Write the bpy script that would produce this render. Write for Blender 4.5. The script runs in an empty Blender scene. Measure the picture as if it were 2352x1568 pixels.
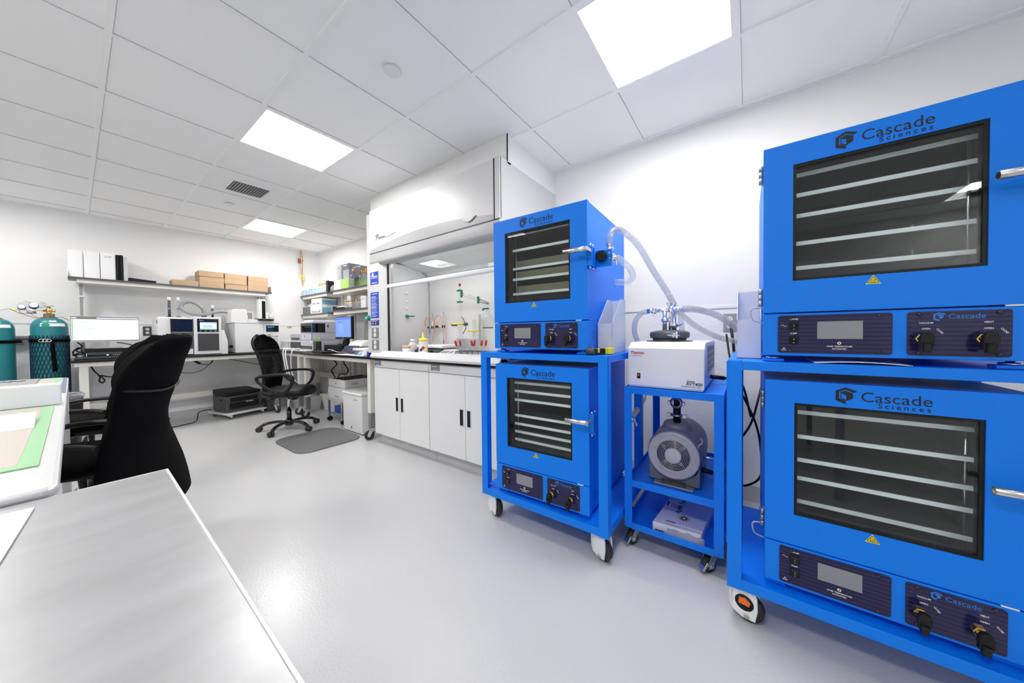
import bpy, bmesh, math, random
from mathutils import Vector, Matrix
random.seed(7)
S = bpy.context.scene
COL = S.collection
PI = math.pi

# ---------------------------------------------------------------- camera
F_PX, CX, CY, W_PX, H_PX = 735.98, 1183.04, 778.35, 2352.0, 1568.0
YAW, PITCH, ROLL = math.radians(54.097), math.radians(-1.037), math.radians(-0.567)
fw = Vector((math.sin(YAW) * math.cos(PITCH), math.cos(YAW) * math.cos(PITCH), math.sin(PITCH)))
r0 = Vector((math.cos(YAW), -math.sin(YAW), 0.0))
u0 = r0.cross(fw)
rt = r0 * math.cos(ROLL) + u0 * math.sin(ROLL)
up = u0 * math.cos(ROLL) - r0 * math.sin(ROLL)
cam = bpy.data.cameras.new('camera')
camo = bpy.data.objects.new('camera', cam)
COL.objects.link(camo)
mw = Matrix((rt, up, -fw)).transposed().to_4x4()
mw.translation = Vector((0, 0, 1.12))
camo.matrix_world = mw
cam.sensor_width = 36.0
cam.lens = F_PX / W_PX * 36.0
cam.shift_x = (W_PX / 2 - CX) / W_PX
cam.shift_y = (CY - H_PX / 2) / W_PX
cam.clip_start = 0.02
S.camera = camo

# ---------------------------------------------------------------- world, exposure
wd = bpy.data.worlds.new('room_world')
S.world = wd
wd.use_nodes = True
wd.node_tree.nodes['Background'].inputs[0].default_value = (1, 1, 1, 1)
wd.node_tree.nodes['Background'].inputs[1].default_value = 0.05
S.view_settings.view_transform = 'Standard'
S.view_settings.look = 'None'
S.view_settings.gamma = 1.0
S.view_settings.exposure = 2.2
S.view_settings.use_curve_mapping = False
S.cycles.max_bounces = 16
S.cycles.diffuse_bounces = 12
S.cycles.glossy_bounces = 5
S.cycles.transparent_max_bounces = 24
S.cycles.caustics_reflective = False
S.cycles.caustics_refractive = False
S.cycles.sample_clamp_indirect = 6.0
LAMP_E = 9.0      # emission of the ceiling lamp lenses

# ---------------------------------------------------------------- materials
MATS = {}

def nodes_of(name):
    m = bpy.data.materials.new(name)
    m.use_nodes = True
    nt = m.node_tree
    return m, nt, nt.nodes['Principled BSDF']

def mat(name, col, rough=0.5, metal=0.0, spec=0.5, bump=0.0, bscale=200.0, coat=0.0, emit=None, estr=0.0, vary=0.0, vscale=6.0, stretch=None):
    """plain procedural surface: colour with slight noise variation and optional fine bump"""
    if name in MATS:
        return MATS[name]
    m, nt, p = nodes_of(name)
    c4 = (col[0], col[1], col[2], 1)
    p.inputs['Base Color'].default_value = c4
    p.inputs['Roughness'].default_value = rough
    p.inputs['Metallic'].default_value = metal
    p.inputs['Specular IOR Level'].default_value = spec
    if coat:
        p.inputs['Coat Weight'].default_value = coat
        p.inputs['Coat Roughness'].default_value = 0.05
    tc = None
    if bump or vary:
        tc = nt.nodes.new('ShaderNodeTexCoord')
        src = tc.outputs['Object']
        if stretch:
            mp = nt.nodes.new('ShaderNodeMapping')
            mp.inputs['Scale'].default_value = stretch
            nt.links.new(src, mp.inputs[0])
            src = mp.outputs[0]
    if vary:
        nz = nt.nodes.new('ShaderNodeTexNoise')
        nz.inputs['Scale'].default_value = vscale
        nz.inputs['Detail'].default_value = 4
        nt.links.new(src, nz.inputs['Vector'])
        mx = nt.nodes.new('ShaderNodeMix')
        mx.data_type = 'RGBA'
        mx.inputs[6].default_value = tuple(max(0, v * (1 - vary)) for v in col) + (1,)
        mx.inputs[7].default_value = tuple(min(1, v * (1 + vary)) for v in col) + (1,)
        nt.links.new(nz.outputs[0], mx.inputs[0])
        nt.links.new(mx.outputs[2], p.inputs['Base Color'])
    if bump:
        nb = nt.nodes.new('ShaderNodeTexNoise')
        nb.inputs['Scale'].default_value = bscale
        nt.links.new(src, nb.inputs['Vector'])
        bp = nt.nodes.new('ShaderNodeBump')
        bp.inputs['Strength'].default_value = bump
        bp.inputs['Distance'].default_value = 0.002
        nt.links.new(nb.outputs[0], bp.inputs['Height'])
        nt.links.new(bp.outputs[0], p.inputs['Normal'])
    if emit:
        p.inputs['Emission Color'].default_value = (emit[0], emit[1], emit[2], 1)
        p.inputs['Emission Strength'].default_value = estr
    MATS[name] = m
    return m

def clear(name, tint, haze=0.0, hcol=(1, 1, 1), rough=0.0, ior=1.5):
    """thin clear sheet: straight-through light, mirror gloss by fresnel, optional milky haze"""
    if name in MATS:
        return MATS[name]
    m = bpy.data.materials.new(name)
    m.use_nodes = True
    nt = m.node_tree
    nt.nodes.clear()
    out = nt.nodes.new('ShaderNodeOutputMaterial')
    tr = nt.nodes.new('ShaderNodeBsdfTransparent')
    tr.inputs[0].default_value = tuple(tint) + (1,)
    gl = nt.nodes.new('ShaderNodeBsdfGlossy')
    gl.inputs['Roughness'].default_value = rough
    lw = nt.nodes.new('ShaderNodeLayerWeight')
    lw.inputs[0].default_value = .5
    pw = nt.nodes.new('ShaderNodeMath')
    pw.operation = 'POWER'
    pw.inputs[1].default_value = 5
    nt.links.new(lw.outputs['Facing'], pw.inputs[0])
    fr = nt.nodes.new('ShaderNodeMath')
    fr.operation = 'MULTIPLY_ADD'
    r0_ = ((ior - 1) / (ior + 1)) ** 2
    fr.inputs[1].default_value = 1 - r0_
    fr.inputs[2].default_value = r0_
    nt.links.new(pw.outputs[0], fr.inputs[0])
    last = tr
    if haze:
        df = nt.nodes.new('ShaderNodeBsdfDiffuse')
        df.inputs[0].default_value = tuple(hcol) + (1,)
        tl = nt.nodes.new('ShaderNodeBsdfTranslucent')
        tl.inputs[0].default_value = tuple(hcol) + (1,)
        m0 = nt.nodes.new('ShaderNodeMixShader')
        nt.links.new(df.outputs[0], m0.inputs[1])
        nt.links.new(tl.outputs[0], m0.inputs[2])
        m1 = nt.nodes.new('ShaderNodeMixShader')
        m1.inputs[0].default_value = haze
        nt.links.new(tr.outputs[0], m1.inputs[1])
        nt.links.new(m0.outputs[0], m1.inputs[2])
        last = m1
    mx = nt.nodes.new('ShaderNodeMixShader')
    nt.links.new(fr.outputs[0], mx.inputs[0])
    nt.links.new(last.outputs[0], mx.inputs[1])
    nt.links.new(gl.outputs[0], mx.inputs[2])
    nt.links.new(mx.outputs[0], out.inputs[0])
    MATS[name] = m
    return m

def glow(name, col, strength):
    if name in MATS:
        return MATS[name]
    m, nt, p = nodes_of(name)
    p.inputs['Base Color'].default_value = (.8, .8, .8, 1) if strength > 1.5 else (.03, .03, .03, 1)
    p.inputs['Emission Color'].default_value = tuple(col) + (1,)
    p.inputs['Emission Strength'].default_value = strength
    MATS[name] = m
    return m

WALL = mat('wall_paint', (.85, .85, .85), .6, bump=.12, bscale=90)
FRP = mat('wall_panel_embossed', (.90, .90, .905), .5, bump=.9, bscale=70)
TILE = mat('ceiling_tile', (.93, .93, .93), .9, bump=.1, bscale=300, vary=.012, vscale=3)
TBAR = mat('ceiling_grid_metal', (.92, .92, .92), .5, vary=.01)
GAP = mat('dark_gap', (.05, .05, .05), .9, vary=.1)
WHITE = mat('white_enamel', (.82, .82, .83), .35, vary=.01)
WHITE2 = mat('white_plastic', (.84, .84, .85), .4, vary=.01)
HOODW = mat('hood_white_coat', (.62, .62, .625), .38, coat=.0, vary=.01)
HOODG = mat('hood_grey_trim', (.40, .40, .41), .35, vary=.02)
LINER = mat('hood_liner', (.72, .72, .73), .35, vary=.02)
CABG = mat('cabinet_grey', (.78, .78, .785), .38, vary=.012)
CREAM = mat('bench_cream_metal', (.78, .75, .69), .4, vary=.015)
BLKTOP = mat('black_bench_top', (.012, .012, .014), .22, vary=.2, vscale=20)
SHELFTOP = mat('charcoal_shelf_top', (.09, .09, .10), .4, vary=.1)
STEELG = mat('grey_steel', (.42, .42, .43), .35, metal=.8, vary=.08)
CHROME = mat('chrome', (.82, .82, .83), .20, metal=1.0, vary=.02)
SATIN = mat('satin_steel', (.72, .71, .70), .28, metal=1.0, vary=.06, vscale=40)
GALV = mat('zinc_plate', (.62, .64, .66), .25, metal=1.0, vary=.2, vscale=60)
BLUE = mat('blue_powder_coat', (.0, .205, .86), .45, spec=.3, bump=.05, bscale=500, vary=.01)
NAVYP = mat('navy_panel', (.014, .014, .07), .14, spec=.35)
BLACK = mat('black_plastic', (.008, .008, .009), .45, spec=.3, vary=.15)
BLACKG = mat('black_gloss', (.008, .008, .010), .08, coat=.4, vary=.1)
RUBBER = mat('black_rubber', (.02, .02, .02), .6, vary=.2)
BLKFAB = mat('black_mesh_fabric', (.0025, .0025, .003), .9, spec=.08, bump=.3, bscale=400)
BLKLEA = mat('black_leatherette', (.006, .006, .007), .5, spec=.22, bump=.2, bscale=120)
DGREY = mat('dark_grey_plastic', (.07, .07, .075), .45, vary=.1)
MGREY = mat('mid_grey_plastic', (.22, .22, .23), .45, vary=.06)
LGREY = mat('light_grey_plastic', (.55, .55, .57), .45, vary=.03)
PUMPG = mat('pump_grey_paint', (.20, .205, .23), .42, vary=.05)
PUMPL = mat('pump_light_grey', (.46, .46, .49), .4, vary=.04)
INST = mat('instrument_white', (.82, .82, .825), .38, vary=.01)
INSTL = mat('instrument_lilac', (.70, .70, .80), .38, vary=.01)
KRAFT = mat('kraft_cardboard', (.50, .345, .21), .8, vary=.05, vscale=14)
BRASS = mat('brass', (.80, .58, .18), .22, metal=1.0, vary=.05)
COPPER = mat('copper_pipe', (.72, .36, .20), .25, metal=1.0, vary=.1, vscale=30)
TEAL = mat('teal_cylinder_paint', (.018, .20, .23), .38, vary=.12, vscale=5)
TEALD = mat('worn_brown_neck', (.12, .085, .055), .6, vary=.4, vscale=40)
NET = mat('net_sleeve_dark', (.004, .035, .07), .6, vary=.1)
PAPER = mat('white_paper', (.86, .86, .86), .7, vary=.01)
YELLOW = mat('yellow_plastic', (.86, .72, .03), .4, vary=.03)
YELLOWT = mat('yellow_tag', (.90, .80, .05), .5, vary=.03)
ORANGE = mat('orange_cap', (.90, .38, .02), .4, vary=.03)
ORNG2 = mat('orange_clamp', (.85, .17, .02), .4, vary=.03)
RED = mat('red_rubber', (.50, .01, .02), .4, vary=.05)
GREENC = mat('green_clip', (.0, .13, .06), .4, vary=.05)
GREENV = mat('green_valve', (.0, .26, .17), .35, vary=.05)
GREENB = mat('green_carton', (.38, .75, .12), .5, vary=.03)
GREENS = mat('green_border_print', (.30, .60, .29), .3, vary=.04)
BEIGE = mat('beige_silicone', (.56, .49, .43), .35, vary=.02)
PURPLE = mat('purple_carton', (.075, .05, .14), .5, vary=.06)
SLATE = mat('slate_carton', (.10, .115, .16), .5, vary=.06)
SILVER = mat('silver_carton', (.33, .335, .35), .35, vary=.04)
SKY = mat('pale_blue_carton', (.36, .58, .76), .5, vary=.03)
SKY2 = mat('blue_carton_side', (.22, .47, .66), .5, vary=.05)
STICK = mat('blue_sticker', (.006, .06, .48), .35, vary=.05)
STICKD = mat('navy_sticker', (.012, .018, .20), .35, vary=.05)
INK = mat('black_ink', (.006, .006, .01), .5, vary=.1)
WINK = mat('white_ink', (.85, .85, .85), .5, vary=.01)
BINK = mat('blue_ink', (.01, .19, .68), .4, vary=.05)
RINK = mat('red_ink', (.55, .01, .015), .5, vary=.05)
MATM = mat('grey_floor_mat', (.145, .145, .15), .5, bump=.3, bscale=60, vary=.12, vscale=5)
SS = mat('stainless_top', (.46, .46, .47), .34, metal=.6, vary=.20, vscale=9, stretch=(1, 2.6, 1))
SS2 = mat('stainless_bright', (.70, .70, .705), .38, metal=.35, vary=.06, vscale=4)
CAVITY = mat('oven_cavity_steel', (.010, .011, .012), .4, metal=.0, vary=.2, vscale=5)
SHELFA = mat('aluminium_shelf', (.93, .95, .95), .4, metal=.0, vary=.04)
GLASSD = clear('oven_door_glass', (.94, .97, .97))
SHELFD = mat('shaded_shelf_plate', (.06, .065, .065), .45, metal=.2, vary=.1)  # shelf plates coloured dark as if shaded, behind the pale front lips
OVTOP = mat('unseen_grey_panel', (.55, .55, .56), .4, metal=.2, vary=.03)  # unseen oven tops and backs made grey so less blue bounces to the ceiling
GLASSC = clear('clear_glass', (.95, .96, .96), haze=.08, hcol=(.85, .85, .87), ior=1.42)
GLASSW = clear('sash_glass', (.95, .97, .97))
TUBEC = clear('clear_hose_vinyl', (.88, .90, .92), haze=.22, hcol=(.97, .97, .97), rough=.08)
MILKY = clear('milky_plastic', (.95, .95, .97), haze=.90, hcol=(.95, .95, .96), rough=.3)
POLY = clear('clear_bag', (.95, .95, .97), haze=.3, hcol=(.8, .8, .85), rough=.2)
GREYHOSE = mat('grey_duct_hose', (.30, .30, .31), .35, vary=.06, vscale=60)
LENS = glow('lamp_lens', (1, .985, .955), LAMP_E)
WING = mat('lamp_reflector_glow', (.92, .92, .92), .5, vary=.01, emit=(1, 1, 1), estr=.7)  # white reflector with a glow added, standing in for light from the lens
SCR_W = glow('screen_white', (.92, .97, 1.0), 0.230)
SCR_B = glow('screen_blue', (.20, .36, .92), 0.230)
SCR_C = glow('screen_cyan', (.0, .55, .75), 0.270)
SCR_G = glow('screen_green', (.25, .75, .45), 0.216)
SCR_L = glow('screen_pale_blue', (.45, .68, .95), 0.243)
SCR_GREY = mat('unlit_screen_grey', (.25, .25, .28), .12, coat=.3, vary=.03)

# navy control panel film: fine curved stripes printed across it
def navy_film():
    m = MATS['navy_panel']
    nt = m.node_tree
    p = nt.nodes['Principled BSDF']
    tc = nt.nodes.new('ShaderNodeTexCoord')
    wv = nt.nodes.new('ShaderNodeTexWave')
    wv.bands_direction = 'Z'
    wv.inputs['Scale'].default_value = 24
    wv.inputs['Distortion'].default_value = 1.6
    wv.inputs['Detail'].default_value = 0
    wv.inputs['Detail Scale'].default_value = .06
    nt.links.new(tc.outputs['Object'], wv.inputs['Vector'])
    cr = nt.nodes.new('ShaderNodeValToRGB')
    cr.color_ramp.elements[0].position = .35
    cr.color_ramp.elements[0].color = (.010, .010, .052, 1)
    cr.color_ramp.elements[1].position = .75
    cr.color_ramp.elements[1].color = (.024, .020, .090, 1)
    nt.links.new(wv.outputs[1], cr.inputs[0])
    nt.links.new(cr.outputs[0], p.inputs['Base Color'])
navy_film()

def floor_mat():
    m, nt, p = nodes_of('epoxy_floor')
    tc = nt.nodes.new('ShaderNodeTexCoord')
    n1 = nt.nodes.new('ShaderNodeTexNoise')
    n1.inputs['Scale'].default_value = .8
    n1.inputs['Detail'].default_value = 3
    nt.links.new(tc.outputs['Object'], n1.inputs['Vector'])
    mx = nt.nodes.new('ShaderNodeMix')
    mx.data_type = 'RGBA'
    mx.inputs[6].default_value = (.55, .55, .553, 1)
    mx.inputs[7].default_value = (.59, .59, .59, 1)
    nt.links.new(n1.outputs[0], mx.inputs[0])
    nt.links.new(mx.outputs[2], p.inputs['Base Color'])
    p.inputs['Roughness'].default_value = .25
    n2 = nt.nodes.new('ShaderNodeTexNoise')
    n2.inputs['Scale'].default_value = 95
    n2.inputs['Detail'].default_value = 2
    nt.links.new(tc.outputs['Object'], n2.inputs['Vector'])
    bp = nt.nodes.new('ShaderNodeBump')
    bp.inputs['Strength'].default_value = .35
    bp.inputs['Distance'].default_value = .0015
    nt.links.new(n2.outputs[0], bp.inputs['Height'])
    nt.links.new(bp.outputs[0], p.inputs['Normal'])
    return m
FLOOR = floor_mat()

# see-through woven mesh of the chair backs: tiny open cells
def open_mesh(name, scale, openness):
    m, nt, p = nodes_of(name)
    p.inputs['Base Color'].default_value = (.003, .003, .0035, 1)
    p.inputs['Roughness'].default_value = .85
    p.inputs['Specular IOR Level'].default_value = .15
    tc = nt.nodes.new('ShaderNodeTexCoord')
    vo = nt.nodes.new('ShaderNodeTexVoronoi')
    vo.inputs['Scale'].default_value = scale
    nt.links.new(tc.outputs['Object'], vo.inputs['Vector'])
    lt = nt.nodes.new('ShaderNodeMath')
    lt.operation = 'GREATER_THAN'
    lt.inputs[1].default_value = openness
    nt.links.new(vo.outputs['Distance'], lt.inputs[0])
    nt.links.new(lt.outputs[0], p.inputs['Alpha'])
    MATS[name] = m
    return m
OPENM = open_mesh('open_black_mesh', 320, .20)
# ---------------------------------------------------------------- building helpers
class MB:
    """collects shapes; build() links them as ONE mesh object"""
    def __init__(self):
        self.b = bmesh.new()
        self.mats = []
        self.cur = 0
    def use(self, m):
        if not self.mats and len(self.b.faces):
            self.mats.append(None)
        if m not in self.mats:
            self.mats.append(m)
        self.cur = self.mats.index(m)
        return self
    def _tag(self, faces, smooth=False):
        for f in faces:
            f.material_index = self.cur
            f.smooth = smooth
    def hexa(self, p, bevel=0, seg=2):
        vs = [self.b.verts.new(q) for q in p]
        fs = []
        for idx in ((0, 3, 2, 1), (4, 5, 6, 7), (0, 1, 5, 4), (1, 2, 6, 5), (2, 3, 7, 6), (3, 0, 4, 7)):
            fs.append(self.b.faces.new([vs[i] for i in idx]))
        self._tag(fs)
        if bevel:
            es = list({e for f in fs for e in f.edges})
            r = bmesh.ops.bevel(self.b, geom=es, offset=bevel, segments=seg, profile=.5, affect='EDGES', clamp_overlap=True)
            self._tag(r['faces'])
        return self
    def box(self, x0, x1, y0, y1, z0, z1, bevel=0, seg=2):
        x0, x1 = min(x0, x1), max(x0, x1)
        y0, y1 = min(y0, y1), max(y0, y1)
        z0, z1 = min(z0, z1), max(z0, z1)
        return self.hexa([(x0, y0, z0), (x1, y0, z0), (x1, y1, z0), (x0, y1, z0), (x0, y0, z1), (x1, y0, z1), (x1, y1, z1), (x0, y1, z1)], bevel, seg)
    def prism(self, poly, axis, a0, a1, bevel=0, smooth=False, seg=2):
        """poly = 2-D outline in the other two axes (in x,y,z order), extruded along axis"""
        def P(q, a):
            return {'x': (a, q[0], q[1]), 'y': (q[0], a, q[1]), 'z': (q[0], q[1], a)}[axis]
        A = [self.b.verts.new(P(q, a0)) for q in poly]
        B = [self.b.verts.new(P(q, a1)) for q in poly]
        n = len(poly)
        fs = [self.b.faces.new(A[::-1]), self.b.faces.new(B)]
        sd = [self.b.faces.new((A[i], A[(i + 1) % n], B[(i + 1) % n], B[i])) for i in range(n)]
        self._tag(fs)
        self._tag(sd, smooth)
        if bevel:
            es = [e for f in fs for e in f.edges]
            r = bmesh.ops.bevel(self.b, geom=es, offset=bevel, segments=seg, profile=.5, affect='EDGES', clamp_overlap=True)
            self._tag(r['faces'])
        return self
    def lathe(self, prof, c=(0, 0, 0), axis='z', seg=24, smooth=True, caps=True):
        """prof = [(radius, height)...] turned about an axis through c"""
        c = Vector(c)
        rings = []
        for r, h in prof:
            ring = []
            for i in range(seg):
                a = 2 * PI * i / seg
                u, v = r * math.cos(a), r * math.sin(a)
                d = {'z': (u, v, h), 'x': (h, u, v), 'y': (u, h, v)}[axis]
                ring.append(self.b.verts.new(c + Vector(d)))
            rings.append(ring)
        fs = []
        for k in range(len(rings) - 1):
            for i in range(seg):
                j = (i + 1) % seg
                fs.append(self.b.faces.new((rings[k][i], rings[k][j], rings[k + 1][j], rings[k + 1][i])))
        self._tag(fs, smooth)
        if caps:
            self._tag([self.b.faces.new(rings[0][::-1]), self.b.faces.new(rings[-1])])
        return self
    def cyl(self, p0, p1, r, r1=None, seg=16, smooth=True):
        return self.tube([p0, p1], r, seg, r1=r1)
    def tube(self, pts, r, seg=8, caps=True, r1=None, radii=None, flat=None, smooth=True):
        """round (or flattened) bar along a polyline"""
        pts = [Vector(p) for p in pts]
        n = len(pts)
        if radii is None:
            radii = [r + (0 if r1 is None else (r1 - r) * i / (n - 1)) for i in range(n)]
        T = []
        for i in range(n):
            a = pts[max(0, i - 1)]
            b = pts[min(n - 1, i + 1)]
            d = (b - a)
            T.append(d.normalized() if d.length > 1e-9 else Vector((0, 0, 1)))
        nrm = Vector((0, 0, 1)) if abs(T[0].z) < .9 else Vector((1, 0, 0))
        rings = []
        for i in range(n):
            nrm = (nrm - T[i] * nrm.dot(T[i]))
            if nrm.length < 1e-6:
                nrm = T[i].orthogonal()
            nrm.normalize()
            bn = T[i].cross(nrm)
            fx, fy = (1, 1) if flat is None else flat
            rings.append([self.b.verts.new(pts[i] + (nrm * math.cos(2 * PI * k / seg) * fx + bn * math.sin(2 * PI * k / seg) * fy) * radii[i]) for k in range(seg)])
        fs = []
        for k in range(n - 1):
            for i in range(seg):
                j = (i + 1) % seg
                fs.append(self.b.faces.new((rings[k][i], rings[k][j], rings[k + 1][j], rings[k + 1][i])))
        self._tag(fs, smooth)
        if caps:
            self._tag([self.b.faces.new(rings[0][::-1]), self.b.faces.new(rings[-1])])
        return self
    def ball(self, c, r, sx=1, sy=1, sz=1, seg=16):
        n = seg // 2
        prof = [(r * math.sin(PI * (i + .001) / (n + .002)), -r * math.cos(PI * (i + .001) / (n + .002))) for i in range(n + 1)]
        s0 = len(self.b.verts)
        self.lathe(prof, (0, 0, 0), 'z', seg)
        self.b.verts.ensure_lookup_table()
        for v in self.b.verts[s0:]:
            v.co = Vector((v.co.x * sx, v.co.y * sy, v.co.z * sz)) + Vector(c)
        return self
    def grid(self, fn, nu, nv, smooth=True, closed_u=False):
        """surface fn(u,v) -> point, u,v in 0..1"""
        vs = [[self.b.verts.new(fn(i / nu, j / nv)) for j in range(nv + 1)] for i in range(nu + (0 if closed_u else 1))]
        fs = []
        m = len(vs)
        for i in range(nu if closed_u else nu):
            a, b = vs[i], vs[(i + 1) % m]
            for j in range(nv):
                fs.append(self.b.faces.new((a[j], b[j], b[j + 1], a[j + 1])))
        self._tag(fs, smooth)
        return self
    def quad(self, *p):
        self._tag([self.b.faces.new([self.b.verts.new(q) for q in p])])
        return self
    def mark(self):
        return len(self.b.verts)
    def xform(self, start, M):
        self.b.verts.ensure_lookup_table()
        for v in self.b.verts[start:]:
            v.co = M @ v.co
        return self
    def mesh_from(self, me, M):
        s = len(self.b.verts)
        f0 = len(self.b.faces)
        self.b.from_mesh(me)
        self.b.faces.ensure_lookup_table()
        self._tag(self.b.faces[f0:])
        return self.xform(s, M)
    def text(self, s, size, M, align='LEFT', spacing=1.0, shear=0.0, bold=0.0, depth=.0004):
        me = text_mesh(s, align, spacing, shear, bold, depth / size)
        return self.mesh_from(me, M @ Matrix.Scale(size, 4))
    def build(self, name, m=None, parent=None, bevel=0, solid=0, subd=0):
        me = bpy.data.meshes.new(name)
        off = Vector((0, 0, 0))
        q = parent
        while q is not None:
            off += Vector(q.location)
            q = q.parent
        if off.length:
            for v in self.b.verts:
                v.co -= off
        bmesh.ops.recalc_face_normals(self.b, faces=self.b.faces[:])
        self.b.to_mesh(me)
        self.b.free()
        for k in (self.mats if self.mats else [m]):
            me.materials.append(m if k is None else k)
        o = bpy.data.objects.new(name, me)
        COL.objects.link(o)
        if parent is not None:
            o.parent = parent
        if bevel:
            md = o.modifiers.new('bevel', 'BEVEL')
            md.width = bevel
            md.segments = 2
            md.limit_method = 'ANGLE'
            md.angle_limit = math.radians(50)
        if solid:
            md = o.modifiers.new('solid', 'SOLIDIFY')
            md.thickness = solid
            md.offset = 0
        if subd:
            md = o.modifiers.new('sub', 'SUBSURF')
            md.levels = subd
            md.render_levels = subd
        return o

TXT = {}
def text_mesh(s, align, spacing, shear, bold, depth):
    k = (s, align, spacing, shear, bold, round(depth, 4))
    if k in TXT:
        return TXT[k]
    cu = bpy.data.curves.new('lettering', 'FONT')
    cu.body = s
    cu.align_x = align
    cu.space_character = spacing
    cu.shear = shear
    cu.offset = bold
    cu.extrude = depth
    cu.resolution_u = 3
    o = bpy.data.objects.new('lettering', cu)
    COL.objects.link(o)
    bpy.context.view_layer.update()
    me = bpy.data.meshes.new_from_object(o.evaluated_get(bpy.context.evaluated_depsgraph_get()))
    bpy.data.objects.remove(o)
    TXT[k] = me
    return me

def face_m(origin, facing, roll=0.0):
    """matrix for lettering: text x runs to the reader's right, y up, on a surface facing a direction"""
    f = Vector(facing).normalized()
    upv = Vector((0, 0, 1)) if abs(f.z) < .9 else Vector((0, 1, 0))
    right = upv.cross(f).normalized()
    u = f.cross(right)
    M = Matrix((right, u, f)).transposed().to_4x4()
    M = Matrix.Translation(Vector(origin)) @ M @ Matrix.Rotation(roll, 4, 'Z')
    return M

def tag(o, label, cat, group=None, kind=None):
    o['label'] = label
    o['category'] = cat
    if group:
        o['group'] = group
    if kind:
        o['kind'] = kind
    return o

def thing(name, label, cat, loc=(0, 0, 0), group=None):
    o = bpy.data.objects.new(name, None)
    o.empty_display_size = .05
    COL.objects.link(o)
    o.location = loc
    tag(o, label, cat, group)
    return o

def solo(mb, name, m, label, cat, loc=None, group=None, **kw):
    """a thing that is one mesh, its origin moved to loc"""
    o = mb.build(name, m, None, **kw)
    if loc is not None:
        d = Vector(loc)
        o.data.transform(Matrix.Translation(-d))
        o.location = d
    return tag(o, label, cat, group)

def struct(mb, name, m, parent=None, **kw):
    o = mb.build(name, m, parent, **kw)
    if parent is None:
        o['kind'] = 'structure'
    return o

def kids(o):
    return [c for c in bpy.data.objects if c.parent == o]

def dup(root, loc, rotz=None, label=None, group=None):
    """copy of a thing with copies of its parts and sub-parts"""
    r = root.copy()
    COL.objects.link(r)
    r.location = loc
    if rotz is not None:
        r.rotation_euler = (0, 0, rotz)
    if label:
        r['label'] = label
    if group:
        r['group'] = group
    for ch in kids(root):
        c = ch.copy()
        COL.objects.link(c)
        c.parent = r
        for g in kids(ch):
            d = g.copy()
            COL.objects.link(d)
            d.parent = c
    return r

def cat_curve(pts, n=10):
    """smooth curve through points (Catmull-Rom)"""
    P = [Vector(p) for p in pts]
    P = [P[0] * 2 - P[1]] + P + [P[-1] * 2 - P[-2]]
    out = []
    for i in range(1, len(P) - 2):
        for k in range(n):
            t = k / n
            a, b, c, d = P[i - 1], P[i], P[i + 1], P[i + 2]
            out.append(.5 * ((2 * b) + (c - a) * t + (2 * a - 5 * b + 4 * c - d) * t * t + (3 * b - a - 3 * c + d) * t ** 3))
    out.append(P[-2])
    return out

def coil(path, R, pitch, n_per=10):
    """helix wound around a path"""
    path = [Vector(p) for p in path]
    L = [0]
    for a, b in zip(path, path[1:]):
        L.append(L[-1] + (b - a).length)
    total = L[-1]
    N = max(8, int(total / pitch * n_per))
    out = []
    nrm = None
    for i in range(N + 1):
        s = total * i / N
        k = 0
        while k < len(L) - 2 and L[k + 1] < s:
            k += 1
        t = (s - L[k]) / max(1e-9, L[k + 1] - L[k])
        p = path[k].lerp(path[k + 1], t)
        T = (path[k + 1] - path[k]).normalized()
        if nrm is None:
            nrm = T.orthogonal().normalized()
        nrm = (nrm - T * nrm.dot(T)).normalized()
        bn = T.cross(nrm)
        a = 2 * PI * s / pitch
        out.append(p + (nrm * math.cos(a) + bn * math.sin(a)) * R)
    return out

def rrect(y0, y1, z0, z1, r, n=5):
    """rounded rectangle outline"""
    out = []
    for cx, cz, a0 in ((y1 - r, z1 - r, 0), (y0 + r, z1 - r, 90), (y0 + r, z0 + r, 180), (y1 - r, z0 + r, 270)):
        for k in range(n + 1):
            a = math.radians(a0 + 90 * k / n)
            out.append((cx + r * math.cos(a), cz + r * math.sin(a)))
    return out

def table(tab):
    """smooth curve through (position, value) pairs"""
    n = len(tab)
    m = []
    for i in range(n):
        a, b_ = tab[max(0, i - 1)], tab[min(n - 1, i + 1)]
        m.append((b_[1] - a[1]) / (b_[0] - a[0]))
    def f(x):
        if x <= tab[0][0]:
            return tab[0][1]
        for i in range(n - 1):
            (a, p), (b_, q) = tab[i], tab[i + 1]
            if x <= b_:
                h = b_ - a
                t = (x - a) / h
                return (2 * t ** 3 - 3 * t * t + 1) * p + (t ** 3 - 2 * t * t + t) * h * m[i] + (3 * t * t - 2 * t ** 3) * q + (t ** 3 - t * t) * h * m[i + 1]
        return tab[-1][1]
    return f
# ================================================================= THE ROOM
ZC = 2.575
XR = 2.606
def yback(x):
    return 6.318 - .038 * x
XL, YF = -3.4, -2.6
struct(MB().box(XL - .1, XR + .1, YF - .1, 6.6, -.06, 0), 'floor', FLOOR)

b = MB()
b.use(WALL).box(XR, XR + .1, YF, 6.5, 1.285, ZC + .02)
b.use(FRP).box(XR, XR + .1, YF, 6.5, 0, 1.285)
struct(b, 'wall_right', WALL)
b = MB()
for z0, z1, m in ((1.285, ZC + .02, WALL), (0, 1.285, FRP)):
    b.use(m).hexa([(XL, yback(XL), z0), (XR, yback(XR), z0), (XR, 6.58, z0), (XL, 6.58, z0), (XL, yback(XL), z1), (XR, yback(XR), z1), (XR, 6.58, z1), (XL, 6.58, z1)])
struct(b, 'wall_back', WALL)
struct(MB().box(XL - .1, XL, YF, 6.5, 0, ZC + .02), 'wall_left', WALL)
struct(MB().box(XL - .1, XR + .1, YF - .1, YF, 0, ZC + .02), 'wall_front', WALL)
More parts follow.
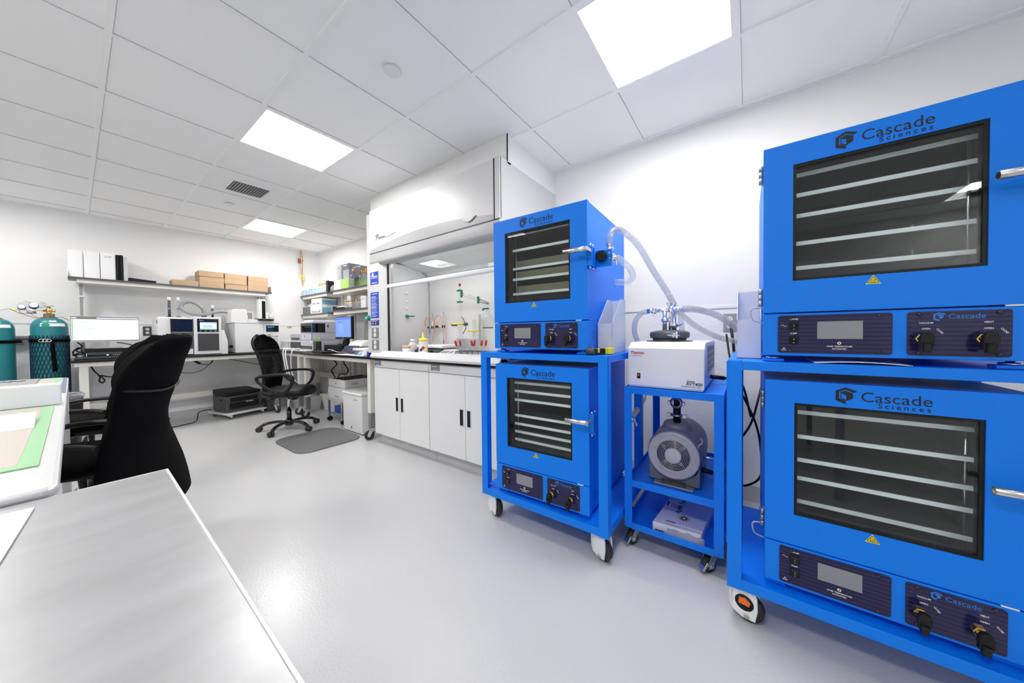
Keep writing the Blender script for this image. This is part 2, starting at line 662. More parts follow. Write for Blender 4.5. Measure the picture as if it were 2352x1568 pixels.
# cap strip over the wainscot panel
struct(MB().box(XR - .006, XR, YF, 1.42, 1.276, 1.292), 'trim_1', WHITE)
b = MB().hexa([(XL, yback(XL) - .006, 1.276), (XR, yback(XR) - .006, 1.276), (XR, yback(XR), 1.276), (XL, yback(XL), 1.276), (XL, yback(XL) - .006, 1.292), (XR, yback(XR) - .006, 1.292), (XR, yback(XR), 1.292), (XL, yback(XL), 1.292)])
struct(b, 'trim_2', WHITE)
struct(MB().hexa([(XL, yback(XL) - .014, 0), (XR, yback(XR) - .014, 0), (XR, yback(XR), 0), (XL, yback(XL), 0), (XL, yback(XL) - .010, .105), (XR, yback(XR) - .010, .105), (XR, yback(XR), .105), (XL, yback(XL), .105)]), 'baseboard_back', LGREY)
struct(MB().box(XR - .014, XR, YF, 6.2, 0, .105), 'baseboard_right', LGREY)
# suspended grid: tee bars a few mm under the tiles, 0.61 m square
GX, GY, P = .1301, 1.8704, .6096
LAMPS = [(1, 1), (2, 5), (2, -3), (-2, 1), (-2, 5), (-2, -3), (-5, -7)]   # lower-left tile corner of each lamp
xs = [GX + i * P for i in range(-5, 5)]
ys = [GY + j * P for j in range(-7, 8)]
# ceiling tiles, left open where a lamp is let in
b = MB()
XE = [XL - .1] + xs + [XR + .1]
YE = [YF - .1] + ys + [6.6]
for i in range(len(XE) - 1):
    for j in range(len(YE) - 1):
        if any(abs(XE[i] - (GX + li * P)) < .01 and abs(YE[j] - (GY + lj * P)) < .01 for li, lj in LAMPS):
            continue
        b.box(XE[i], XE[i + 1], YE[j], YE[j + 1], ZC + .004, ZC + .02)
struct(b, 'ceiling', TILE)
b = MB()
for x in xs:
    b.box(x - .012, x + .012, YF, 6.35, ZC - .004, ZC + .006)
for y in ys:
    for x in xs[:-1] + [XL - .05]:
        x1 = min(x + P, XR) if x >= xs[0] else xs[0]
        b.box(x + .012, x1 - .012, y - .012, y + .012, ZC - .0035, ZC + .006)
    b.box(xs[-1] + .012, XR, y - .012, y + .012, ZC - .0035, ZC + .006)
b.box(XR - .022, XR, YF, 6.3, ZC - .007, ZC + .006)
b.hexa([(XL, yback(XL) - .022, ZC - .007), (XR, yback(XR) - .022, ZC - .007), (XR, yback(XR), ZC - .007), (XL, yback(XL), ZC - .007), (XL, yback(XL) - .022, ZC + .006), (XR, yback(XR) - .022, ZC + .006), (XR, yback(XR), ZC + .006), (XL, yback(XL), ZC + .006)])
struct(b, 'trim_3', TBAR)
# thin grey strips painted in as shadow lines beside the tee bars
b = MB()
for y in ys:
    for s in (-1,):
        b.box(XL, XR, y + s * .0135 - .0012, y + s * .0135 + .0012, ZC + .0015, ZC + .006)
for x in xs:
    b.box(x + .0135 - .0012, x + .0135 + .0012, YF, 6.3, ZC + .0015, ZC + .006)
struct(b, 'trim_shadow_lines', mat('painted_shadow_grey', (.50, .50, .51), .9, vary=.05))

def ceiling_light(label):
    t = thing('ceiling_light', label, 'ceiling light', (0, 0, ZC), 'recessed ceiling lights')
    h = P / 2 - .012
    b = MB()
    for sx in (-1, 1):
        b.box(sx * h, sx * (h - .012), -h, h, ZC - .003, ZC + .003)
        b.box(-h, h, sx * h, sx * (h - .012), ZC - .003, ZC + .003)
    b.build('frame', TBAR, t)
    b = MB()
    g = h - .004
    for s in (-1, 1):
        b.grid(lambda u, v: (s * (g - (g - .15) * u), -g + 2 * g * v, ZC + .003 + .045 * math.sin(PI * .5 * u)), 8, 2)
    for s in (-1, 1):
        b.box(-g, g, s * g, s * (g + .004), ZC + .003, ZC + .075)
        b.box(s * g, s * (g + .004), -g, g, ZC + .003, ZC + .075)
    b.box(-g, g, -g, g, ZC + .075, ZC + .08)
    b.build('housing', WING, t)
    b = MB()
    b.grid(lambda u, v: (-.155 + .31 * u, -g + 2 * g * v, ZC + .046 - .04 * math.sin(PI * u)), 14, 2)
    b.build('lens', LENS, t)
    for s in (-1, 1):
        b = MB()
        prof = [(-.155 + .31 * k / 12, ZC + .046 - .04 * math.sin(PI * k / 12)) for k in range(13)]
        b.prism(prof[::-1] + [(-.155, ZC + .05), (.155, ZC + .05)], 'y', s * (g - .010), s * g)
        b.build('end_cap', WING, t)
    return t
LN = ['square ceiling light between the fume hood and the air vent, nearest the round white cap', 'square ceiling light farthest away, near the copper pipe in the corner',
      'square ceiling light nearest the camera, above the blue vacuum ovens', 'ceiling light over the left side of the room', 'ceiling light behind the camera on the left',
      'ceiling light behind the camera at the front wall', 'ceiling light in the front left corner']
L0 = ceiling_light(LN[0])
for k, (i, j) in enumerate(LAMPS):
    c = (GX + i * P + P / 2, GY + j * P + P / 2, ZC)
    if k == 0:
        L0.location = c
    else:
        dup(L0, c, None, LN[k])

# supply air grille set in one tile
t = thing('air_vent', 'white louvred air vent grille in a ceiling tile near the back wall', 'air vent', (1.055, 4.03, ZC))
MB().use(TBAR).box(.905, 1.205, 3.872, 4.178, ZC - .004, ZC + .003).build('frame', TBAR, t)
b = MB()
for k in range(13):
    x = .922 + k * .0215
    b.hexa([(x, 3.885, ZC - .012), (x + .006, 3.885, ZC - .004), (x + .006, 4.165, ZC - .004), (x, 4.165, ZC - .012), (x + .002, 3.885, ZC - .012), (x + .009, 3.885, ZC - .004), (x + .009, 4.165, ZC - .004), (x + .002, 4.165, ZC - .012)])
b.build('louvres', WHITE, t)
MB().box(.915, 1.195, 3.882, 4.168, ZC - .0045, ZC - .004).build('duct_opening', mat('vent_dark', (.16, .16, .165), .8, vary=.1), t)
for (x, y, lab) in ((1.062, 1.586, 'flat round white sprinkler cap in the ceiling nearest the camera'), (1.045, 4.62, 'small round white ceiling cap beside the louvred air vent')):
    t = thing('sprinkler_cover', lab, 'sprinkler cover', (x, y, ZC), 'round ceiling caps')
    MB().lathe([(.030, ZC + .003), (.030, ZC - .006), (.046, ZC - .006), (.046, ZC - .009), (.043, ZC - .0105)], (x, y, 0), 'z', 32).build('cover_plate', WHITE, t)

# boxed soffit above the fume hood
b = MB()
b.box(1.89, XR, 1.425, 3.255, 2.36, ZC + .003)
struct(b, 'wall_soffit', WALL)
b = MB()
b.box(1.887, 1.892, 1.418, 1.445, 2.36, ZC)
b.box(1.887, 1.925, 1.418, 1.425, 2.36, ZC)
struct(b, 'trim_5', WHITE)

# electrical outlets on the walls
def outlet_plate(name, label, c, facing, parent=None, plate=STEELG, w=.075, h=.118, gang=1):
    """duplex outlet plate; facing 'x' = looks to -x, 'y' = looks to -y"""
    t = thing(name, label, 'outlet', c)
    X, Y, Z = c
    def bx(b, u0, u1, z0, z1, d0, d1):
        if facing == 'x':
            b.box(X - d1, X - d0, Y + u0, Y + u1, Z + z0, Z + z1)
        else:
            b.box(X + u0, X + u1, Y - d1, Y - d0, Z + z0, Z + z1)
    b = MB()
    bx(b, -w / 2, w / 2, -h / 2, h / 2, 0, .006)
    b.build('plate', plate, t)
    for dz in (.024, -.024):
        b = MB()
        b.use(WHITE2)
        ax = 'x' if facing == 'x' else 'y'
        sgn = -1
        cc = (X - .006, Y, Z + dz) if facing == 'x' else (X, Y - .006, Z + dz)
        b.lathe([(.0165, 0), (.0165, -.003)], cc, ax, 20)
        b.use(INK)
        for du in (-.006, .006):
            bx(b, du - .0012, du + .0012, dz - .001, dz + .008, .009, .0095)
        bx(b, -.002, .002, dz - .010, dz - .006, .009, .0095)
        b.build('receptacle', WHITE2, t)
    return t
outlet_plate('wall_outlet', 'dark grey wall outlet beside the wide monitor on the back bench', (.572, yback(.57), 1.196), 'y', plate=DGREY)
outlet_plate('wall_outlet', 'steel wall outlet behind the clear hoses, between the blue carts', (XR, .094, 1.178), 'x')
# metal strut rail the gas cylinders are strapped to
t = thing('wall_rail', 'grey metal wall rail behind the teal gas cylinders', 'rail', (-.5, yback(-.5), 1.09))
MB().use(MGREY).box(-1.6, -.05, 6.275, 6.332, 1.045, 1.075).box(-1.6, -.05, 6.285, 6.335, 1.075, 1.115).box(-1.6, -.05, 6.275, 6.332, 1.115, 1.142).build('channel', STEELG, t)
# wall sign CA
t = thing('wall_sign', 'small pale label reading CA on the back wall', 'sign', (2.145, yback(2.145), 1.26))
MB().box(2.105, 2.185, yback(2.1) - .004, yback(2.19) + .004, 1.235, 1.287).build('plate', mat('cream_label', (.86, .84, .66), .6, vary=.02), t)
MB().text('CA', .045, face_m((2.145, yback(2.1) - .0045, 1.244), (0, -1, 0)), 'CENTER', bold=.02).build('lettering', INK, t)
# copper gas line coming down the back wall
t = thing('copper_pipe', 'copper pipe with a yellow tag coming down the back wall corner', 'pipe', (2.335, 6.2, 2.0))
MB().tube(cat_curve([(2.328, 6.2, 2.57), (2.334, 6.2, 2.45), (2.330, 6.2, 2.30), (2.334, 6.2, 2.17)]), .0115, 10).build('pipe', COPPER, t)
MB().tube(cat_curve([(2.334, 6.2, 2.17), (2.328, 6.195, 2.1), (2.338, 6.19, 2.0), (2.335, 6.19, 1.97)]), .007, 8).build('thin_line', COPPER, t)
MB().box(2.285, 2.327, 6.19, 6.225, 2.36, 2.43).cyl((2.327, 6.2, 2.4), (2.352, 6.18, 2.4), .006).build('bracket', mat('rust_bracket', (.33, .09, .04), .5, vary=.2), t)
MB().box(2.337, 2.364, 6.180, 6.184, 2.065, 2.165).build('tag', YELLOWT, t)
# ================================================================= BLUE VACUUM OVENS
OW = .577       # oven width (towards -y), depth .65 (towards +x), z from the feet
def hex_icon(b, c, s, thin=False):
    """open hexagon with a cube in it, in the oven face plane (reader's right = -y); c = centre (x, y, z)"""
    X, Y, Z = c
    def pr(poly):
        b.prism([(Y - u * s, Z + v * s) for u, v in poly], 'x', X, X - .0006)
    pr([(-.50, .26), (0, .52), (.60, .30), (.40, .17), (0, .36), (-.33, .18), (-.33, -.30), (.02, -.45), (.02, -.68), (-.50, -.44)])
    pr([(0, .27), (.36, .12), (.36, -.22), (.03, -.40), (.03, .0), (-.24, .13)] if thin else [(0, .29), (.38, .12), (.38, -.25), (.04, -.44), (.04, -.02), (-.25, .10), (-.25, .16)])
    if not thin:
        pr([(-.25, .10), (-.21, .085), (-.21, -.24), (.04, -.36), (.04, -.44), (-.25, -.29)])

SHZ = (.339, .427, .526, .600, .671)
def make_oven(label):
    t = thing('vacuum_oven', label, 'oven', (0, 0, 0), 'blue vacuum ovens')
    # body shell behind the door: walls of the chamber housing, open at the window side
    b = MB()
    b.box(.034, .650, -OW + .004, -.004, .025, .172, .004)
    b.box(.034, .650, -OW + .060, -.060, .172, .25)
    b.box(.034, .650, -.060, -.004, .172, .70)
    b.box(.034, .650, -OW + .004, -OW + .060, .172, .70)
    b.box(.034, .650, -OW + .004, -.004, .70, .757)
    b.box(.60, .649, -OW + .060, -.060, .25, .70)
    b.use(OVTOP).box(.036, .652, -OW + .003, -.003, .757, .7585).box(.650, .6525, -OW + .003, -.003, .03, .757)
    b.build('body', BLUE, t)
    b = MB()
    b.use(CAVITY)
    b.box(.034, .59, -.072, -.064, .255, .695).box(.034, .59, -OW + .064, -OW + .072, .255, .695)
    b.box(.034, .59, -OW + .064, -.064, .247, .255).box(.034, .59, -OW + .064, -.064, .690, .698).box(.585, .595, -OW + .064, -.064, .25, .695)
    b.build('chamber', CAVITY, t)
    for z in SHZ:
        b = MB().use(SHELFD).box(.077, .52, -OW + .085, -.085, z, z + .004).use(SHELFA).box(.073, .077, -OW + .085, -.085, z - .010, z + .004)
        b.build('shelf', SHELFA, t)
    b = MB()
    for y in (-.092, -OW + .092):
        for x in (.10, .50):
            b.cyl((x, y, .256), (x, y, .69), .004)
    b.build('shelf_rack', SATIN, t)
    # door with a window opening
    d = MB()
    y0, y1, z0, z1 = -.081, -.486, .283, .682
    D0, D1 = 0.0, .030
    d.box(D0, D1, -OW, 0, .175, z0).box(D0, D1, -OW, 0, z1, .759).box(D0, D1, y0, 0, z0, z1).box(D0, D1, -OW, y1, z0, z1)
    door = d.build('door', BLUE, t)
    bmx = bmesh.new(); bmx.from_mesh(door.data)
    bmesh.ops.remove_doubles(bmx, verts=bmx.verts, dist=1e-5)
    bmx.to_mesh(door.data); bmx.free()
    b = MB()
    for r0_, r1_ in ((0, .010),):
        b.box(.004, .032, y1, y1 + .009, z0, z1).box(.004, .032, y0 - .009, y0, z0, z1).box(.004, .032, y1, y0, z0, z0 + .009).box(.004, .032, y1, y0, z1 - .009, z1)
    b.build('gasket', BLACK, door)
    MB().box(.008, .014, y1, y0, z0, z1).build('glass', GLASSD, door)
    b = MB()
    hex_icon(b, (-.0002, -.208, .724), .046)
    M = face_m((-.0003, -.242, .706), (-1, 0, 0))
    b.text('Cascade', .0445, M, bold=.0, depth=.0003)
    M = face_m((-.0003, -.281, .689), (-1, 0, 0))
    b.text('Sciences', .0215, M, spacing=1.45, bold=.005, depth=.0003)
    b.build('logo', INK, door)
    b = MB()
    Yt, Zt = -.272, .254
    b.use(YELLOW).prism([(Yt - .017, Zt), (Yt + .017, Zt), (Yt, Zt + .028)], 'x', 0, -.0005, .0002)
    b.use(INK)
    for p, q in (((-.0125, .0035), (.0125, .0035)), ((.0125, .0035), (0, .0235)), ((0, .0235), (-.0125, .0035))):
        b.tube([(-.0006, Yt + p[0], Zt + p[1]), (-.0006, Yt + q[0], Zt + q[1])], .0007, 6)
    for dy in (-.004, 0, .004):
        b.tube(cat_curve([(-.0006, Yt + dy - .001, Zt + .007), (-.0006, Yt + dy + .001, Zt + .0095), (-.0006, Yt + dy - .001, Zt + .012), (-.0006, Yt + dy + .001, Zt + .0145)], 3), .0005, 5)
    b.tube([(-.0006, Yt - .006, Zt + .0055), (-.0006, Yt + .006, Zt + .0055)], .0005, 5)
    b.build('warning_sticker', YELLOW, door)
    # handle: polished tube on a bracket at the latch side
    b = MB()
    b.lathe([(.0085, -.597), (.0115, -.595), (.0115, -.478), (.0085, -.478)], (-.060, 0, .506), 'y', 20)
    b.use(SATIN)
    h = b.build('handle', SATIN, door)
    MB().lathe([(.0086, -.4775), (.0086, -.4765)], (-.060, 0, .506), 'y', 16).build('tube_bore', BLACK, h)
    b = MB().prism([(-.072, -.585), (-.048, -.585), (.012, -.583), (.012, -.597), (-.05, -.603), (-.072, -.600)], 'z', .496, .516, .003)
    b.build('handle_arm', SATIN, door)
    b = MB()
    b.box(.002, .022, -.600, -OW, .435, .535, .003).box(.036, .056, -.600, -OW, .437, .533, .003)
    b.use(CHROME)
    for z in (.430, .540):
        for x in (.012, .046):
            b.cyl((x, -.588, z - .006), (x, -.588, z + .006), .006)
    b.build('latch', BLUE, t)
    for z in (.20, .65):
        b = MB().box(.030, .052, -.001, .004, z, z + .066)
        for k in range(3):
            b.cyl((.032, .006, z + k * .022), (.032, .006, z + k * .022 + .020), .0075)
        b.build('hinge', STEELG, t)
    # control box face
    MB().box(0, .036, -OW, 0, .023, .170, .003).build('control_front', BLUE, t)
    b = MB().prism(rrect(-.313, -.042, .033, .163, .008), 'x', .0002, -.0022)
    p1 = b.build('control_panel', NAVYP, t)
    b = MB().prism(rrect(-.526, -.342, .033, .163, .008), 'x', .0002, -.0022)
    p2 = b.build('valve_panel', NAVYP, t)
    MB().box(-.0024, -.003, -.250, -.144, .082, .140).build('display', SCR_GREY, p1)
    for z in (.126, .079):
        b = MB().use(BLACK).box(-.002, -.006, -.097, -.071, z - .016, z + .016, .002)
        b.hexa([(-.006, -.094, z - .012), (-.006, -.074, z - .012), (-.006, -.074, z + .012), (-.006, -.094, z + .012), (-.011, -.094, z + .006), (-.011, -.074, z + .006), (-.0075, -.074, z + .012), (-.0075, -.094, z + .012)])
        b.use(WINK).box(-.0115, -.0065, -.0845, -.0835, z - .001, z + .004)
        b.lathe([(.0028, 0), (.0028, -.0004), (.0018, -.0004), (.0018, 0)], (-.0062, -.084, z - .0085), 'x', 14, caps=False)
        b.build('rocker_switch', BLACK, p1)
    b = MB()
    b.text('POWER', .0068, face_m((-.0024, -.084, .1475), (-1, 0, 0)), 'CENTER', bold=.01, depth=.0002)
    b.text('PUMP', .0068, face_m((-.0024, -.084, .0985), (-1, 0, 0)), 'CENTER', bold=.01, depth=.0002)
    b.text('OVER TEMPERATURE', .0064, face_m((-.0024, -.197, .055), (-1, 0, 0)), 'CENTER', bold=.01, depth=.0002)
    b.text('ACTIVATED', .0064, face_m((-.0024, -.197, .047), (-1, 0, 0)), 'CENTER', bold=.01, depth=.0002)
    b.tube(cat_curve([(-.0025, -.050, .128), (-.0025, -.054, .131), (-.0025, -.058, .128), (-.0025, -.062, .125), (-.0025, -.066, .128)], 4), .0006, 5)
    for p, q in (((-.052, .042), (-.064, .042)), ((-.064, .042), (-.058, .052)), ((-.058, .052), (-.052, .042)), ((-.058, .0445), (-.058, .049))):
        b.tube([(-.0025, p[0], p[1]), (-.0025, q[0], q[1])], .0006, 5)
    b.lathe([(.0048, 0), (.0048, -.0008), (.0026, -.0008), (.0026, 0)], (-.0022, -.197, .068), 'x', 16, caps=False)
    b.build('lettering', WINK, p1)
    for y, z in ((-.075, .155), (-.285, .155), (-.075, .041), (-.285, .041)):
        MB().lathe([(.0052, 0), (.005, -.003), (.002, -.0042)], (-.0022, y, z), 'x', 12).build('screw', BLACKG, p1)
    MB().lathe([(.0026, 0), (.002, -.002)], (-.0022, -.197, .068), 'x', 10).build('warning_lamp', RED, p1)
    for y, z in ((-.365, .155), (-.506, .155), (-.365, .041), (-.506, .041)):
        MB().lathe([(.0056, 0), (.0054, -.003), (.002, -.0044)], (-.0022, y, z), 'x', 12).build('screw', BLACKG, p2)
    b = MB()
    b.text('VACUUM', .0066, face_m((-.0024, -.378, .127), (-1, 0, 0)), 'CENTER', bold=.01, depth=.0002)
    b.text('OPEN', .0064, face_m((-.0024, -.378, .110), (-1, 0, 0)), 'CENTER', bold=.01, depth=.0002)
    b.text('CLOSE', .0060, face_m((-.0024, -.402, .104), (-1, 0, 0), -.9), 'CENTER', bold=.01, depth=.0002)
    b.text('VENT', .0066, face_m((-.0024, -.488, .127), (-1, 0, 0)), 'CENTER', bold=.01, depth=.0002)
    b.text('OPEN', .0064, face_m((-.0024, -.488, .110), (-1, 0, 0)), 'CENTER', bold=.01, depth=.0002)
    b.text('CLOSE', .0060, face_m((-.0024, -.512, .104), (-1, 0, 0), -.9), 'CENTER', bold=.01, depth=.0002)
    b.build('lettering', WINK, p2)
    b = MB()
    hex_icon(b, (-.0023, -.402, .148), .021, True)
    b.text('Cascade', .0195, face_m((-.0024, -.418, .1405), (-1, 0, 0)), depth=.0002)
    b.build('small_logo', BINK, p2)
    for y, ang in ((-.370, .06), (-.479, .10)):
        b = MB().use(BRASS)
        b.lathe([(.0150, -.002), (.0150, -.012), (.0128, -.014), (.009, -.014), (.009, -.026)], (0, y, .083), 'x', 6, smooth=False)
        b.use(BLACK)
        s = b.mark()
        b.prism([(-.0105, -.030), (.0105, -.030), (.013, -.012), (.0135, .006), (.009, .016), (0, .020), (-.009, .016), (-.0135, .006), (-.013, -.012)], 'x', -.026, -.044, .003)
        b.prism([(-.0085, -.012), (.0085, -.012), (.0075, -.038), (-.0075, -.038)], 'x', -.036, -.052, .003)
        b.xform(s, Matrix.Translation((0, y, .083)) @ Matrix.Rotation(ang, 4, 'X'))
        b.build('valve_handle', BLACK, p2)
    for y in (-.030, -OW + .036):
        for x in (.045, .60):
            b = MB()
            b.use(BLUE).box(x - .022, x + .022, y - .03, y + .03, .001, .010)
            b.use(CHROME).lathe([(.019, .010), (.021, .013), (.019, .017), (.008, .018), (.008, .026)], (x, y, 0), 'z', 18)
            b.build('levelling_foot', CHROME, t)
    # vent slots on the right side of the control box, wire loop on the left
    b = MB()
    for x in (.075, .100):
        b.box(x, x + .004, -OW + .0035, -OW + .0055, .075, .125)
    b.build('side_slots', INK, t)
    b = MB()
    b.tube(cat_curve([(.060, -.003, .196), (.052, .030, .196), (.052, .036, .178), (.054, .028, .152), (.060, -.001, .140)], 5), .0026, 7)
    b.build('wire_loop', LGREY, t)
    MB().box(-.0008, .004, -.545, -.515, .1705, .1745).build('door_stop', WHITE2, t)
    return t

OVL = ['blue vacuum oven on top of the right cart, cut off by the frame', 'blue vacuum oven inside the right cart, below another oven',
       'blue vacuum oven on top of the left cart, trays of brown material on its shelves', 'blue vacuum oven inside the left cart, below the one with clear hoses']
ov0 = make_oven(OVL[0])
ov0.location = (1.470, -.047, 1.009)
ovr = dup(ov0, (1.488, -.055, .183), 0, OVL[1])
ovs = dup(ov0, (1.466, 1.210, 1.009), math.radians(1.6), OVL[2])
ovl = dup(ov0, (1.466, 1.206, .183), math.radians(1.8), OVL[3])
def set_shelves(oven, zs):
    cs = [c for c in kids(oven) if c.name.split('.')[0] == 'shelf']
    for k, z in enumerate(zs):
        if k < len(cs):
            c = cs[k]
        else:
            c = cs[0].copy()
            COL.objects.link(c)
            c.parent = oven
        base = cs[k].data if k < len(cs) else cs[0].data
        c.location.z = z - min(v.co.z for v in base.vertices) - .010
set_shelves(ovr, (.310, .396, .464, .550, .640))
set_shelves(ovs, (.344, .430, .492, .600, .690))
set_shelves(ovl, (.309, .356, .403, .453, .545, .597, .647))
# brown filled trays on the shelves of the upper left oven
Mo = Matrix.Translation(ovs.location) @ Matrix.Rotation(math.radians(1.6), 4, 'Z')
TRAYM = mat('brown_tray_side', (.20, .17, .115), .6, vary=.3, vscale=40, stretch=(1, 12, 1))
for z, lab in ((.5005, 'brown lined tray on the third shelf from the top in the upper left oven'), (.4385, 'brown lined tray on the fourth shelf from the top in the upper left oven'), (.3525, 'brown lined tray on the lowest shelf in the upper left oven')):
    t = thing('oven_tray', lab, 'tray', (0, 0, 0), 'brown trays in the upper left oven')
    b = MB()
    b.box(.09, .42, -.47, -.10, 0, .004).box(.09, .094, -.47, -.10, .004, .036).box(.416, .42, -.47, -.10, .004, .036).box(.094, .416, -.104, -.10, .004, .036).box(.094, .416, -.47, -.466, .004, .036)
    b.build('pan', TRAYM, t)
    t.matrix_world = Mo @ Matrix.Translation((0, 0, z))

# ================================================================= CARTS
def swivel_caster(parent, x, y, h, r, yaw, body=WHITE, name='caster', style='cover'):
    """caster whose plate is at height h; built round its pivot then turned"""
    b = MB()
    M = Matrix.Translation((x, y, 0)) @ Matrix.Rotation(yaw, 4, 'Z')
    s = b.mark()
    if style == 'cover':
        b.use(GALV).box(-.035, .035, -.035, .035, h - .006, h)
        b.use(body)
        for sy in (-1, 1):
            b.prism([(-.030, h - .006), (.034, h - .006), (.044, h - .03), (.046, r + .01), (.038, r * .35), (-.004, r * .32), (-.028, r * .55), (-.044, r * 1.1), (-.042, h - .02)], 'y', sy * .019, sy * .028, .003)
        b.prism([(-.034, h - .006), (.030, h - .006), (.040, h - .022), (-.040, h - .022)], 'y', -.028, .028, .003)
        b.prism([(-.046, h - .02), (-.03, h - .012), (-.03, r * .5), (-.044, r * 1.0)], 'y', -.028, .028, .003)
        b.use(RUBBER).lathe([(r * .5, -.016), (r * .93, -.016), (r, -.010), (r, .010), (r * .93, .016), (r * .5, .016)], (0.012, 0, r), 'y', 28)
        b.use(GALV).lathe([(.009, -.031), (.009, .031)], (.012, 0, r * .55), 'y', 14)
    else:
        b.use(GALV).box(-.04, .04, -.032, .032, h - .005, h)
        b.lathe([(.028, h - .016), (.028, h - .005)], (0, 0, 0), 'z', 18)
        for sy in (-1, 1):
            b.prism([(-.024, h - .014), (.024, h - .014), (.050, r + .010), (.044, r - .012), (.022, r - .012), (.010, r + .02)], 'y', sy * .017, sy * .021)
        b.box(-.024, .024, -.021, .021, h - .018, h - .012)
        b.prism([(.050, r + .018), (.075, r - .012), (.070, r - .022), (.040, r + .006)], 'y', -.016, .016, .002)
        b.use(RUBBER).lathe([(r * .5, -.013), (r * .94, -.013), (r, -.008), (r, .008), (r * .94, .013), (r * .5, .013)], (.030, 0, r), 'y', 24)
        b.use(GALV).lathe([(r * .42, -.0145), (r * .42, .0145)], (.030, 0, r), 'y', 18)
        b.lathe([(.008, -.026), (.008, .026)], (.030, 0, r), 'y', 12)
    b.xform(s, M)
    return b.build(name, body, parent)

def oven_cart(label, yL, yR, yaws, accent=False):
    """steel frame cart; yL = left (larger y) outer edge"""
    x0, x1 = 1.462, 2.10
    zt, zb = 1.009, .181
    t = thing('oven_cart', label, 'cart', ((x0 + x1) / 2, (yL + yR) / 2, 0), 'blue oven carts')
    w = .045
    for x, y in ((x0, yL - w), (x0, yR), (x1 - w, yL - w), (x1 - w, yR)):
        b = MB()
        if x == x0:
            b.box(x, x + .004, y, y + w, .140, zt - .0005).box(x + .004, x + w, y if y == yR else y + w - .004, y + .004 if y == yR else y + w, .140, zt - .0005)
            b.box(x + .004, x + w, y + .006, y + w - .006, .20, zt - .002)
        else:
            b.box(x, x + w, y, y + w, .140, zt - .0005, .002)
        b.build('post', BLUE, t)
    b = MB()
    b.box(x0 - .001, x1, yR + w, yL - w, zt - .034, zt - .001, .002)
    b.box(x0 + w, x1, yL - w, yL - .002, zt - .034, zt - .001).box(x0 + w, x1, yR + .002, yR + w, zt - .034, zt - .001)
    b.build('top_shelf', BLUE, t)
    b = MB()
    b.box(x0 - .001, x1, yR + w, yL - w, zb - .040, zb, .002)
    b.box(x0 + w, x1, yL - w, yL - .002, zb - .040, zb).box(x0 + w, x1, yR + .002, yR + w, zb - .040, zb)
    b.build('bottom_shelf', BLUE, t)
    # side angle strips of the post sleeves
    b = MB()
    for y in (yL - .001, yR - .003):
        b.box(x0 + .010, x0 + .040, y, y + .004, .30, zt - .004)
    b.build('post_sleeve', BLUE, t)
    for (x, y), a in zip(((x0 + .058, yL - .055), (x0 + .058, yR + .055), (x1 - .06, yL - .055), (x1 - .06, yR + .055)), yaws):
        c = swivel_caster(t, x, y, .140, .052, a)
        if accent and y > -.3 and x < 1.7:
            b = MB(); s = b.mark()
            b.use(BLACK).lathe([(.030, -.0285), (.030, -.0295), (.001, -.0295)], (.004, 0, .078), 'y', 24)
            b.use(ORNG2).prism([(-.014, .070), (.020, .070), (.024, .086), (.008, .098), (-.012, .094)], 'y', -.031, -.0295)
            b.xform(s, Matrix.Translation((x, y, 0)) @ Matrix.Rotation(a, 4, 'Z'))
            b.build('orange_brake_insert', ORNG2, c)
    return t
oven_cart('blue steel oven cart on white casters nearest the fume hood', 1.318, .528, (-1.9, -1.95, .6, .4))
oven_cart('blue steel oven cart at the right edge of the photo', .060, -.735, (-1.75, -1.8, .6, .4), True)

# orange accents inside the near right caster hub are part of the caster cover
# white file bins hanging on the oven sides
def side_bin(label, x0, ya, yb, z0):
    t = thing('plastic_bin', label, 'bin', (x0 + .11, (ya + yb) / 2, z0), 'white side bins')
    x1, x2 = x0 + .14, x0 + .22
    zf, zt = z0 + .155, z0 + .29
    w = .0025
    prof = [(x0, z0), (x0, zf), (x1, zt), (x2, zt), (x2, z0)]
    b = MB()
    for y in (ya, yb - w):
        b.prism(prof, 'y', y, y + w, .0008)
    b.box(x0, x0 + w, ya, yb, z0, zf).box(x2 - w, x2, ya, yb, z0, zt).box(x0, x2, ya, yb, z0, z0 + w)
    b.build('shell', MILKY, t)
    b = MB()
    b.box(x0 + .02, x0 + .2, ya + .012, ya + .022, z0 + .004, z0 + .085)
    b.build('papers', PAPER, t)
    return t
side_bin('translucent white bin on the side of the small upper oven, above the yellow tool', 1.612, .556, .632, 1.0095)
side_bin('translucent white bin beside the big upper oven at the right', 1.60, -.046, .034, 1.0095)

# infrared thermometer lying on the left cart
t = thing('infrared_thermometer', 'black and yellow handheld tool lying on the left blue cart', 'tool', (1.50, .60, 1.009))
b = MB().use(BLACK)
b.prism([(1.488, .632), (1.488, .598), (1.53, .590), (1.60, .560), (1.60, .592), (1.535, .625)], 'z', 1.011, 1.039, .005)
b.use(DGREY).lathe([(.017, .600), (.019, .606), (.019, .640)], (1.492, 0, 1.028), 'y', 16)
b.build('body', BLACK, t)
b = MB().use(YELLOW).prism([(1.565, .580), (1.565, .548), (1.585, .540), (1.60, .545), (1.60, .578)], 'z', 1.0105, 1.043, .004)
b.box(1.512, 1.520, .585, .604, 1.020, 1.041, .002)
b.build('yellow_grip', YELLOW, t)
# folded papers tucked under the big upper oven
t = thing('paper_sheet', 'white folded sheet slipped under the upper right oven', 'paper', (1.50, -.29, 1.009))
b = MB()
b.grid(lambda u, v: (1.462 + .20 * u, -.185 - .215 * v, 1.0105 + .006 * math.sin(PI * v) * (1 - u)), 4, 10)
b.build('sheet', PAPER, t, solid=.0015)

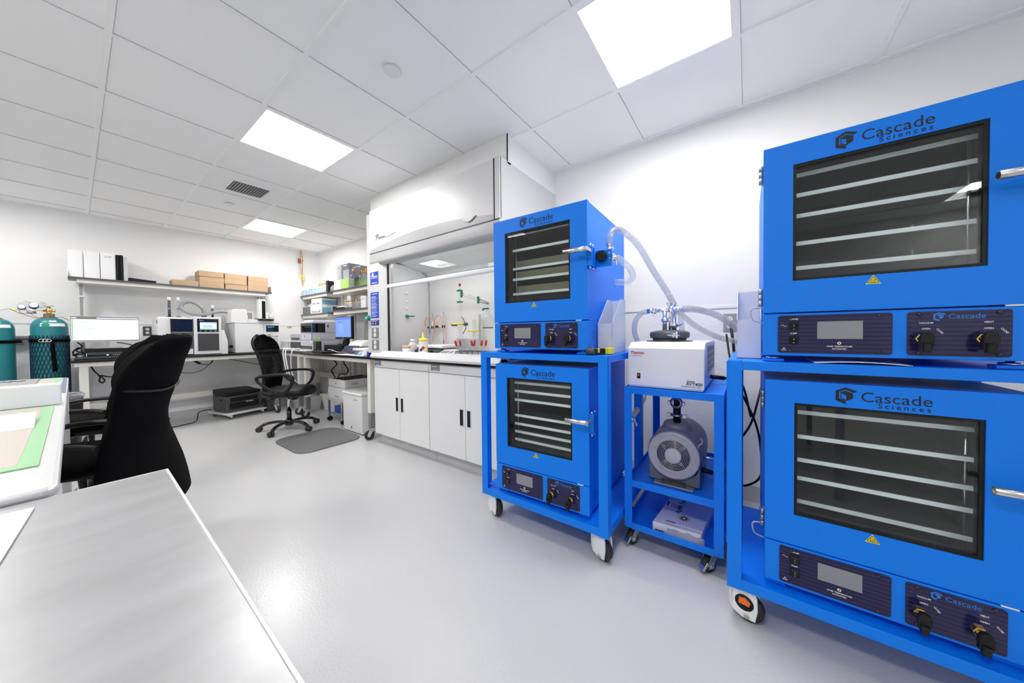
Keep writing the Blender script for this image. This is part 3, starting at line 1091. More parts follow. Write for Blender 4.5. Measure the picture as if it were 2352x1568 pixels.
# valve block with star knob and clear hoses on the side of the small upper oven
t = thing('vacuum_valve', 'blue valve bracket with black star knob on the small upper oven', 'valve', (1.56, .60, 1.45))
b = MB().box(1.556, 1.562, .538, .632, 1.447, 1.530, .002).box(1.556, 1.60, .626, .632, 1.447, 1.530)
b.build('bracket', BLUE, t)
b = MB()
pts = []
for k in range(64):
    a = 2 * PI * k / 64
    r = .0255 + .0022 * math.cos(8 * a)
    pts.append((.583 + r * math.cos(a), 1.4965 + r * math.sin(a)))
b.prism(pts, 'x', 1.528, 1.546, .004)
b.cyl((1.545, .583, 1.4965), (1.558, .583, 1.4965), .012)
b.build('star_knob', BLACK, t)
b = MB().use(CHROME)
b.lathe([(.013, 1.528), (.016, 1.531), (.016, 1.538), (.0125, 1.540), (.0125, 1.547), (.0155, 1.549), (.0155, 1.560), (.0135, 1.562)], (1.58, .556, 0), 'z', 18)
b.box(1.570, 1.590, .535, .545, 1.531, 1.542, .002)
b.lathe([(.012, .552), (.019, .548), (.019, .540), (.013, .537), (.013, .515)], (1.595, 0, 1.488), 'y', 18)
b.box(1.587, 1.603, .524, .532, 1.455, 1.484, .002).box(1.574, 1.618, .537, .545, 1.496, 1.512, .002)
for dz in (-.005, .022):
    b.lathe([(.004, 0), (.004, -.004)], (1.556, .549, 1.488 + dz), 'x', 8)
b.build('clamp_fittings', CHROME, t)

def hose(name, label, pts, r, pitch=.0115, wire=True, cat='hose', group='clear vacuum hoses'):
    path = cat_curve(pts, 10)
    t = thing(name, label, cat, tuple(path[0]), group)
    MB().tube(path, r, 14).build('tube_wall', TUBEC, t)
    if wire:
        MB().tube(coil(path, r * .98, pitch, 10), .0011, 4).build('wire_coil', mat('hose_rib_grey', (.46, .46, .48), .3, vary=.05), t)
    return t
hose('vacuum_hose', 'clear ribbed hose arching from the small upper oven down to the steel manifold', [(1.58, .556, 1.556), (1.59, .558, 1.60), (1.63, .545, 1.640), (1.70, .520, 1.640), (1.78, .47, 1.58), (1.88, .42, 1.46), (1.96, .365, 1.345), (2.00, .335, 1.272)], .0165)
hose('vacuum_hose', 'short clear hose curling back from the star knob valve on the small oven', [(1.60, .520, 1.488), (1.66, .512, 1.476), (1.76, .505, 1.455), (1.83, .515, 1.425), (1.85, .55, 1.405), (1.80, .60, 1.402)], .0165, wire=False)
# ================================================================= MIDDLE CART WITH TRAP AND PUMP
t = thing('utility_cart', 'blue open shelf cart between the two oven carts', 'cart', (2.0, .31, 0))
CX0, CX1, CYL, CYR = 1.695, 2.36, .522, .082
w = .038
for x, y in ((CX0, CYL - w), (CX0, CYR), (CX1 - w, CYL - w), (CX1 - w, CYR)):
    b = MB()
    yo = y if y < .3 else y + w - .004
    xo = x if x < 2 else x + w - .004
    b.box(xo, xo + .004, y, y + w, .098, .835).box(x + .004 if x < 2 else x, x + w if x < 2 else x + w - .004, yo, yo + .004, .098, .835)
    b.build('post', BLUE, t)
for nm, zt, hh in (('top_shelf', .835, .034), ('middle_shelf', .349, .034), ('bottom_shelf', .123, .032)):
    b = MB()
    zf = zt - (.003 if nm == 'top_shelf' else .026)
    b.box(CX0 + .003, CX1 - .003, CYR + .003, CYL - .003, zf - .003, zf)
    b.box(CX0 + .001, CX0 + .005, CYR + w, CYL - w, zt - hh, zt, .001).box(CX1 - .005, CX1 - .001, CYR + w, CYL - w, zt - hh, zt)
    b.box(CX0 + w, CX1 - w, CYL - .005, CYL - .001, zt - hh, zt).box(CX0 + w, CX1 - w, CYR + .001, CYR + .005, zt - hh, zt)
    b.build(nm, BLUE, t)
for x, y, a in ((CX0 + .05, CYL - .045, 2.6), (CX0 + .05, CYR + .045, 2.5), (CX1 - .05, CYL - .045, .3), (CX1 - .05, CYR + .045, .3)):
    swivel_caster(t, x, y, .096, .034, a, GALV, style='plain')

# refrigerated vapour trap
TX0, TX1, TY0, TY1, TZ0 = 1.722, 2.30, .160, .510, .836
t = thing('vapor_trap', 'white boxy vapor trap with red lettering on the middle blue cart', 'vapor trap', (2.0, .335, TZ0))
b = MB()
b.prism([(TX0, TZ0 + .008), (TX0, 1.036), (TX0 + .055, 1.066), (TX1, 1.066), (TX1, TZ0 + .008)], 'y', TY0, TY1, .004)
b.build('housing', INST, t)
MB().box(TX0 + .006, TX1 - .01, TY0 + .006, TY1 - .006, TZ0, TZ0 + .008).build('base_edge', mat('trap_base_cream', (.70, .66, .58), .5, vary=.02), t)
b = MB().use(LGREY)
b.box(TX0 + .10, TX1 - .03, TY0 - .002, TY0, TZ0 + .07, 1.05)
b.use(MGREY)
for i in range(9):
    for j in range(4):
        b.box(TX0 + .112 + i * .042, TX0 + .146 + i * .042, TY0 - .003, TY0 - .0005, TZ0 + .078 + j * .033, TZ0 + .105 + j * .033)
b.build('side_grille', LGREY, t)
b = MB().use(BLACK).box(TX0 - .002, TX0, .447, .464, .879, .908, .001)
b.box(TX0 - .004, TX0, .450, .461, .882, .905)
b.use(ORANGE).box(TX0 - .005, TX0, .4525, .4585, .893, .902)
b.build('power_switch', BLACK, t)
b = MB().text('Thermo', .0205, face_m((TX0 - .0005, .4955, 1.0065), (-1, 0, 0)), bold=.025, depth=.0003)
b.build('red_lettering', RINK, t)
b = MB().text('SCIENTIFIC', .0085, face_m((TX0 - .0005, .4925, .9945), (-1, 0, 0)), spacing=1.35, depth=.0003)
b.build('grey_lettering', MGREY, t)
b = MB()
b.text('Savant', .0125, face_m((TX0 - .0005, .2335, .878), (-1, 0, 0)), shear=.15, bold=.02, depth=.0003)
b.text('RVT400', .0205, face_m((TX0 - .0005, .2365, .862), (-1, 0, 0)), shear=.15, bold=.015, depth=.0003)
b.text('Refrigerated Vapor Trap', .0082, face_m((TX0 - .0005, .258, .853), (-1, 0, 0)), shear=.15, depth=.0003)
b.build('black_lettering', INK, t)
MB().cyl((TX0 + .30, TY0 - .004, .875), (TX0 + .34, TY0 - .06, .866), .011).tube(cat_curve([(TX0 + .34, TY0 - .06, .866), (2.15, .07, .855), (2.3, .02, .80), (2.4, -.02, .6)]), .0065, 8).build('power_cord', BLACK, t)
LC = (1.975, .355)
b = MB().use(DGREY).lathe([(.118, 1.066), (.118, 1.070), (.086, 1.071), (.086, 1.083), (.098, 1.086), (.102, 1.094), (.102, 1.112), (.096, 1.120), (.060, 1.128), (.02, 1.131)], (LC[0], LC[1], 0), 'z', 40)
lid = b.build('cold_trap_lid', PUMPG, t)
b = MB().use(SATIN)
b.prism([(LC[0] - .118, .320), (LC[0] - .100, .300), (LC[0] - .100, .335)], 'z', 1.088, 1.112, .004)
b.prism([(LC[0] - .125, .292), (LC[0] - .108, .285), (LC[0] - .10, .330), (LC[0] - .115, .345)], 'z', 1.098, 1.104, .002)
b.cyl((LC[0] - .11, .300, 1.085), (LC[0] - .11, .300, 1.118), .005)
b.build('wing_clamp', SATIN, t)
def kf(b, p, axis, r=.020):
    """pipe flange clamp ring with a wing nut"""
    c = Vector(p)
    b.lathe([(r * .75, -.012), (r, -.010), (r * 1.12, -.004), (r * 1.12, .004), (r, .010), (r * .75, .012)], p, axis, 22)
    d = {'x': (0, 1, 0), 'y': (1, 0, 0), 'z': (0, 1, 0)}[axis]
    d = Vector(d)
    e = c - d * r * 1.1
    b.box(e.x - .008, e.x + .008, e.y - .008, e.y + .008, e.z - .006, e.z + .006, .002)
    b.cyl(e, e - d * .016 + Vector((0, 0, -.022 if axis != 'z' else .004)), .0035)
    b.hexa([tuple(e - d * .014 + Vector(v)) for v in ((-.003, -.003, -.034), (.003, -.003, -.034), (.003, .003, -.034), (-.003, .003, -.034), (-.003, -.006, -.016), (.003, -.006, -.016), (.003, .006, -.016), (-.003, .006, -.016))])
b = MB()
px, py = 1.97, .378
b.cyl((px, py, 1.128), (px, py, 1.24), .0115, seg=18)
b.cyl((px, .445, 1.242), (px, .335, 1.242), .0115, seg=18)
kf(b, (px, .432, 1.242), 'y', .019)
kf(b, (px, .342, 1.242), 'y', .022)
kf(b, (px, py - .002, 1.186), 'z', .018)
b.cyl((px, .470, 1.240), (px, .432, 1.242), .0145, seg=18)
b.cyl((px, .335, 1.242), (px, .288, 1.243), .0165, seg=18)
b.cyl((px + .02, py - .045, 1.125), (px + .02, py - .045, 1.225), .012, seg=16)
b.cyl((px + .03, py - .022, 1.125), (px + .03, py - .022, 1.215), .007, seg=12)
kf(b, (px + .02, py - .045, 1.156), 'z', .019)
b.cyl((px + .02, py - .045, 1.215), (px + .04, .335, 1.268), .013, seg=16)
kf(b, (px + .03, .34, 1.262), 'x', .018)
for dy in (-.010, .012):
    b.hexa([(px - .012, .345 + dy - .004, 1.258), (px - .006, .345 + dy - .004, 1.258), (px - .006, .345 + dy + .004, 1.258), (px - .012, .345 + dy + .004, 1.258), (px - .012, .345 + dy * 1.6 - .006, 1.285), (px - .006, .345 + dy * 1.6 - .006, 1.285), (px - .006, .345 + dy * 1.6 + .006, 1.285), (px - .012, .345 + dy * 1.6 + .006, 1.285)])
for k in range(5):
    b.lathe([(.0168, -.003), (.018, 0), (.0168, .003)], (px, .288 + k * .008, 1.243), 'y', 18)
b.build('steel_manifold', CHROME, t)
b = MB().tube(cat_curve([(px - .012, py - .062, 1.152), (px - .014, py - .078, 1.154), (px - .014, py - .092, 1.162)], 4), .0018, 6)
b.build('clamp_lever', BLACK, t)
hose('vacuum_hose', 'grey ribbed clear hose looping down at the left of the vapor trap', [(1.97, .470, 1.240), (1.98, .505, 1.232), (2.0, .545, 1.19), (2.02, .558, 1.12), (2.06, .545, 1.05), (2.12, .535, .98)], .0155)
hose('vacuum_hose', 'upper clear ribbed hose running right from the steel manifold', [(1.97, .288, 1.243), (2.02, .255, 1.246), (2.12, .205, 1.238), (2.22, .130, 1.205), (2.34, .03, 1.12), (2.38, -.04, 1.06), (2.38, -.10, 1.0)], .0185)
hose('vacuum_hose', 'lower clear ribbed hose sloping right below the other clear hose', [(2.06, .345, 1.26), (2.14, .320, 1.225), (2.24, .250, 1.150), (2.32, .165, 1.095), (2.38, .075, 1.062), (2.40, -.03, 1.055), (2.40, -.12, 1.05)], .0165)
hose('vacuum_hose', 'translucent tube standing behind the steel manifold', [(2.03, .312, 1.245), (2.04, .306, 1.18), (2.05, .300, 1.12), (2.06, .296, 1.068)], .0145, wire=False)

# scroll pump on the middle shelf
t = thing('vacuum_pump', 'grey round vacuum pump with a fan grille on the middle shelf', 'pump', (1.97, .30, .323))
PC = (.309, .478)
ZS = .3245
b = MB()
def body_ring(s):
    pts = []
    for k in range(49):
        a = -PI * .22 + PI * 1.44 * k / 48
        pts.append((PC[0] + .130 * s * math.cos(a), PC[1] + .130 * s * math.sin(a)))
    return pts
b.use(PUMPG)
secs = [(1.828, .90), (1.836, .96), (1.852, 1.0), (1.99, 1.02), (2.10, 1.0), (2.17, .95), (2.19, .86)]
rings = []
for x, s in secs:
    rings.append([b.b.verts.new((x, y, z)) for y, z in body_ring(s)] + [b.b.verts.new((x, PC[0] - .118, ZS + .018)), b.b.verts.new((x, PC[0] + .118, ZS + .018))])
fs = []
n = len(rings[0])
for k in range(len(rings) - 1):
    for i in range(n):
        j = (i + 1) % n
        fs.append(b.b.faces.new((rings[k][i], rings[k][j], rings[k + 1][j], rings[k + 1][i])))
fs += [b.b.faces.new(rings[0][::-1]), b.b.faces.new(rings[-1])]
b._tag(fs, True)
b.lathe([(.075, PC[1] + .085), (.072, PC[1] + .12), (.066, PC[1] + .142), (.058, PC[1] + .150), (.050, PC[1] + .148)], (1.93, PC[0], 0), 'z', 28)
pb = b.build('pump_body', PUMPG, t)
b = MB().lathe([(.088, 1.822), (.121, 1.822), (.124, 1.815), (.119, 1.806), (.110, 1.806), (.106, 1.811), (.096, 1.808), (.090, 1.811), (.082, 1.807), (.079, 1.812)], (0, PC[0], PC[1]), 'x', 56, caps=False)
b.build('front_ring', PUMPL, t)
MB().lathe([(.080, 1.822), (.080, 1.8225)], (0, PC[0], PC[1]), 'x', 40).build('fan_opening', INK, t)
b = MB()
for r in (.042, .049, .056, .063, .070, .077):
    b.tube([(1.8095, PC[0] + r * math.cos(2 * PI * k / 40), PC[1] + r * math.sin(2 * PI * k / 40)) for k in range(41)], .0012, 5, caps=False)
for a0 in (.75, 2.35, 3.9, 5.5):
    for d in (-.004, .004):
        ca, sa = math.cos(a0), math.sin(a0)
        b.tube([(1.8085, PC[0] + ca * .034 - sa * d, PC[1] + sa * .034 + ca * d), (1.8085, PC[0] + ca * .082 - sa * d, PC[1] + sa * .082 + ca * d)], .0012, 5)
for k in range(6):
    a = 2 * PI * k / 6 + .3
    b.lathe([(.0045, 1.809), (.004, 1.804), (.002, 1.803)], (0, PC[0] + .086 * math.cos(a), PC[1] + .086 * math.sin(a)), 'x', 10)
g = b.build('wire_grille', CHROME, t)
MB().lathe([(.039, 1.814), (.039, 1.806), (.036, 1.804), (.020, 1.8035)], (0, PC[0], PC[1]), 'x', 36).build('centre_disc', LGREY, t)
b = MB()
b.prism([(PC[0] - .121, ZS + .110), (PC[0] - .121, ZS + .004), (PC[0] + .121, ZS + .004), (PC[0] + .121, ZS + .110), (PC[0] + .095, ZS + .05), (PC[0], ZS + .022), (PC[0] - .095, ZS + .05)], 'x', 1.826, 2.15, .006)
b.build('pedestal', PUMPG, t)
b = MB().use(SATIN).box(1.775, 1.815, .212, .398, ZS, ZS + .010, .002).box(1.795, 2.12, .225, .385, ZS, ZS + .004)
b.use(DGREY)
b.lathe([(.006, 1.80), (.006, 1.79)], (0, .252, ZS + .018), 'x', 10).lathe([(.006, 1.80), (.006, 1.79)], (0, .358, ZS + .018), 'x', 10).box(1.80, 1.812, .25, .36, ZS + .010, ZS + .024)
b.build('foot_bracket', SATIN, t)
b = MB().use(BLACK)
b.cyl((1.93, PC[0], .616), (1.93, PC[0], .72), .019, seg=20)
b.cyl((1.93, PC[0], .72), (1.93, PC[0] + .0, .775), .017, seg=18)
b.use(SATIN)
b.lathe([(.022, .658), (.029, .661), (.029, .669), (.022, .672)], (1.93, PC[0], 0), 'z', 22)
b.box(1.905, 1.935, PC[0] - .05, PC[0] - .028, .655, .675, .002).box(1.905, 1.935, PC[0] + .028, PC[0] + .045, .655, .675, .002)
b.lathe([(.020, -.012), (.032, -.008), (.032, .004), (.020, .008)], (1.915, PC[0], .735), 'x', 26, caps=False)
b.box(1.90, 1.925, PC[0] + .030, PC[0] + .042, .722, .742, .002).box(1.90, 1.925, PC[0] - .042, PC[0] - .030, .722, .742, .002)
b.build('inlet_fitting', BLACK, t)
b = MB().cyl((1.88, PC[0] - .115, .478), (1.88, PC[0] - .185, .478), .007, seg=12)
kf(b, (1.88, PC[0] - .195, .478), 'y', .016)
for dy in (-.006, .008):
    b.hexa([(1.876, .114 + dy - .003, .495), (1.884, .114 + dy - .003, .495), (1.884, .114 + dy + .003, .495), (1.876, .114 + dy + .003, .495), (1.876, .114 + dy * 2 - .005, .520), (1.884, .114 + dy * 2 - .005, .520), (1.884, .114 + dy * 2 + .005, .520), (1.876, .114 + dy * 2 + .005, .520)])
b.build('exhaust_fitting', SATIN, t)
b = MB().cyl((1.90, PC[0] - .11, .405), (1.90, PC[0] - .17, .398), .012, seg=12)
b.tube(cat_curve([(1.90, PC[0] - .17, .398), (1.92, .115, .39), (2.02, .098, .37), (2.15, .10, .345)], 6), .006, 8)
b.build('power_plug', BLACK, t)
b = MB()
b.tube(cat_curve([(1.835, .185, .585), (1.838, .180, .56), (1.838, .197, .538), (1.838, .1925, .46), (1.845, .197, .41)], 6), .004, 6)
b.build('cover_edge', PUMPL, t)
# flat shipping carton with a star of dots
t = thing('shipping_carton', 'flat white carton with a black dotted star on the lowest shelf of the middle cart', 'box', (1.88, .28, .098))
BZ0, BZ1 = .0985, .152
q = [(1.722, .390), (1.732, .172), (2.055, .150), (2.035, .360)]
b = MB().hexa([(x, y, BZ0) for x, y in q] + [(x, y, BZ1) for x, y in q], .004)
b.build('carton', mat('white_carton', (.74, .74, .78), .5, vary=.03), t)
b = MB().hexa([(1.7195, .322, BZ1 - .012), (1.7215, .176, BZ1 - .012), (1.765, .173, BZ1 + .0005), (1.760, .320, BZ1 + .0005), (1.7195, .322, BZ1 - .010), (1.7215, .176, BZ1 - .010), (1.765, .173, BZ1 + .0015), (1.760, .320, BZ1 + .0015)])
b.build('front_flap', PAPER, t)
b = MB()
cx_, cy_ = 1.838, .262
for k in range(12):
    a = 2 * PI * k / 12
    ln = (3, 4, 3, 4, 3, 4)[k % 6]
    for j in range(5):
        r = .012 + j * .0075
        s = (.0038, .0034, .0026, .0019, .0013)[j]
        if k % 2 == 0 or j < 4:
            b.lathe([(s, BZ1 + .0002), (s, BZ1 + .0006)], (cx_ + r * math.cos(a), cy_ + r * math.sin(a) * .9, 0), 'z', 8)
Mtx = Matrix.Translation((1.875, .288, BZ1 + .0004)) @ Matrix.Rotation(math.radians(-3), 4, 'Z')
b.text('Agilent Technologies', .034, Mtx, bold=.01, depth=.0002)
b.text('3', .0001, Mtx, depth=.0001) if 0 else None
b.build('lettering', INK, t)
b = MB().box(1.93, 1.98, .352, .362, BZ1 + .0001, BZ1 + .0006).box(1.925, 1.965, .298, .304, BZ1 + .0001, BZ1 + .0006)
b.build('blue_print', STICKD, t)
b = MB()
for k in range(4):
    b.box(1.925 + .0, 1.965, .310 + k * .009, .313 + k * .009, BZ1 + .0001, BZ1 + .0005)
for k in range(11):
    b.box(1.7205, 1.722, .334 + k * .0042, .336 + k * .0042 + (k % 3) * .0006, BZ0 + .010, BZ0 + .020)
b.box(1.765, 1.772, .290, .332, BZ1 + .0002, BZ1 + .0007)
b.build('barcode_print', INK, t)
t = thing('bubble_pouch', 'clear plastic pouch leaning on the front of the flat white carton', 'pouch', (1.705, .25, .1))
b = MB()
b.grid(lambda u, v: (1.700 + .018 * v - .004 * math.sin(6 * PI * u) * v, .318 - .160 * u, .0985 + .046 * v + .0015 * math.sin(14 * u)), 14, 4)
b.build('film', POLY, t, solid=.0012)
# black power cords behind the carts
def cord(name, label, pts, r=.0055, m=None, cat='cable'):
    path = cat_curve(pts, 8)
    o = MB().tube(path, r, 8).build(name, m or BLACK)
    d = Vector(path[0])
    o.data.transform(Matrix.Translation(-d))
    o.location = d
    return tag(o, label, cat)
cord('power_cable', 'black power cable crossing behind the left post of the right oven cart', [(2.30, .10, 1.10), (2.2, .075, .95), (2.15, .030, .80), (2.12, -.035, .64), (2.12, -.06, .50), (2.15, -.06, .34), (2.16, .0, .27), (2.2, .05, .25)])
cord('power_cable', 'second black power cable crossing the other behind the right oven cart', [(2.35, -.08, .86), (2.22, -.055, .76), (2.16, -.02, .62), (2.15, .03, .52), (2.18, .06, .46)])
cord('power_cable', 'black power cord hanging from the steel outlet behind the hoses', [(2.59, .090, 1.165), (2.53, .082, 1.12), (2.50, .070, 1.02), (2.50, .065, .86), (2.52, .07, .5), (2.5, .1, .2)], .008)
t = thing('metal_pipe', 'bent grey pipe behind the middle cart near the left oven', 'pipe', (2.2, .6, .6))
MB().tube(cat_curve([(1.90, .545, .62), (2.05, .552, .635), (2.18, .56, .66), (2.25, .56, .70), (2.26, .56, .80)]), .017, 10).build('tube_wall', LGREY, t)
b = MB()
kf(b, (1.885, .545, .615), 'x', .018)
b.cyl((1.80, .550, .612), (1.885, .545, .615), .012)
b.build('clamp', CHROME, t)
# ================================================================= FUME HOOD
HX = 1.79
t = thing('fume_hood', 'white fume hood with a raised glass sash and a script name', 'fume hood', (2.1, 2.3, .92))
b = MB()
b.box(1.80, XR - .004, 1.418, 1.435, .93, 2.375, .001)
b.box(HX, 1.81, 1.418, 1.464, 1.94, 2.378, .002)
b.build('side_panel', HOODW, t)
b = MB()
b.box(1.86, XR - .004, 3.235, 3.252, .93, 2.372)
b.box(1.84, 1.86, 3.117, 3.252, .93, 2.372)
b.build('side_panel', HOODW, t)
# corner posts with a slanted inner edge
def post(ya, yb, sgn, ch=.07):
    b = MB()
    poly = [(HX, ya), (HX, yb - sgn * ch), (HX + .06, yb), (HX + .10, yb), (HX + .10, ya)]
    b.prism(poly, 'z', .905, 1.93, .003)
    return b.build('corner_post', HOODW, t)
p1 = post(3.115, 2.895, -1)
p2 = post(1.42, 1.478, 1, .02)
MB().box(HX + .052, HX + .066, 2.868, 2.896, .955, 1.83).build('sash_track', BLACK, t)
MB().box(HX + .052, HX + .066, 1.478, 1.490, .955, 1.83).build('sash_track', BLACK, t)
MB().box(HX + .056, HX + .085, 2.835, 2.868, .955, 1.83).build('track_trim', SATIN, t)
# upper front panel: white sheet, grey arched band, dark seam, rounded grey sash housing
b = MB().box(HX, HX + .02, 1.474, 3.105, 1.937, 2.368, .003)
fp = b.build('front_panel', HOODW, t)
arc = [(3.105, 1.940)]
for k in range(25):
    y = 3.10 - 1.626 * k / 24
    u = k / 24
    z = 1.945 + .088 * math.sin(PI * min(1, .06 + u * .86)) ** .8
    arc.append((y, z))
arc.append((1.474, 1.940))
MB().prism(arc, 'x', HX - .0012, HX + .002).build('grey_band', HOODG, t)
b = MB()
b.box(HX - .0008, HX + .01, 1.464, 1.474, 1.94, 2.371)
b.box(HX - .0008, HX + .01, 1.474, 3.105, 1.931, 1.937)
b.build('panel_seam', INK, t)
prof = [(HX, 1.930), (HX - .004, 1.925), (HX - .006, 1.88)]
for k in range(7):
    a = PI + (PI / 2) * k / 6
    prof.append((HX + .039 + .045 * math.cos(a), 1.852 + .040 * math.sin(a)))
prof += [(HX + .07, 1.812), (HX + .07, 1.93)]
MB().prism(prof, 'y', 1.425, 3.105, .004, smooth=False).build('sash_housing', HOODG, t)
b = MB()
b.text('P', .085, face_m((HX - .0014, 3.000, 2.052), (-1, 0, 0)), shear=.35, depth=.0004)
b.text('remier', .046, face_m((HX - .0014, 2.962, 2.058), (-1, 0, 0)), shear=.4, depth=.0004)
b.tube(cat_curve([(HX - .001, 2.985, 2.105), (HX - .001, 3.003, 2.09), (HX - .001, 2.975, 2.106), (HX - .001, 2.955, 2.10)], 5), .0015, 5)
b.tube(cat_curve([(HX - .001, 2.862, 2.060), (HX - .001, 2.78, 2.060), (HX - .001, 2.66, 2.075)], 5), .0017, 5)
b.build('lettering', DGREY, fp)
# oval pull on the front panel
b = MB()
b.prism([(1.80, 2.003), (1.70, 2.006), (1.642, 2.004), (1.69, 1.975), (1.722, 1.968), (1.76, 1.982)], 'x', HX - .010, HX, .004)
h = b.build('pull', HOODW, fp)
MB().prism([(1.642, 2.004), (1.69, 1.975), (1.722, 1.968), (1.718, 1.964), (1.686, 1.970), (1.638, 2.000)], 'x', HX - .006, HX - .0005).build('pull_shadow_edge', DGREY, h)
# inner liner: side walls, back baffle, ceiling, curved lip
b = MB()
b.use(LINER).box(1.88, 2.42, 2.945, 2.975, .915, 1.85)
b.box(1.88, 2.42, 1.44, 1.465, .915, 1.95)
b.box(2.415, 2.43, 1.46, 3.0, .915, 1.95)
b.box(1.86, 2.43, 1.44, 3.0, 1.945, 1.955)
b.build('liner', LINER, t)
b = MB()
poly = [(2.40, .915), (2.40, 1.68)]
for k in range(7):
    a = PI / 2 * k / 6
    poly.append((2.34 + .06 * math.cos(a), 1.70 + .10 * math.sin(a)))
poly += [(1.875, 1.888), (1.875, 1.895), (2.345, 1.807)]
for k in range(7):
    a = PI / 2 * (6 - k) / 6
    poly.append((2.345 + .062 * math.cos(a), 1.705 + .10 * math.sin(a)))
poly += [(2.407, .915)]
MB().prism(poly, 'y', 1.467, 2.94, smooth=False).build('back_baffle', LINER, t)
b = MB()
b.prism([(2.396, .915), (2.392, 1.66), (2.385, 1.71), (2.36, 1.765), (2.30, 1.80), (2.29, 1.806), (2.35, 1.80), (2.392, 1.74), (2.403, 1.68), (2.404, .915)], 'y', 2.936, 2.9455)
b.build('baffle_edge', HOODG, t)
# tube lamp under the hood roof
lmp = MB().box(1.88, 1.935, 1.75, 2.75, 1.874, 1.882, .002).build('hood_lamp', WHITE, t)
MB().box(1.885, 1.93, 1.77, 2.73, 1.870, 1.874).build('lamp_tube', glow('hood_lamp_glow', (1, .985, .955), 6.0), lmp)
# sash glass and its white bottom rail
MB().box(1.852, 1.858, 1.49, 2.895, 1.612, 1.835).build('sash_glass', GLASSW, t)
b = MB().prism(rrect(1.838, 1.872, 1.578, 1.618, .012), 'y', 1.49, 2.985 - .09, .001, smooth=True)
b.use(INK).box(1.8505, 1.8595, 1.49, 2.895, 1.618, 1.622)
b.build('sash_rail', WHITE, t)
MB().box(1.846, 1.864, 1.52, 1.58, 1.622, 1.65, .003).build('sash_latch', WHITE2, t)
# work surface with a rolled front airfoil
b = MB()
b.prism([(1.765, .888), (1.762, .905), (1.768, .914), (1.80, .945), (1.83, .958), (1.845, .952), (1.86, .9145), (2.42, .9145), (2.42, .888)], 'y', 1.42, 3.095, .002)
b.build('work_surface', HOODW, t)
# service stickers and outlets on the left post
MB().box(HX - .0012, HX, 2.962, 3.106, 1.622, 1.748).build('blue_label', STICK, p1)
MB().box(HX - .0012, HX, 2.962, 3.106, 1.284, 1.545).build('blue_label', STICK, p1)
MB().box(HX - .0012, HX, 2.962, 3.103, 1.212, 1.268).build('navy_label', STICKD, p1)
b = MB().use(WINK)
b.text('Premier', .036, face_m((HX - .0014, 3.092, 1.692), (-1, 0, 0)), shear=.25, depth=.0003)
b.box(HX - .0016, HX - .0012, 3.045, 3.075, 1.708, 1.738)
for z, w in ((1.684, .12), (1.640, .10), (1.634, .085)):
    b.box(HX - .0016, HX - .0012, 3.034 - w / 2, 3.034 + w / 2, z, z + .0035)
b.box(HX - .0016, HX - .0012, 2.985, 3.085, 1.526, 1.531)
rnd = random.Random(3)
z = 1.500
while z > 1.298:
    w = .115 * rnd.uniform(.6, 1)
    b.box(HX - .0016, HX - .0012, 3.094 - w, 3.094, z, z + .003 if z > 1.49 else z + .0022)
    z -= rnd.choice((.0065, .0065, .0065, .012))
b.text('FIRST AID', .012, face_m((HX - .0014, 3.095, 1.253), (-1, 0, 0)), depth=.0003) if 0 else b.box(HX - .0016, HX - .0012, 2.99, 3.09, 1.255, 1.260)
for y in (3.070, 3.020):
    b.lathe([(.009, -.0016), (.009, -.0012)], (HX, y, 1.233), 'x', 18)
b.use(RINK)
for y in (3.070, 3.020):
    b.lathe([(.005, -.0019), (.005, -.0016)], (HX, y, 1.233), 'x', 12)
b.build('lettering', WINK, p1)
for z0, z1 in ((1.087, 1.190), (.968, 1.068)):
    zc = (z0 + z1) / 2
    b = MB().box(HX - .005, HX, 2.968, 3.092, z0, z1, .002)
    o = b.build('outlet_plate', MGREY, p1)
    b = MB()
    for dz in (.023, -.023):
        b.use(WHITE2).lathe([(.0205, 0), (.0205, -.004)], (HX - .004, 3.030, zc + dz), 'x', 22)
        b.use(INK)
        for dy in (-.007, .007):
            b.box(HX - .0085, HX - .008, 3.030 + dy - .0014, 3.030 + dy + .0014, zc + dz - .001, zc + dz + .010)
        b.box(HX - .0085, HX - .008, 3.027, 3.033, zc + dz - .012, zc + dz - .006)
    b.build('receptacle', WHITE2, t)
b = MB()
for z in (1.56, 1.47, 1.395):
    b.ball((2.098, 2.940, z), .014)
for z in (1.55, 1.46, 1.375):
    b.lathe([(.013, 0), (.014, .004), (.010, .007)], (1.845, 3.235 - .11, z), 'y', 16) if 0 else b.lathe([(.015, 0), (.015, -.006)], (1.84, 3.165, z), 'x', 16)
b.build('plug_buttons', WHITE2, t)
b = MB()
b.lathe([(.018, 2.945), (.019, 2.935), (.014, 2.922), (.008, 2.918)], (2.098, 0, 1.312), 'y', 18)
b.cyl((2.098, 2.925, 1.312), (2.15, 2.88, 1.312), .007)
b.build('inner_valve', GREENV, t)
b = MB()
b.use(GREENV).lathe([(.012, 0), (.026, -.006), (.030, -.03), (.027, -.05)], (1.84, 3.20, 1.292), 'x', 20)
b.use(WHITE2).lathe([(.012, -.05), (.006, -.054)], (1.84, 3.20, 1.292), 'x', 14)
b.build('outer_valve', GREENV, t)

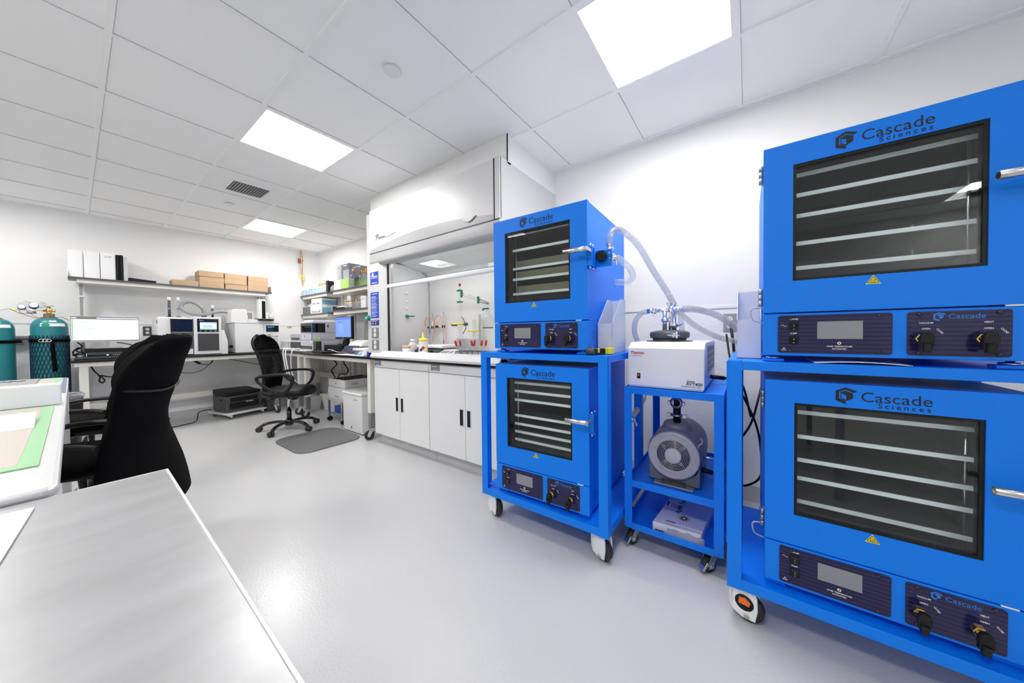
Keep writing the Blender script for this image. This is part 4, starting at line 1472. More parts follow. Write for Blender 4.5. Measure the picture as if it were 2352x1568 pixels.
# base cabinets under the hood
def base_cabinet(label, y0, y1, ym, plate_y):
    t = thing('base_cabinet', label, 'cabinet', (2.1, (y0 + y1) / 2, 0), 'base cabinets under the fume hood')
    X = 1.812
    MB().box(X + .02, 2.45, y0 + .002, y1 - .002, .108, .862).build('carcass', CABG, t)
    MB().box(X, X + .02, y0 + .003, y1 - .003, .7925, .862, .0015).build('top_panel', CABG, t)
    for ya, yb, hy in ((ym + .0025, y1 - .003, ym + .040), (y0 + .003, ym - .0025, ym - .040)):
        d = MB().box(X, X + .02, ya, yb, .112, .786, .0015).build('door', CABG, t)
        b = MB().use(BLACK).box(X - .001, X + .004, hy - .0185, hy + .0185, .385, .514)
        b.build('handle', BLACK, d)
        b = MB()
        b.box(X - .0035, X, hy - .0225, hy - .0185, .381, .518).box(X - .0035, X, hy + .0185, hy + .0225, .381, .518)
        b.box(X - .0035, X, hy - .0225, hy + .0225, .514, .518).box(X - .0035, X, hy - .0225, hy + .0225, .381, .385)
        b.build('handle_rim', WHITE, d)
    p = MB().box(X - .002, X, plate_y - .112, plate_y, .807, .858).build('name_plate', MGREY, t)
    b = MB()
    b.text('LABCONCO', .0135, face_m((X - .0024, plate_y - .008, .838), (-1, 0, 0)), bold=.02, depth=.0003)
    b.box(X - .0026, X - .002, plate_y - .095, plate_y - .03, .813, .816)
    b.build('lettering', WINK, p)
    MB().box(X + .075, X + .085, y0 + .002, y1 - .002, .0, .108).build('toe_kick', LGREY, t)
    return t
base_cabinet('grey two door base cabinet under the left half of the fume hood', 2.2445, 3.105, 2.674, 3.090)
base_cabinet('grey two door base cabinet under the hood, half hidden by the blue cart', 1.40, 2.2425, 1.806, 2.212)
b = MB().box(1.792, 2.45, 1.40, 3.112, .864, .887, .002)
solo(b, 'cabinet_worktop', BLKTOP, 'black worktop slab between the fume hood and its base cabinets', 'worktop', (2.1, 2.25, .864))

# ------------------------------------------------------------------ things inside the hood (floor z = .915)
HZ = .915
t = thing('wash_bottle', 'white wash bottle with yellow cap and red hazard diamond inside the hood', 'bottle', (1.96, 2.50, HZ))
MB().lathe([(.040, HZ), (.044, HZ + .004), (.044, HZ + .120), (.038, HZ + .138), (.036, HZ + .142)], (1.96, 2.502, 0), 'z', 28).build('body', MILKY, t)
b = MB().lathe([(.040, HZ + .140), (.040, HZ + .160), (.034, HZ + .164), (.012, HZ + .168), (.0075, HZ + .176), (.006, HZ + .215), (.0025, HZ + .222)], (1.96, 2.502, 0), 'z', 24)
b.build('cap', YELLOWT, t)
A0 = math.atan2(-2.502, -1.96)
def on_cyl(u, v, off=.0006):
    return (1.96 + (.044 + off) * math.cos(A0 + u / .044), 2.502 + (.044 + off) * math.sin(A0 + u / .044), HZ + v)
b = MB()
b.use(PAPER).grid(lambda u, v: on_cyl(-.034 + .068 * u, .014 + .094 * v), 10, 1)
for du, dv, m in ((0, .019, RINK), (.019, 0, YELLOWT), (-.019, 0, STICK), (0, -.019, PAPER)):
    k = .009
    b.use(m).grid(lambda p, q: on_cyl(du + k * (2 * p - 1) + k * (2 * q - 1), .058 + dv + k * (2 * p - 1) - k * (2 * q - 1), .0014), 6, 6)
b.use(INK).box(0, .0001, 0, .0001, HZ + .05, HZ + .0501) if 0 else None
b.build('hazard_label', PAPER, t)
def bottle(name, label, x, y, r, h, body, cap, capm=None, neck=.45, group=None, z=HZ):
    t = thing(name, label, 'bottle', (x, y, z), group)
    MB().lathe([(r * .92, z), (r, z + r * .12), (r, z + h * .60), (r * .85, z + h * .72), (r * neck, z + h * .82), (r * neck, z + h * .86)], (x, y, 0), 'z', 22).build('body', body, t)
    MB().lathe([(r * neck * 1.2, z + h * .85), (r * neck * 1.2, z + h), (r * neck * .9, z + h)], (x, y, 0), 'z', 18).build('cap', capm or body, t)
    return t
bottle('plastic_bottle', 'plain white plastic bottle inside the hood beside the yellow capped bottle', 2.03, 2.76, .043, .155, MILKY, True, WHITE2)
t = thing('jar', 'short white jar with a tan lid at the left inside the hood', 'jar', (1.97, 2.775, HZ))
MB().lathe([(.040, HZ), (.043, HZ + .003), (.043, HZ + .066), (.039, HZ + .07)], (1.97, 2.775, 0), 'z', 24).build('body', WHITE2, t)
MB().lathe([(.045, HZ + .068), (.045, HZ + .090), (.042, HZ + .092)], (1.97, 2.775, 0), 'z', 24).build('lid', mat('tan_lid', (.68, .50, .32), .5, vary=.04), t)
t = thing('dish', 'shallow black tray at the left edge inside the hood', 'tray', (2.02, 2.87, HZ))
MB().box(1.955, 2.09, 2.835, 2.930, HZ, HZ + .030, .003).build('tray_body', BLACK, t)
MB().box(1.953, 1.955, 2.84, 2.925, HZ + .012, HZ + .019).build('tray_slot', WHITE2, t)
t = thing('clamp_rack', 'grey case holding orange joint clamps inside the hood', 'case', (2.09, 2.80, HZ))
MB().box(2.04, 2.15, 2.775, 2.87, HZ, HZ + .045, .004).build('case_body', MGREY, t)
clamp0 = None
for dx, dy, dz in ((0, 0, 0), (.03, .02, .004), (.01, .045, .002), (.045, -.008, .004), (.02, .06, .012), (.0, .025, .020), (.03, .04, .024)):
    c = (2.06 + dx, 2.785 + dy, HZ + .052 + dz)
    if clamp0 is None:
        b = MB()
        b.tube([(c[0] + .013 * math.cos(a), c[1] + .013 * math.sin(a), c[2] + .004 * math.sin(3 * a)) for a in [k * .45 for k in range(12)]], .0045, 6)
        b.prism([(c[1] - .010, c[2] + .002), (c[1], c[2] + .022), (c[1] + .012, c[2] + .026), (c[1] + .006, c[2])], 'x', c[0] - .016, c[0] - .010)
        clamp0 = solo(b, 'joint_clamp', ORNG2, 'orange plastic joint clamp in the pile on the grey case inside the hood', 'clamp', c, 'orange joint clamps')
    else:
        dup(clamp0, c, dy * 40)
# two hotplates, one with a round white top, and a balance
t = thing('hotplate_stirrer', 'white and grey hotplate with two black knobs inside the hood', 'hotplate', (2.12, 2.5, HZ))
b = MB().use(DGREY).prism([(2.02, HZ + .002), (2.03, HZ + .050), (2.07, HZ + .060), (2.30, HZ + .060), (2.30, HZ + .002)], 'y', 2.36, 2.72, .004)
b.build('base', DGREY, t)
MB().box(2.05, 2.30, 2.345, 2.735, HZ + .066, HZ + .098, .012, 3).build('plate', WHITE, t)
b = MB()
for y in (2.455, 2.60, 2.69):
    b.lathe([(.019, 0), (.017, -.016)], (2.028, y, HZ + .028), 'x', 18)
b.build('knobs', BLACK, t)
MB().box(2.0195, 2.024, 2.52, 2.56, HZ + .024, HZ + .036).build('lit_display', ORANGE, t)
t = thing('balance', 'low grey balance with a keypad at the front inside the hood', 'balance', (1.98, 2.13, HZ))
b = MB().prism([(1.905, HZ), (1.90, HZ + .020), (2.0, HZ + .062), (2.12, HZ + .062), (2.12, HZ)], 'y', 2.06, 2.255, .006)
b.build('housing', LGREY, t)
b = MB().use(MGREY)
def onpad(u, v):
    return (1.90 + .1 * u, v, HZ + .0205 + .042 * u)
for v0, v1 in ((2.09, 2.13), (2.15, 2.19), (2.20, 2.235)):
    p0, p1, p2, p3 = onpad(.25, v0), onpad(.75, v0), onpad(.75, v1), onpad(.25, v1)
    b.hexa([p0, p1, p2, p3] + [(p[0], p[1], p[2] + .0015) for p in (p0, p1, p2, p3)])
b.build('keypad', MGREY, t)
t = thing('conical_flask', 'clear conical flask standing on the hotplate inside the hood', 'glassware', (2.17, 2.60, HZ + .0985))
MB().lathe([(.070, HZ + .0985), (.076, HZ + .106), (.070, HZ + .125), (.022, HZ + .235), (.018, HZ + .25), (.018, HZ + .285), (.022, HZ + .29)], (2.17, 2.60, 0), 'z', 26, caps=False).build('glass', GLASSC, t)
# distillation set-up: stands, clamps, glass column, flasks, beaker, tubing
def stand(label, x, y, h, foot=True):
    t = thing('support_stand', label, 'stand', (x, y, HZ), 'steel stands in the hood')
    MB().box(x - .09, x + .025, y - .06, y + .06, HZ, HZ + .010, .003).build('base', GALV, t)
    MB().cyl((x, y, HZ + .008), (x, y, HZ + h), .0055, seg=10).build('rod', SATIN, t)
    return t
def gclamp(t, x, y, z, y1):
    b = MB().use(BLACK).cyl((x, y1, z), (x, y1 + (y - y1) * .35, z), .011).use(SATIN).cyl((x, y1 + (y - y1) * .3, z), (x, y, z), .006)
    b.ball((x, (y + y1) / 2, z), .014)
    b.use(BLACK).box(x - .013, x + .013, y - .013, y + .013, z - .014, z + .014, .003)
    b.build('clamp_arm', BLACK, t)
st = stand('left steel stand with an orange tubing loop, inside the hood', 2.36, 2.845, .435)
gclamp(st, 2.36, 2.845, 1.195, 3.02 - .10)
st = stand('right steel stand with an orange tubing loop, inside the hood', 2.36, 2.665, .445)
gclamp(st, 2.36, 2.665, 1.20, 2.79)
def thin_tube(name, label, pts, r, m, cat='tubing', group='orange tubing in the hood'):
    path = cat_curve(pts, 8)
    o = MB().tube(path, r, 7).build(name, m)
    d = Vector(path[0])
    o.data.transform(Matrix.Translation(-d))
    o.location = d
    return tag(o, label, cat, group)
OT = mat('orange_tubing', (.85, .34, .14), .4, vary=.04)
thin_tube('tubing', 'orange tubing arching over the left steel stand in the hood', [(2.33, 2.935, 1.22), (2.33, 2.93, 1.27), (2.33, 2.88, 1.305), (2.33, 2.82, 1.285), (2.34, 2.79, 1.215), (2.34, 2.80, 1.12), (2.34, 2.83, 1.03), (2.33, 2.78, .985), (2.32, 2.73, .995)], .0042, OT)
thin_tube('tubing', 'orange tubing arching over the right steel stand in the hood', [(2.33, 2.775, 1.215), (2.33, 2.765, 1.28), (2.33, 2.71, 1.32), (2.33, 2.655, 1.29), (2.335, 2.635, 1.22), (2.335, 2.64, 1.10), (2.33, 2.60, 1.02), (2.31, 2.57, .94)], .0042, OT)
thin_tube('tubing', 'pale pink tubing lying behind the hotplate in the hood', [(2.33, 2.82, .985), (2.33, 2.76, .955), (2.32, 2.69, .935), (2.32, 2.64, .93)], .0038, mat('pink_tubing', (.80, .58, .52), .4, vary=.03))
t = thing('glass_column', 'tall glass distillation column with green clips and a red top', 'glassware', (2.2, 2.245, HZ))
cx, cy = 2.2, 2.245
b = MB().lathe([(.026, .965), (.046, .985), (.050, 1.02), (.044, 1.06), (.024, 1.09), (.018, 1.11), (.022, 1.16), (.032, 1.19), (.036, 1.22), (.032, 1.25), (.018, 1.28), (.015, 1.32), (.015, 1.36), (.018, 1.40), (.013, 1.43), (.013, 1.50), (.010, 1.54), (.010, 1.58)], (cx, cy, 0), 'z', 20, caps=False)
b.build('glass', GLASSC, t)
MB().lathe([(.008, 1.578), (.012, 1.584), (.012, 1.60), (.009, 1.606)], (cx, cy, 0), 'z', 14).build('red_stopper', RED, t)
b = MB()
for z, y in ((1.535, cy), (1.425, cy)):
    b.box(cx - .022, cx - .016, y - .022, y + .022, z - .009, z + .009, .002)
    b.box(cx - .024, cx + .01, y - .030, y - .022, z - .006, z + .006)
b.build('green_clips', GREENC, t)
b = MB()
for k in range(9):
    b.box(cx - .046, cx - .045, cy - .012, cy + .012, .965 + k * .028, .967 + k * .028)
b.use(DGREY).tube(cat_curve([(cx - .02, 2.2, 1.28), (cx - .02, 2.17, 1.24), (cx - .02, 2.15, 1.18), (cx - .02, 2.19, 1.12)]), .004, 6)
b.cyl((cx, 2.30, 1.21), (cx, 2.355, 1.21), .015).cyl((cx, 2.19, 1.21), (cx, 2.155, 1.21), .015)
b.build('markings_and_clamp', DGREY, t)
MB().box(2.36 - .01, 2.37, 2.13, 2.142, 1.0, 1.31).build('rod', SATIN, t)
b = MB().lathe([(.074, 1.208), (.074, 1.220), (.040, 1.222)], (2.2, 2.252, 0), 'z', 30)
b.build('yellow_ring', YELLOW, t)
t = thing('glass_condenser', 'sloping glass condenser with green clips joining the column to a round flask', 'glassware', (2.2, 2.1, 1.45))
p0, p1 = Vector((2.2, 2.225, 1.505)), Vector((2.19, 1.86, 1.385))
b = MB().tube([p0, p1], .014, 12, caps=False).tube([p0.lerp(p1, .2), p0.lerp(p1, .68)], .020, 14, caps=False)
b.build('glass', GLASSC, t)
b = MB()
for k in (.06, .66):
    c = p0.lerp(p1, k)
    b.prism([(c.y - .012, c.z - .034), (c.y + .012, c.z - .030), (c.y + .004, c.z), (c.y + .014, c.z + .028), (c.y - .012, c.z + .034), (c.y - .020, c.z + .004)], 'x', c.x - .026, c.x - .018, .002)
b.build('green_clips', GREENC, t)
b = MB()
for s in (-.014, .014):
    b.tube([p0.lerp(p1, .72) + Vector((-.02, 0, s)), p0.lerp(p1, 1.0) + Vector((-.02, 0, s * .3))], .005, 6)
b.build('adapter', MGREY, t)
t = thing('round_flask', 'clear round flask hanging beside the small upper oven inside the hood', 'glassware', (2.2, 1.885, 1.2))
b = MB().lathe([(.020, 1.172), (.045, 1.176), (.062, 1.215), (.062, 1.245), (.045, 1.285), (.020, 1.302), (.016, 1.335), (.018, 1.352)], (2.2, 1.892, 0), 'z', 24, caps=False)
b.build('glass', GLASSC, t)
b = MB().box(2.17, 2.178, 1.86, 1.925, 1.335, 1.350, .002).box(2.165, 2.172, 1.915, 1.93, 1.325, 1.345)
b.build('green_clip', GREENC, t)
MB().lathe([(.046, 1.168), (.050, 1.172), (.046, 1.176)], (2.2, 1.892, 0), 'z', 24, caps=False).build('support_ring', DGREY, t)
t = thing('beaker', 'large clear beaker with black marks in front of the glass column', 'glassware', (2.1, 2.08, HZ))
b = MB().lathe([(.092, HZ + .001), (.098, HZ + .008), (.098, HZ + .155), (.102, HZ + .160)], (2.10, 2.055, 0), 'z', 30, caps=False)
b.use(LGREY).lathe([(.094, HZ + .002), (.094, HZ + .10)], (2.102, 2.055, 0), 'z', 30, caps=False) if 0 else None
b.build('glass', clear('grey_glass', (.80, .81, .83), haze=.28, hcol=(.62, .63, .66)), t)
MB().box(1.999, 2.001, 2.09, 2.118, HZ + .035, HZ + .062).build('yellow_label', YELLOWT, t)
t = thing('glass_cylinder', 'thin glass cylinder with a yellow plastic collar inside the hood', 'glassware', (2.2, 2.10, HZ))
MB().lathe([(.030, HZ + .001), (.016, HZ + .012), (.016, HZ + .34)], (2.3, 2.155, 0), 'z', 18, caps=False).build('glass', GLASSC, t)
MB().lathe([(.060, 1.140), (.060, 1.150), (.030, 1.152)], (2.28, 2.155, 0), 'z', 24).build('yellow_collar', YELLOW, t)
t = thing('pipette_rack', 'wire rack of droppers with red bulbs at the right inside the hood', 'rack', (2.0, 1.88, HZ))
b = MB()
for z in (HZ + .004, HZ + .055):
    b.tube([(1.92, 2.02, z), (1.92, 1.76, z), (2.06, 1.76, z), (2.06, 2.02, z), (1.92, 2.02, z)], .003, 6)
for y in (2.02, 1.955, 1.89, 1.825, 1.76):
    for x in (1.92, 2.06):
        b.cyl((x, y, HZ), (x, y, HZ + .055), .003, seg=6)
    b.cyl((1.92, y, HZ + .055), (2.06, y, HZ + .055), .002, seg=6)
b.use(BLACK)
for k in range(7):
    b.box(1.93 + .015 * (k % 3), 1.95 + .015 * (k % 3), 1.79 + .03 * k, 1.81 + .03 * k, HZ + .004, HZ + .03, .004)
b.build('wire_frame', DGREY, t)
for k, (x, y, lx, ly) in enumerate(((1.95, 1.995, -.01, .035), (1.96, 1.975, -.005, .02), (1.99, 1.90, 0, -.03), (1.99, 1.86, 0, .03), (2.02, 1.82, .0, -.01), (2.03, 1.795, 0, -.02))):
    t = thing('dropper', 'glass dropper with a red rubber bulb standing in the wire rack in the hood', 'dropper', (x, y, HZ + .01), 'red bulb droppers')
    MB().tube([(x, y, HZ + .01), (x + lx, y + ly, HZ + .105)], .0035, 7).build('glass', GLASSC, t)
    MB().tube([(x + lx * .95, y + ly * .95, HZ + .10), (x + lx * 1.1, y + ly * 1.1, HZ + .115), (x + lx * 1.35, y + ly * 1.35, HZ + .145), (x + lx * 1.4, y + ly * 1.4, HZ + .150)], .007, 10, radii=[.005, .009, .009, .003]).build('red_bulb', RED, t)
# ================================================================= BENCHES
def bench_caster(parent, x, y, h, yaw):
    r = .050
    b = MB()
    s = b.mark()
    b.use(GALV).box(-.03, .03, -.03, .03, h - .006, h).lathe([(.024, h - .02), (.024, h - .006)], (0, 0, 0), 'z', 16)
    b.use(LGREY)
    for sy in (-1, 1):
        b.prism([(-.025, h - .016), (.025, h - .016), (.048, r + .004), (.040, r - .014), (.022, r - .014), (.0, h - .04)], 'y', sy * .016, sy * .021)
    b.box(-.025, .03, -.021, .021, h - .022, h - .014)
    b.use(RUBBER).lathe([(r * .62, -.013), (r * .95, -.013), (r, -.008), (r, .008), (r * .95, .013), (r * .62, .013)], (.028, 0, r), 'y', 26)
    b.use(LGREY).lathe([(r * .60, -.011), (r * .60, .011)], (.028, 0, r), 'y', 20)
    b.use(GALV).lathe([(.008, -.025), (.008, .025)], (.028, 0, r), 'y', 12)
    b.xform(s, Matrix.Translation((x, y, 0)) @ Matrix.Rotation(yaw, 4, 'Z'))
    b.build('caster', LGREY, parent)

def bench(label, x0, x1, y0, y1, zt, legs, front, rail_lo=None, rounded=False):
    """top slab, apron rails, telescoping legs on casters; front = 'y' (faces -y) or 'x' (faces -x)"""
    t = thing('lab_bench', label, 'bench', ((x0 + x1) / 2, (y0 + y1) / 2, 0), 'lab benches on casters')
    MB().box(x0, x1, y0, y1, zt - .024, zt, .004).build('bench_top', BLKTOP, t)
    b = MB()
    i = .025
    b.box(x0 + i, x1 - i, y0 + i, y0 + i + .03, zt - .068, zt - .024).box(x0 + i, x1 - i, y1 - i - .03, y1 - i, zt - .068, zt - .024)
    b.box(x0 + i, x0 + i + .03, y0 + i + .03, y1 - i - .03, zt - .068, zt - .024).box(x1 - i - .03, x1 - i, y0 + i + .03, y1 - i - .03, zt - .068, zt - .024)
    b.build('apron', CREAM, t)
    for k, (x, y, yaw) in enumerate(legs):
        b = MB().use(CREAM).box(x - .03, x + .03, y - .03, y + .03, .29, zt - .0685, .003)
        b.use(STEELG).box(x - .025, x + .025, y - .025, y + .025, .125, .29)
        lg = b.build('leg', CREAM, t)
        bench_caster(lg, x, y, .125, yaw)
    if rail_lo:
        b = MB().box(*rail_lo, .002)
        b.build('low_rail', CREAM, t)
    return t
bench('long black topped bench along the back wall under the wall shelf', -.02, 1.765, 5.49, 6.235, .886, [(.062, 5.55, 2.4), (1.722, 5.55, -1.3), (.062, 6.18, 1.6), (1.722, 6.18, 1.0)], 'y', (.092, 1.692, 6.08, 6.12, .298, .362))
bench('black topped bench left of the fume hood holding the blue screen monitor', 1.80, 2.555, 3.18, 4.885, .888, [(1.858, 3.240, 2.63), (1.855, 4.825, 2.75), (2.50, 3.35, .5), (2.50, 4.825, .5)], 'x', (2.43, 2.47, 3.40, 4.79, .42, .50))
bench('black topped corner bench holding the stacked white analyzer', 1.835, 2.555, 4.90, 6.215, .888, [(1.88, 5.105, 2.7), (2.52, 5.0, .4), (1.88, 6.12, .6), (2.52, 6.12, .4)], 'x', (2.45, 2.49, 5.05, 6.05, .42, .50))

# ---- shelf units
def shelf_y(label, x0, x1, zt):
    t = thing('wall_shelf', label, 'shelf', ((x0 + x1) / 2, 6.08, zt))
    MB().box(x0, x1, 5.945, 6.225, zt - .019, zt, .002).build('board', SHELFTOP, t)
    MB().box(x0 + .055, x1 - .075, 5.965, 6.20, zt - .058, zt - .019).build('support_rail', CREAM, t)
    b = MB()
    b.prism([(5.955, zt), (5.955, zt + .02), (6.02, zt + .12), (6.215, zt + .12), (6.215, zt)], 'x', x0 - .004, x0 + .002)
    b.prism([(5.955, zt), (5.955, zt + .085), (5.98, zt + .095), (6.215, zt + .095), (6.215, zt)], 'x', x1 - .004, x1 + .002)
    b.build('end_panel', CREAM, t)
    for x in (x0 + .085, x1 - .08):
        b = MB().use(CREAM).box(x - .019, x - .012, 6.16, 6.225, .886, zt - .02).box(x + .012, x + .019, 6.16, 6.225, .886, zt - .02).box(x - .019, x + .019, 6.20, 6.225, .886, zt - .02)
        b.use(STEELG).box(x - .012, x + .012, 6.175, 6.20, .886, zt - .02)
        b.use(WHITE2).box(x - .016, x + .016, 6.145, 6.165, 1.58, 1.60)
        b.build('upright', CREAM, t)
    return t
shelf_y('long charcoal wall shelf above the back bench', -.015, 1.822, 1.786)

def shelf_x(label, y0, y1, zt, xf=2.30):
    t = thing('wall_shelf', label, 'shelf', (2.45, (y0 + y1) / 2, zt))
    MB().box(xf, 2.585, y0, y1, zt - .020, zt, .002).build('board', SHELFTOP, t)
    MB().box(xf + .015, 2.57, y0 + .05, y1 - .06, zt - .060, zt - .020).build('support_rail', CREAM, t)
    b = MB()
    b.prism([(xf + .01, zt), (xf + .01, zt + .055), (xf + .04, zt + .09), (2.58, zt + .09), (2.58, zt)], 'y', y1 - .004, y1)
    b.build('end_panel', CREAM, t)
    return t
shelf_x('upper charcoal shelf beside the fume hood holding the orange capped bottles', 3.42, 5.115, 1.788)
shelf_x('lower charcoal shelf beside the fume hood holding small orange capped bottles', 3.42, 5.105, 1.484)
shelf_x('upper charcoal shelf in the corner holding pale blue boxes', 5.215, 6.205, 1.790, 2.305)
shelf_x('lower charcoal shelf in the corner holding two white and blue boxes', 5.205, 6.205, 1.470, 2.305)
t = thing('shelf_upright', 'cream uprights with cable slots carrying the shelves beside the fume hood', 'shelf frame', (2.58, 4.6, .9))
for y in (3.75, 4.62, 4.98, 5.35, 6.0):
    MB().use(CREAM).box(2.565, 2.60, y - .02, y + .02, .30, 1.80).use(STEELG).box(2.563, 2.565, y - .006, y + .006, .30, 1.80).build('upright', CREAM, t)
# cream back panels under the right benches
# ---- contents of the long shelf
SZ = 1.7865
def binder(label, x0, x1, z1, m, text=None, group=None, y0=5.985):
    t = thing('binder', label, 'binder', ((x0 + x1) / 2, y0, SZ), group)
    b = MB()
    b.box(x0, x0 + .004, y0 + .008, 6.225, SZ, z1).box(x1 - .004, x1, y0 + .008, 6.225, SZ, z1)
    b.prism([(x0, y0 + .01), (x0 + .008, y0), (x1 - .008, y0), (x1, y0 + .01), (x1 - .004, y0 + .012), (x0 + .004, y0 + .012)], 'z', SZ, z1)
    b.build('cover', m, t)
    MB().box(x0 + .006, x1 - .006, y0 + .03, 6.215, SZ + .006, z1 - .006).build('pages', PAPER, t)
    if text:
        MB().text(text, .030, face_m(((x0 + x1) / 2, y0 - .0005, z1 - .055), (0, -1, 0)), 'CENTER', depth=.0004).build('lettering', MGREY, t)
    return t
binder('thick blank white binder at the left end of the long shelf', -.012, .086, 2.082, WHITE2, None, 'white binders on the long shelf')
binder('blank white binder second from the left on the long shelf', .091, .201, 2.088, WHITE2, None, 'white binders on the long shelf')
binder('white binder with SOP printed on its spine on the long shelf', .205, .314, 2.092, WHITE2, 'SOP', 'white binders on the long shelf')
binder('left one of two slim black binders on the long shelf', .3175, .343, 2.084, BLACK, None, 'black binders on the long shelf')
binder('right one of two slim black binders on the long shelf', .3445, .370, 2.086, BLACK, None, 'black binders on the long shelf')
t = thing('notebook', 'slim white spiral notebook right of the black binders on the shelf', 'notebook', (.39, 6, SZ))
MB().box(.373, .404, 5.985, 6.21, SZ, 2.08).build('pages', PAPER, t)
b = MB()
for k in range(22):
    b.tube([(.376, 5.984, SZ + .012 + k * .0128), (.390, 5.979, SZ + .012 + k * .0128), (.401, 5.984, SZ + .012 + k * .0128)], .0022, 5)
b.build('spiral', LGREY, t)
t = thing('folder', 'flat black folder lying on the long shelf beside the white notebook', 'folder', (.52, 6.05, SZ))
MB().hexa([(.412, 5.99, SZ), (.628, 5.985, SZ), (.628, 6.2, SZ), (.412, 6.2, SZ), (.412, 5.99, SZ + .045), (.618, 5.985, SZ + .028), (.618, 6.2, SZ + .036), (.412, 6.2, SZ + .055)], .003).build('shell', BLACK, t)
MB().box(.600, .628, 5.978, 5.99, SZ + .004, SZ + .030, .002).build('clasp', BLACKG, t)
def carton(label, x0, x1, y0, y1, z0, z1, m, group=None, name='cardboard_box', cat='box', lines=True):
    t = thing(name, label, cat, ((x0 + x1) / 2, (y0 + y1) / 2, z0), group)
    MB().box(x0, x1, y0, y1, z0, z1, .0025).build('carton', m, t)
    return t
carton('single low cardboard box lying left of the cardboard stacks on the long shelf', .768, 1.012, 5.985, 6.215, SZ, 1.858, KRAFT, 'cardboard boxes on the long shelf')
rows = [(SZ, 1.862), (1.8625, 1.937), (1.9375, 2.011)]
for ci, (xa, xb, cn) in enumerate(((1.018, 1.272, 'left'), (1.282, 1.528, 'middle'), (1.541, 1.785, 'right'))):
    for ri, (za, zb) in enumerate(rows):
        j = (0, .004, -.003)[(ci + ri) % 3]
        carton('%s cardboard box of the %s stack on the long shelf' % (('bottom', 'centre', 'top')[ri], cn), xa + j, xb + j, 5.985 + j, 6.215, za, zb, KRAFT, 'cardboard boxes on the long shelf')

# ---- back bench equipment
BZ = .8865
def slab_screen(b, x0, x1, y, z0, z1):
    b.box(x0, x1, y - .001, y, z0, z1)
# wide monitor
t = thing('monitor', 'wide white framed monitor showing a white page on the back bench', 'monitor', (.225, 5.8, BZ))
b = MB().box(-.012, .465, 5.80, 5.83, 1.071, 1.350, .003)
b.build('case', WHITE2, t)
MB().box(-.009, .462, 5.7985, 5.80, 1.082, 1.347).build('bezel', DGREY, t)
s = MB().box(-.006, .459, 5.797, 5.7985, 1.084, 1.338).build('screen', SCR_W, t)
b = MB().use(MGREY).box(-.006, .459, 5.7962, 5.797, 1.318, 1.327).box(.03, .16, 5.7962, 5.797, 1.327, 1.337).box(-.006, .459, 5.7962, 5.797, 1.084, 1.089)
b.use(SCR_L).box(.21, .35, 5.7962, 5.797, 1.300, 1.303)
b.use(LGREY)
for k in range(5):
    b.box(.03 + .01 * k, .2 - .02 * k, 5.7964, 5.797, 1.28 - .03 * k, 1.2815 - .03 * k)
b.use(SCR_G).box(-.002, .006, 5.7962, 5.797, 1.092, 1.315)
b.build('screen_graphics', DGREY, s)
b = MB().box(.215, .245, 5.83, 5.85, .9985, 1.2).box(.13, .33, 5.80, 5.98, .9985, 1.006)
b.build('stand', SATIN, t)
# mini PC under it
t = thing('computer', 'flat black desktop computer under the wide white monitor', 'computer', (.235, 5.8, BZ))
MB().box(.075, .398, 5.75, 6.0, BZ + .012, .998, .003).build('case', BLACK, t)
b = MB().use(DGREY).box(.082, .39, 5.7485, 5.75, .93, .955).use(SCR_L).box(.218, .234, 5.748, 5.7495, .918, .932)
b.use(LGREY).lathe([(.008, 5.7485), (.008, 5.75)], (.335, 0, .935), 'y', 16)
for k in range(4):
    b.box(.262 + k * .014, .271 + k * .014, 5.748, 5.7495, .920, .926)
b.use(WHITE2).box(.083, .088, 5.748, 5.7495, .915, .945)
b.build('front_ports', DGREY, t)
t = thing('paper_stack', 'papers lying on the right end of the flat black desktop computer', 'paper', (.36, 5.85, .9985))
MB().box(.335, .396, 5.77, 5.95, .9985, 1.006).build('sheets', PAPER, t)
def keyboard(label, c, w, d, yaw, z):
    t = thing('keyboard', label, 'keyboard', (c[0], c[1], z))
    b = MB()
    s = b.mark()
    b.hexa([(-w / 2, -d / 2, z), (w / 2, -d / 2, z), (w / 2, d / 2, z), (-w / 2, d / 2, z), (-w / 2, -d / 2, z + .012), (w / 2, -d / 2, z + .012), (w / 2, d / 2, z + .022), (-w / 2, d / 2, z + .022)], .002)
    b.xform(s, Matrix.Translation((c[0], c[1], 0)) @ Matrix.Rotation(yaw, 4, 'Z'))
    b.build('tray', BLACK, t)
    b = MB()
    s = b.mark()
    for r in range(5):
        nk = 16
        for k in range(nk):
            x = -w / 2 + .01 + (w - .02) * k / nk
            y = -d / 2 + .012 + (d - .024) * r / 5
            zz = z + .013 + .010 * (y + d / 2) / d
            b.box(x, x + (w - .02) / nk - .003, y, y + (d - .024) / 5 - .003, zz, zz + .006)
    b.xform(s, Matrix.Translation((c[0], c[1], 0)) @ Matrix.Rotation(yaw, 4, 'Z'))
    b.build('keys', DGREY, t)
    return t
keyboard('black keyboard in front of the flat black desktop computer', (.225, 5.62), .44, .14, 0, BZ)
cord('cable_bundle', 'tangle of black cables left of the flat black computer', [(.03, 5.90, 1.07), (.06, 5.88, 1.02), (.02, 5.85, .98), (.07, 5.84, .95), (.0, 5.83, .93), (.055, 5.82, .97), (.04, 5.84, 1.01), (.0, 5.86, .96), (.03, 5.83, .905), (.06, 5.87, .90)], .007)
cord('cable', 'black cables right of the flat black computer', [(.30, 5.9, 1.06), (.42, 5.9, 1.02), (.47, 5.95, .93), (.52, 6.0, .91), (.50, 6.15, .905), (.60, 6.2, .905)], .005)

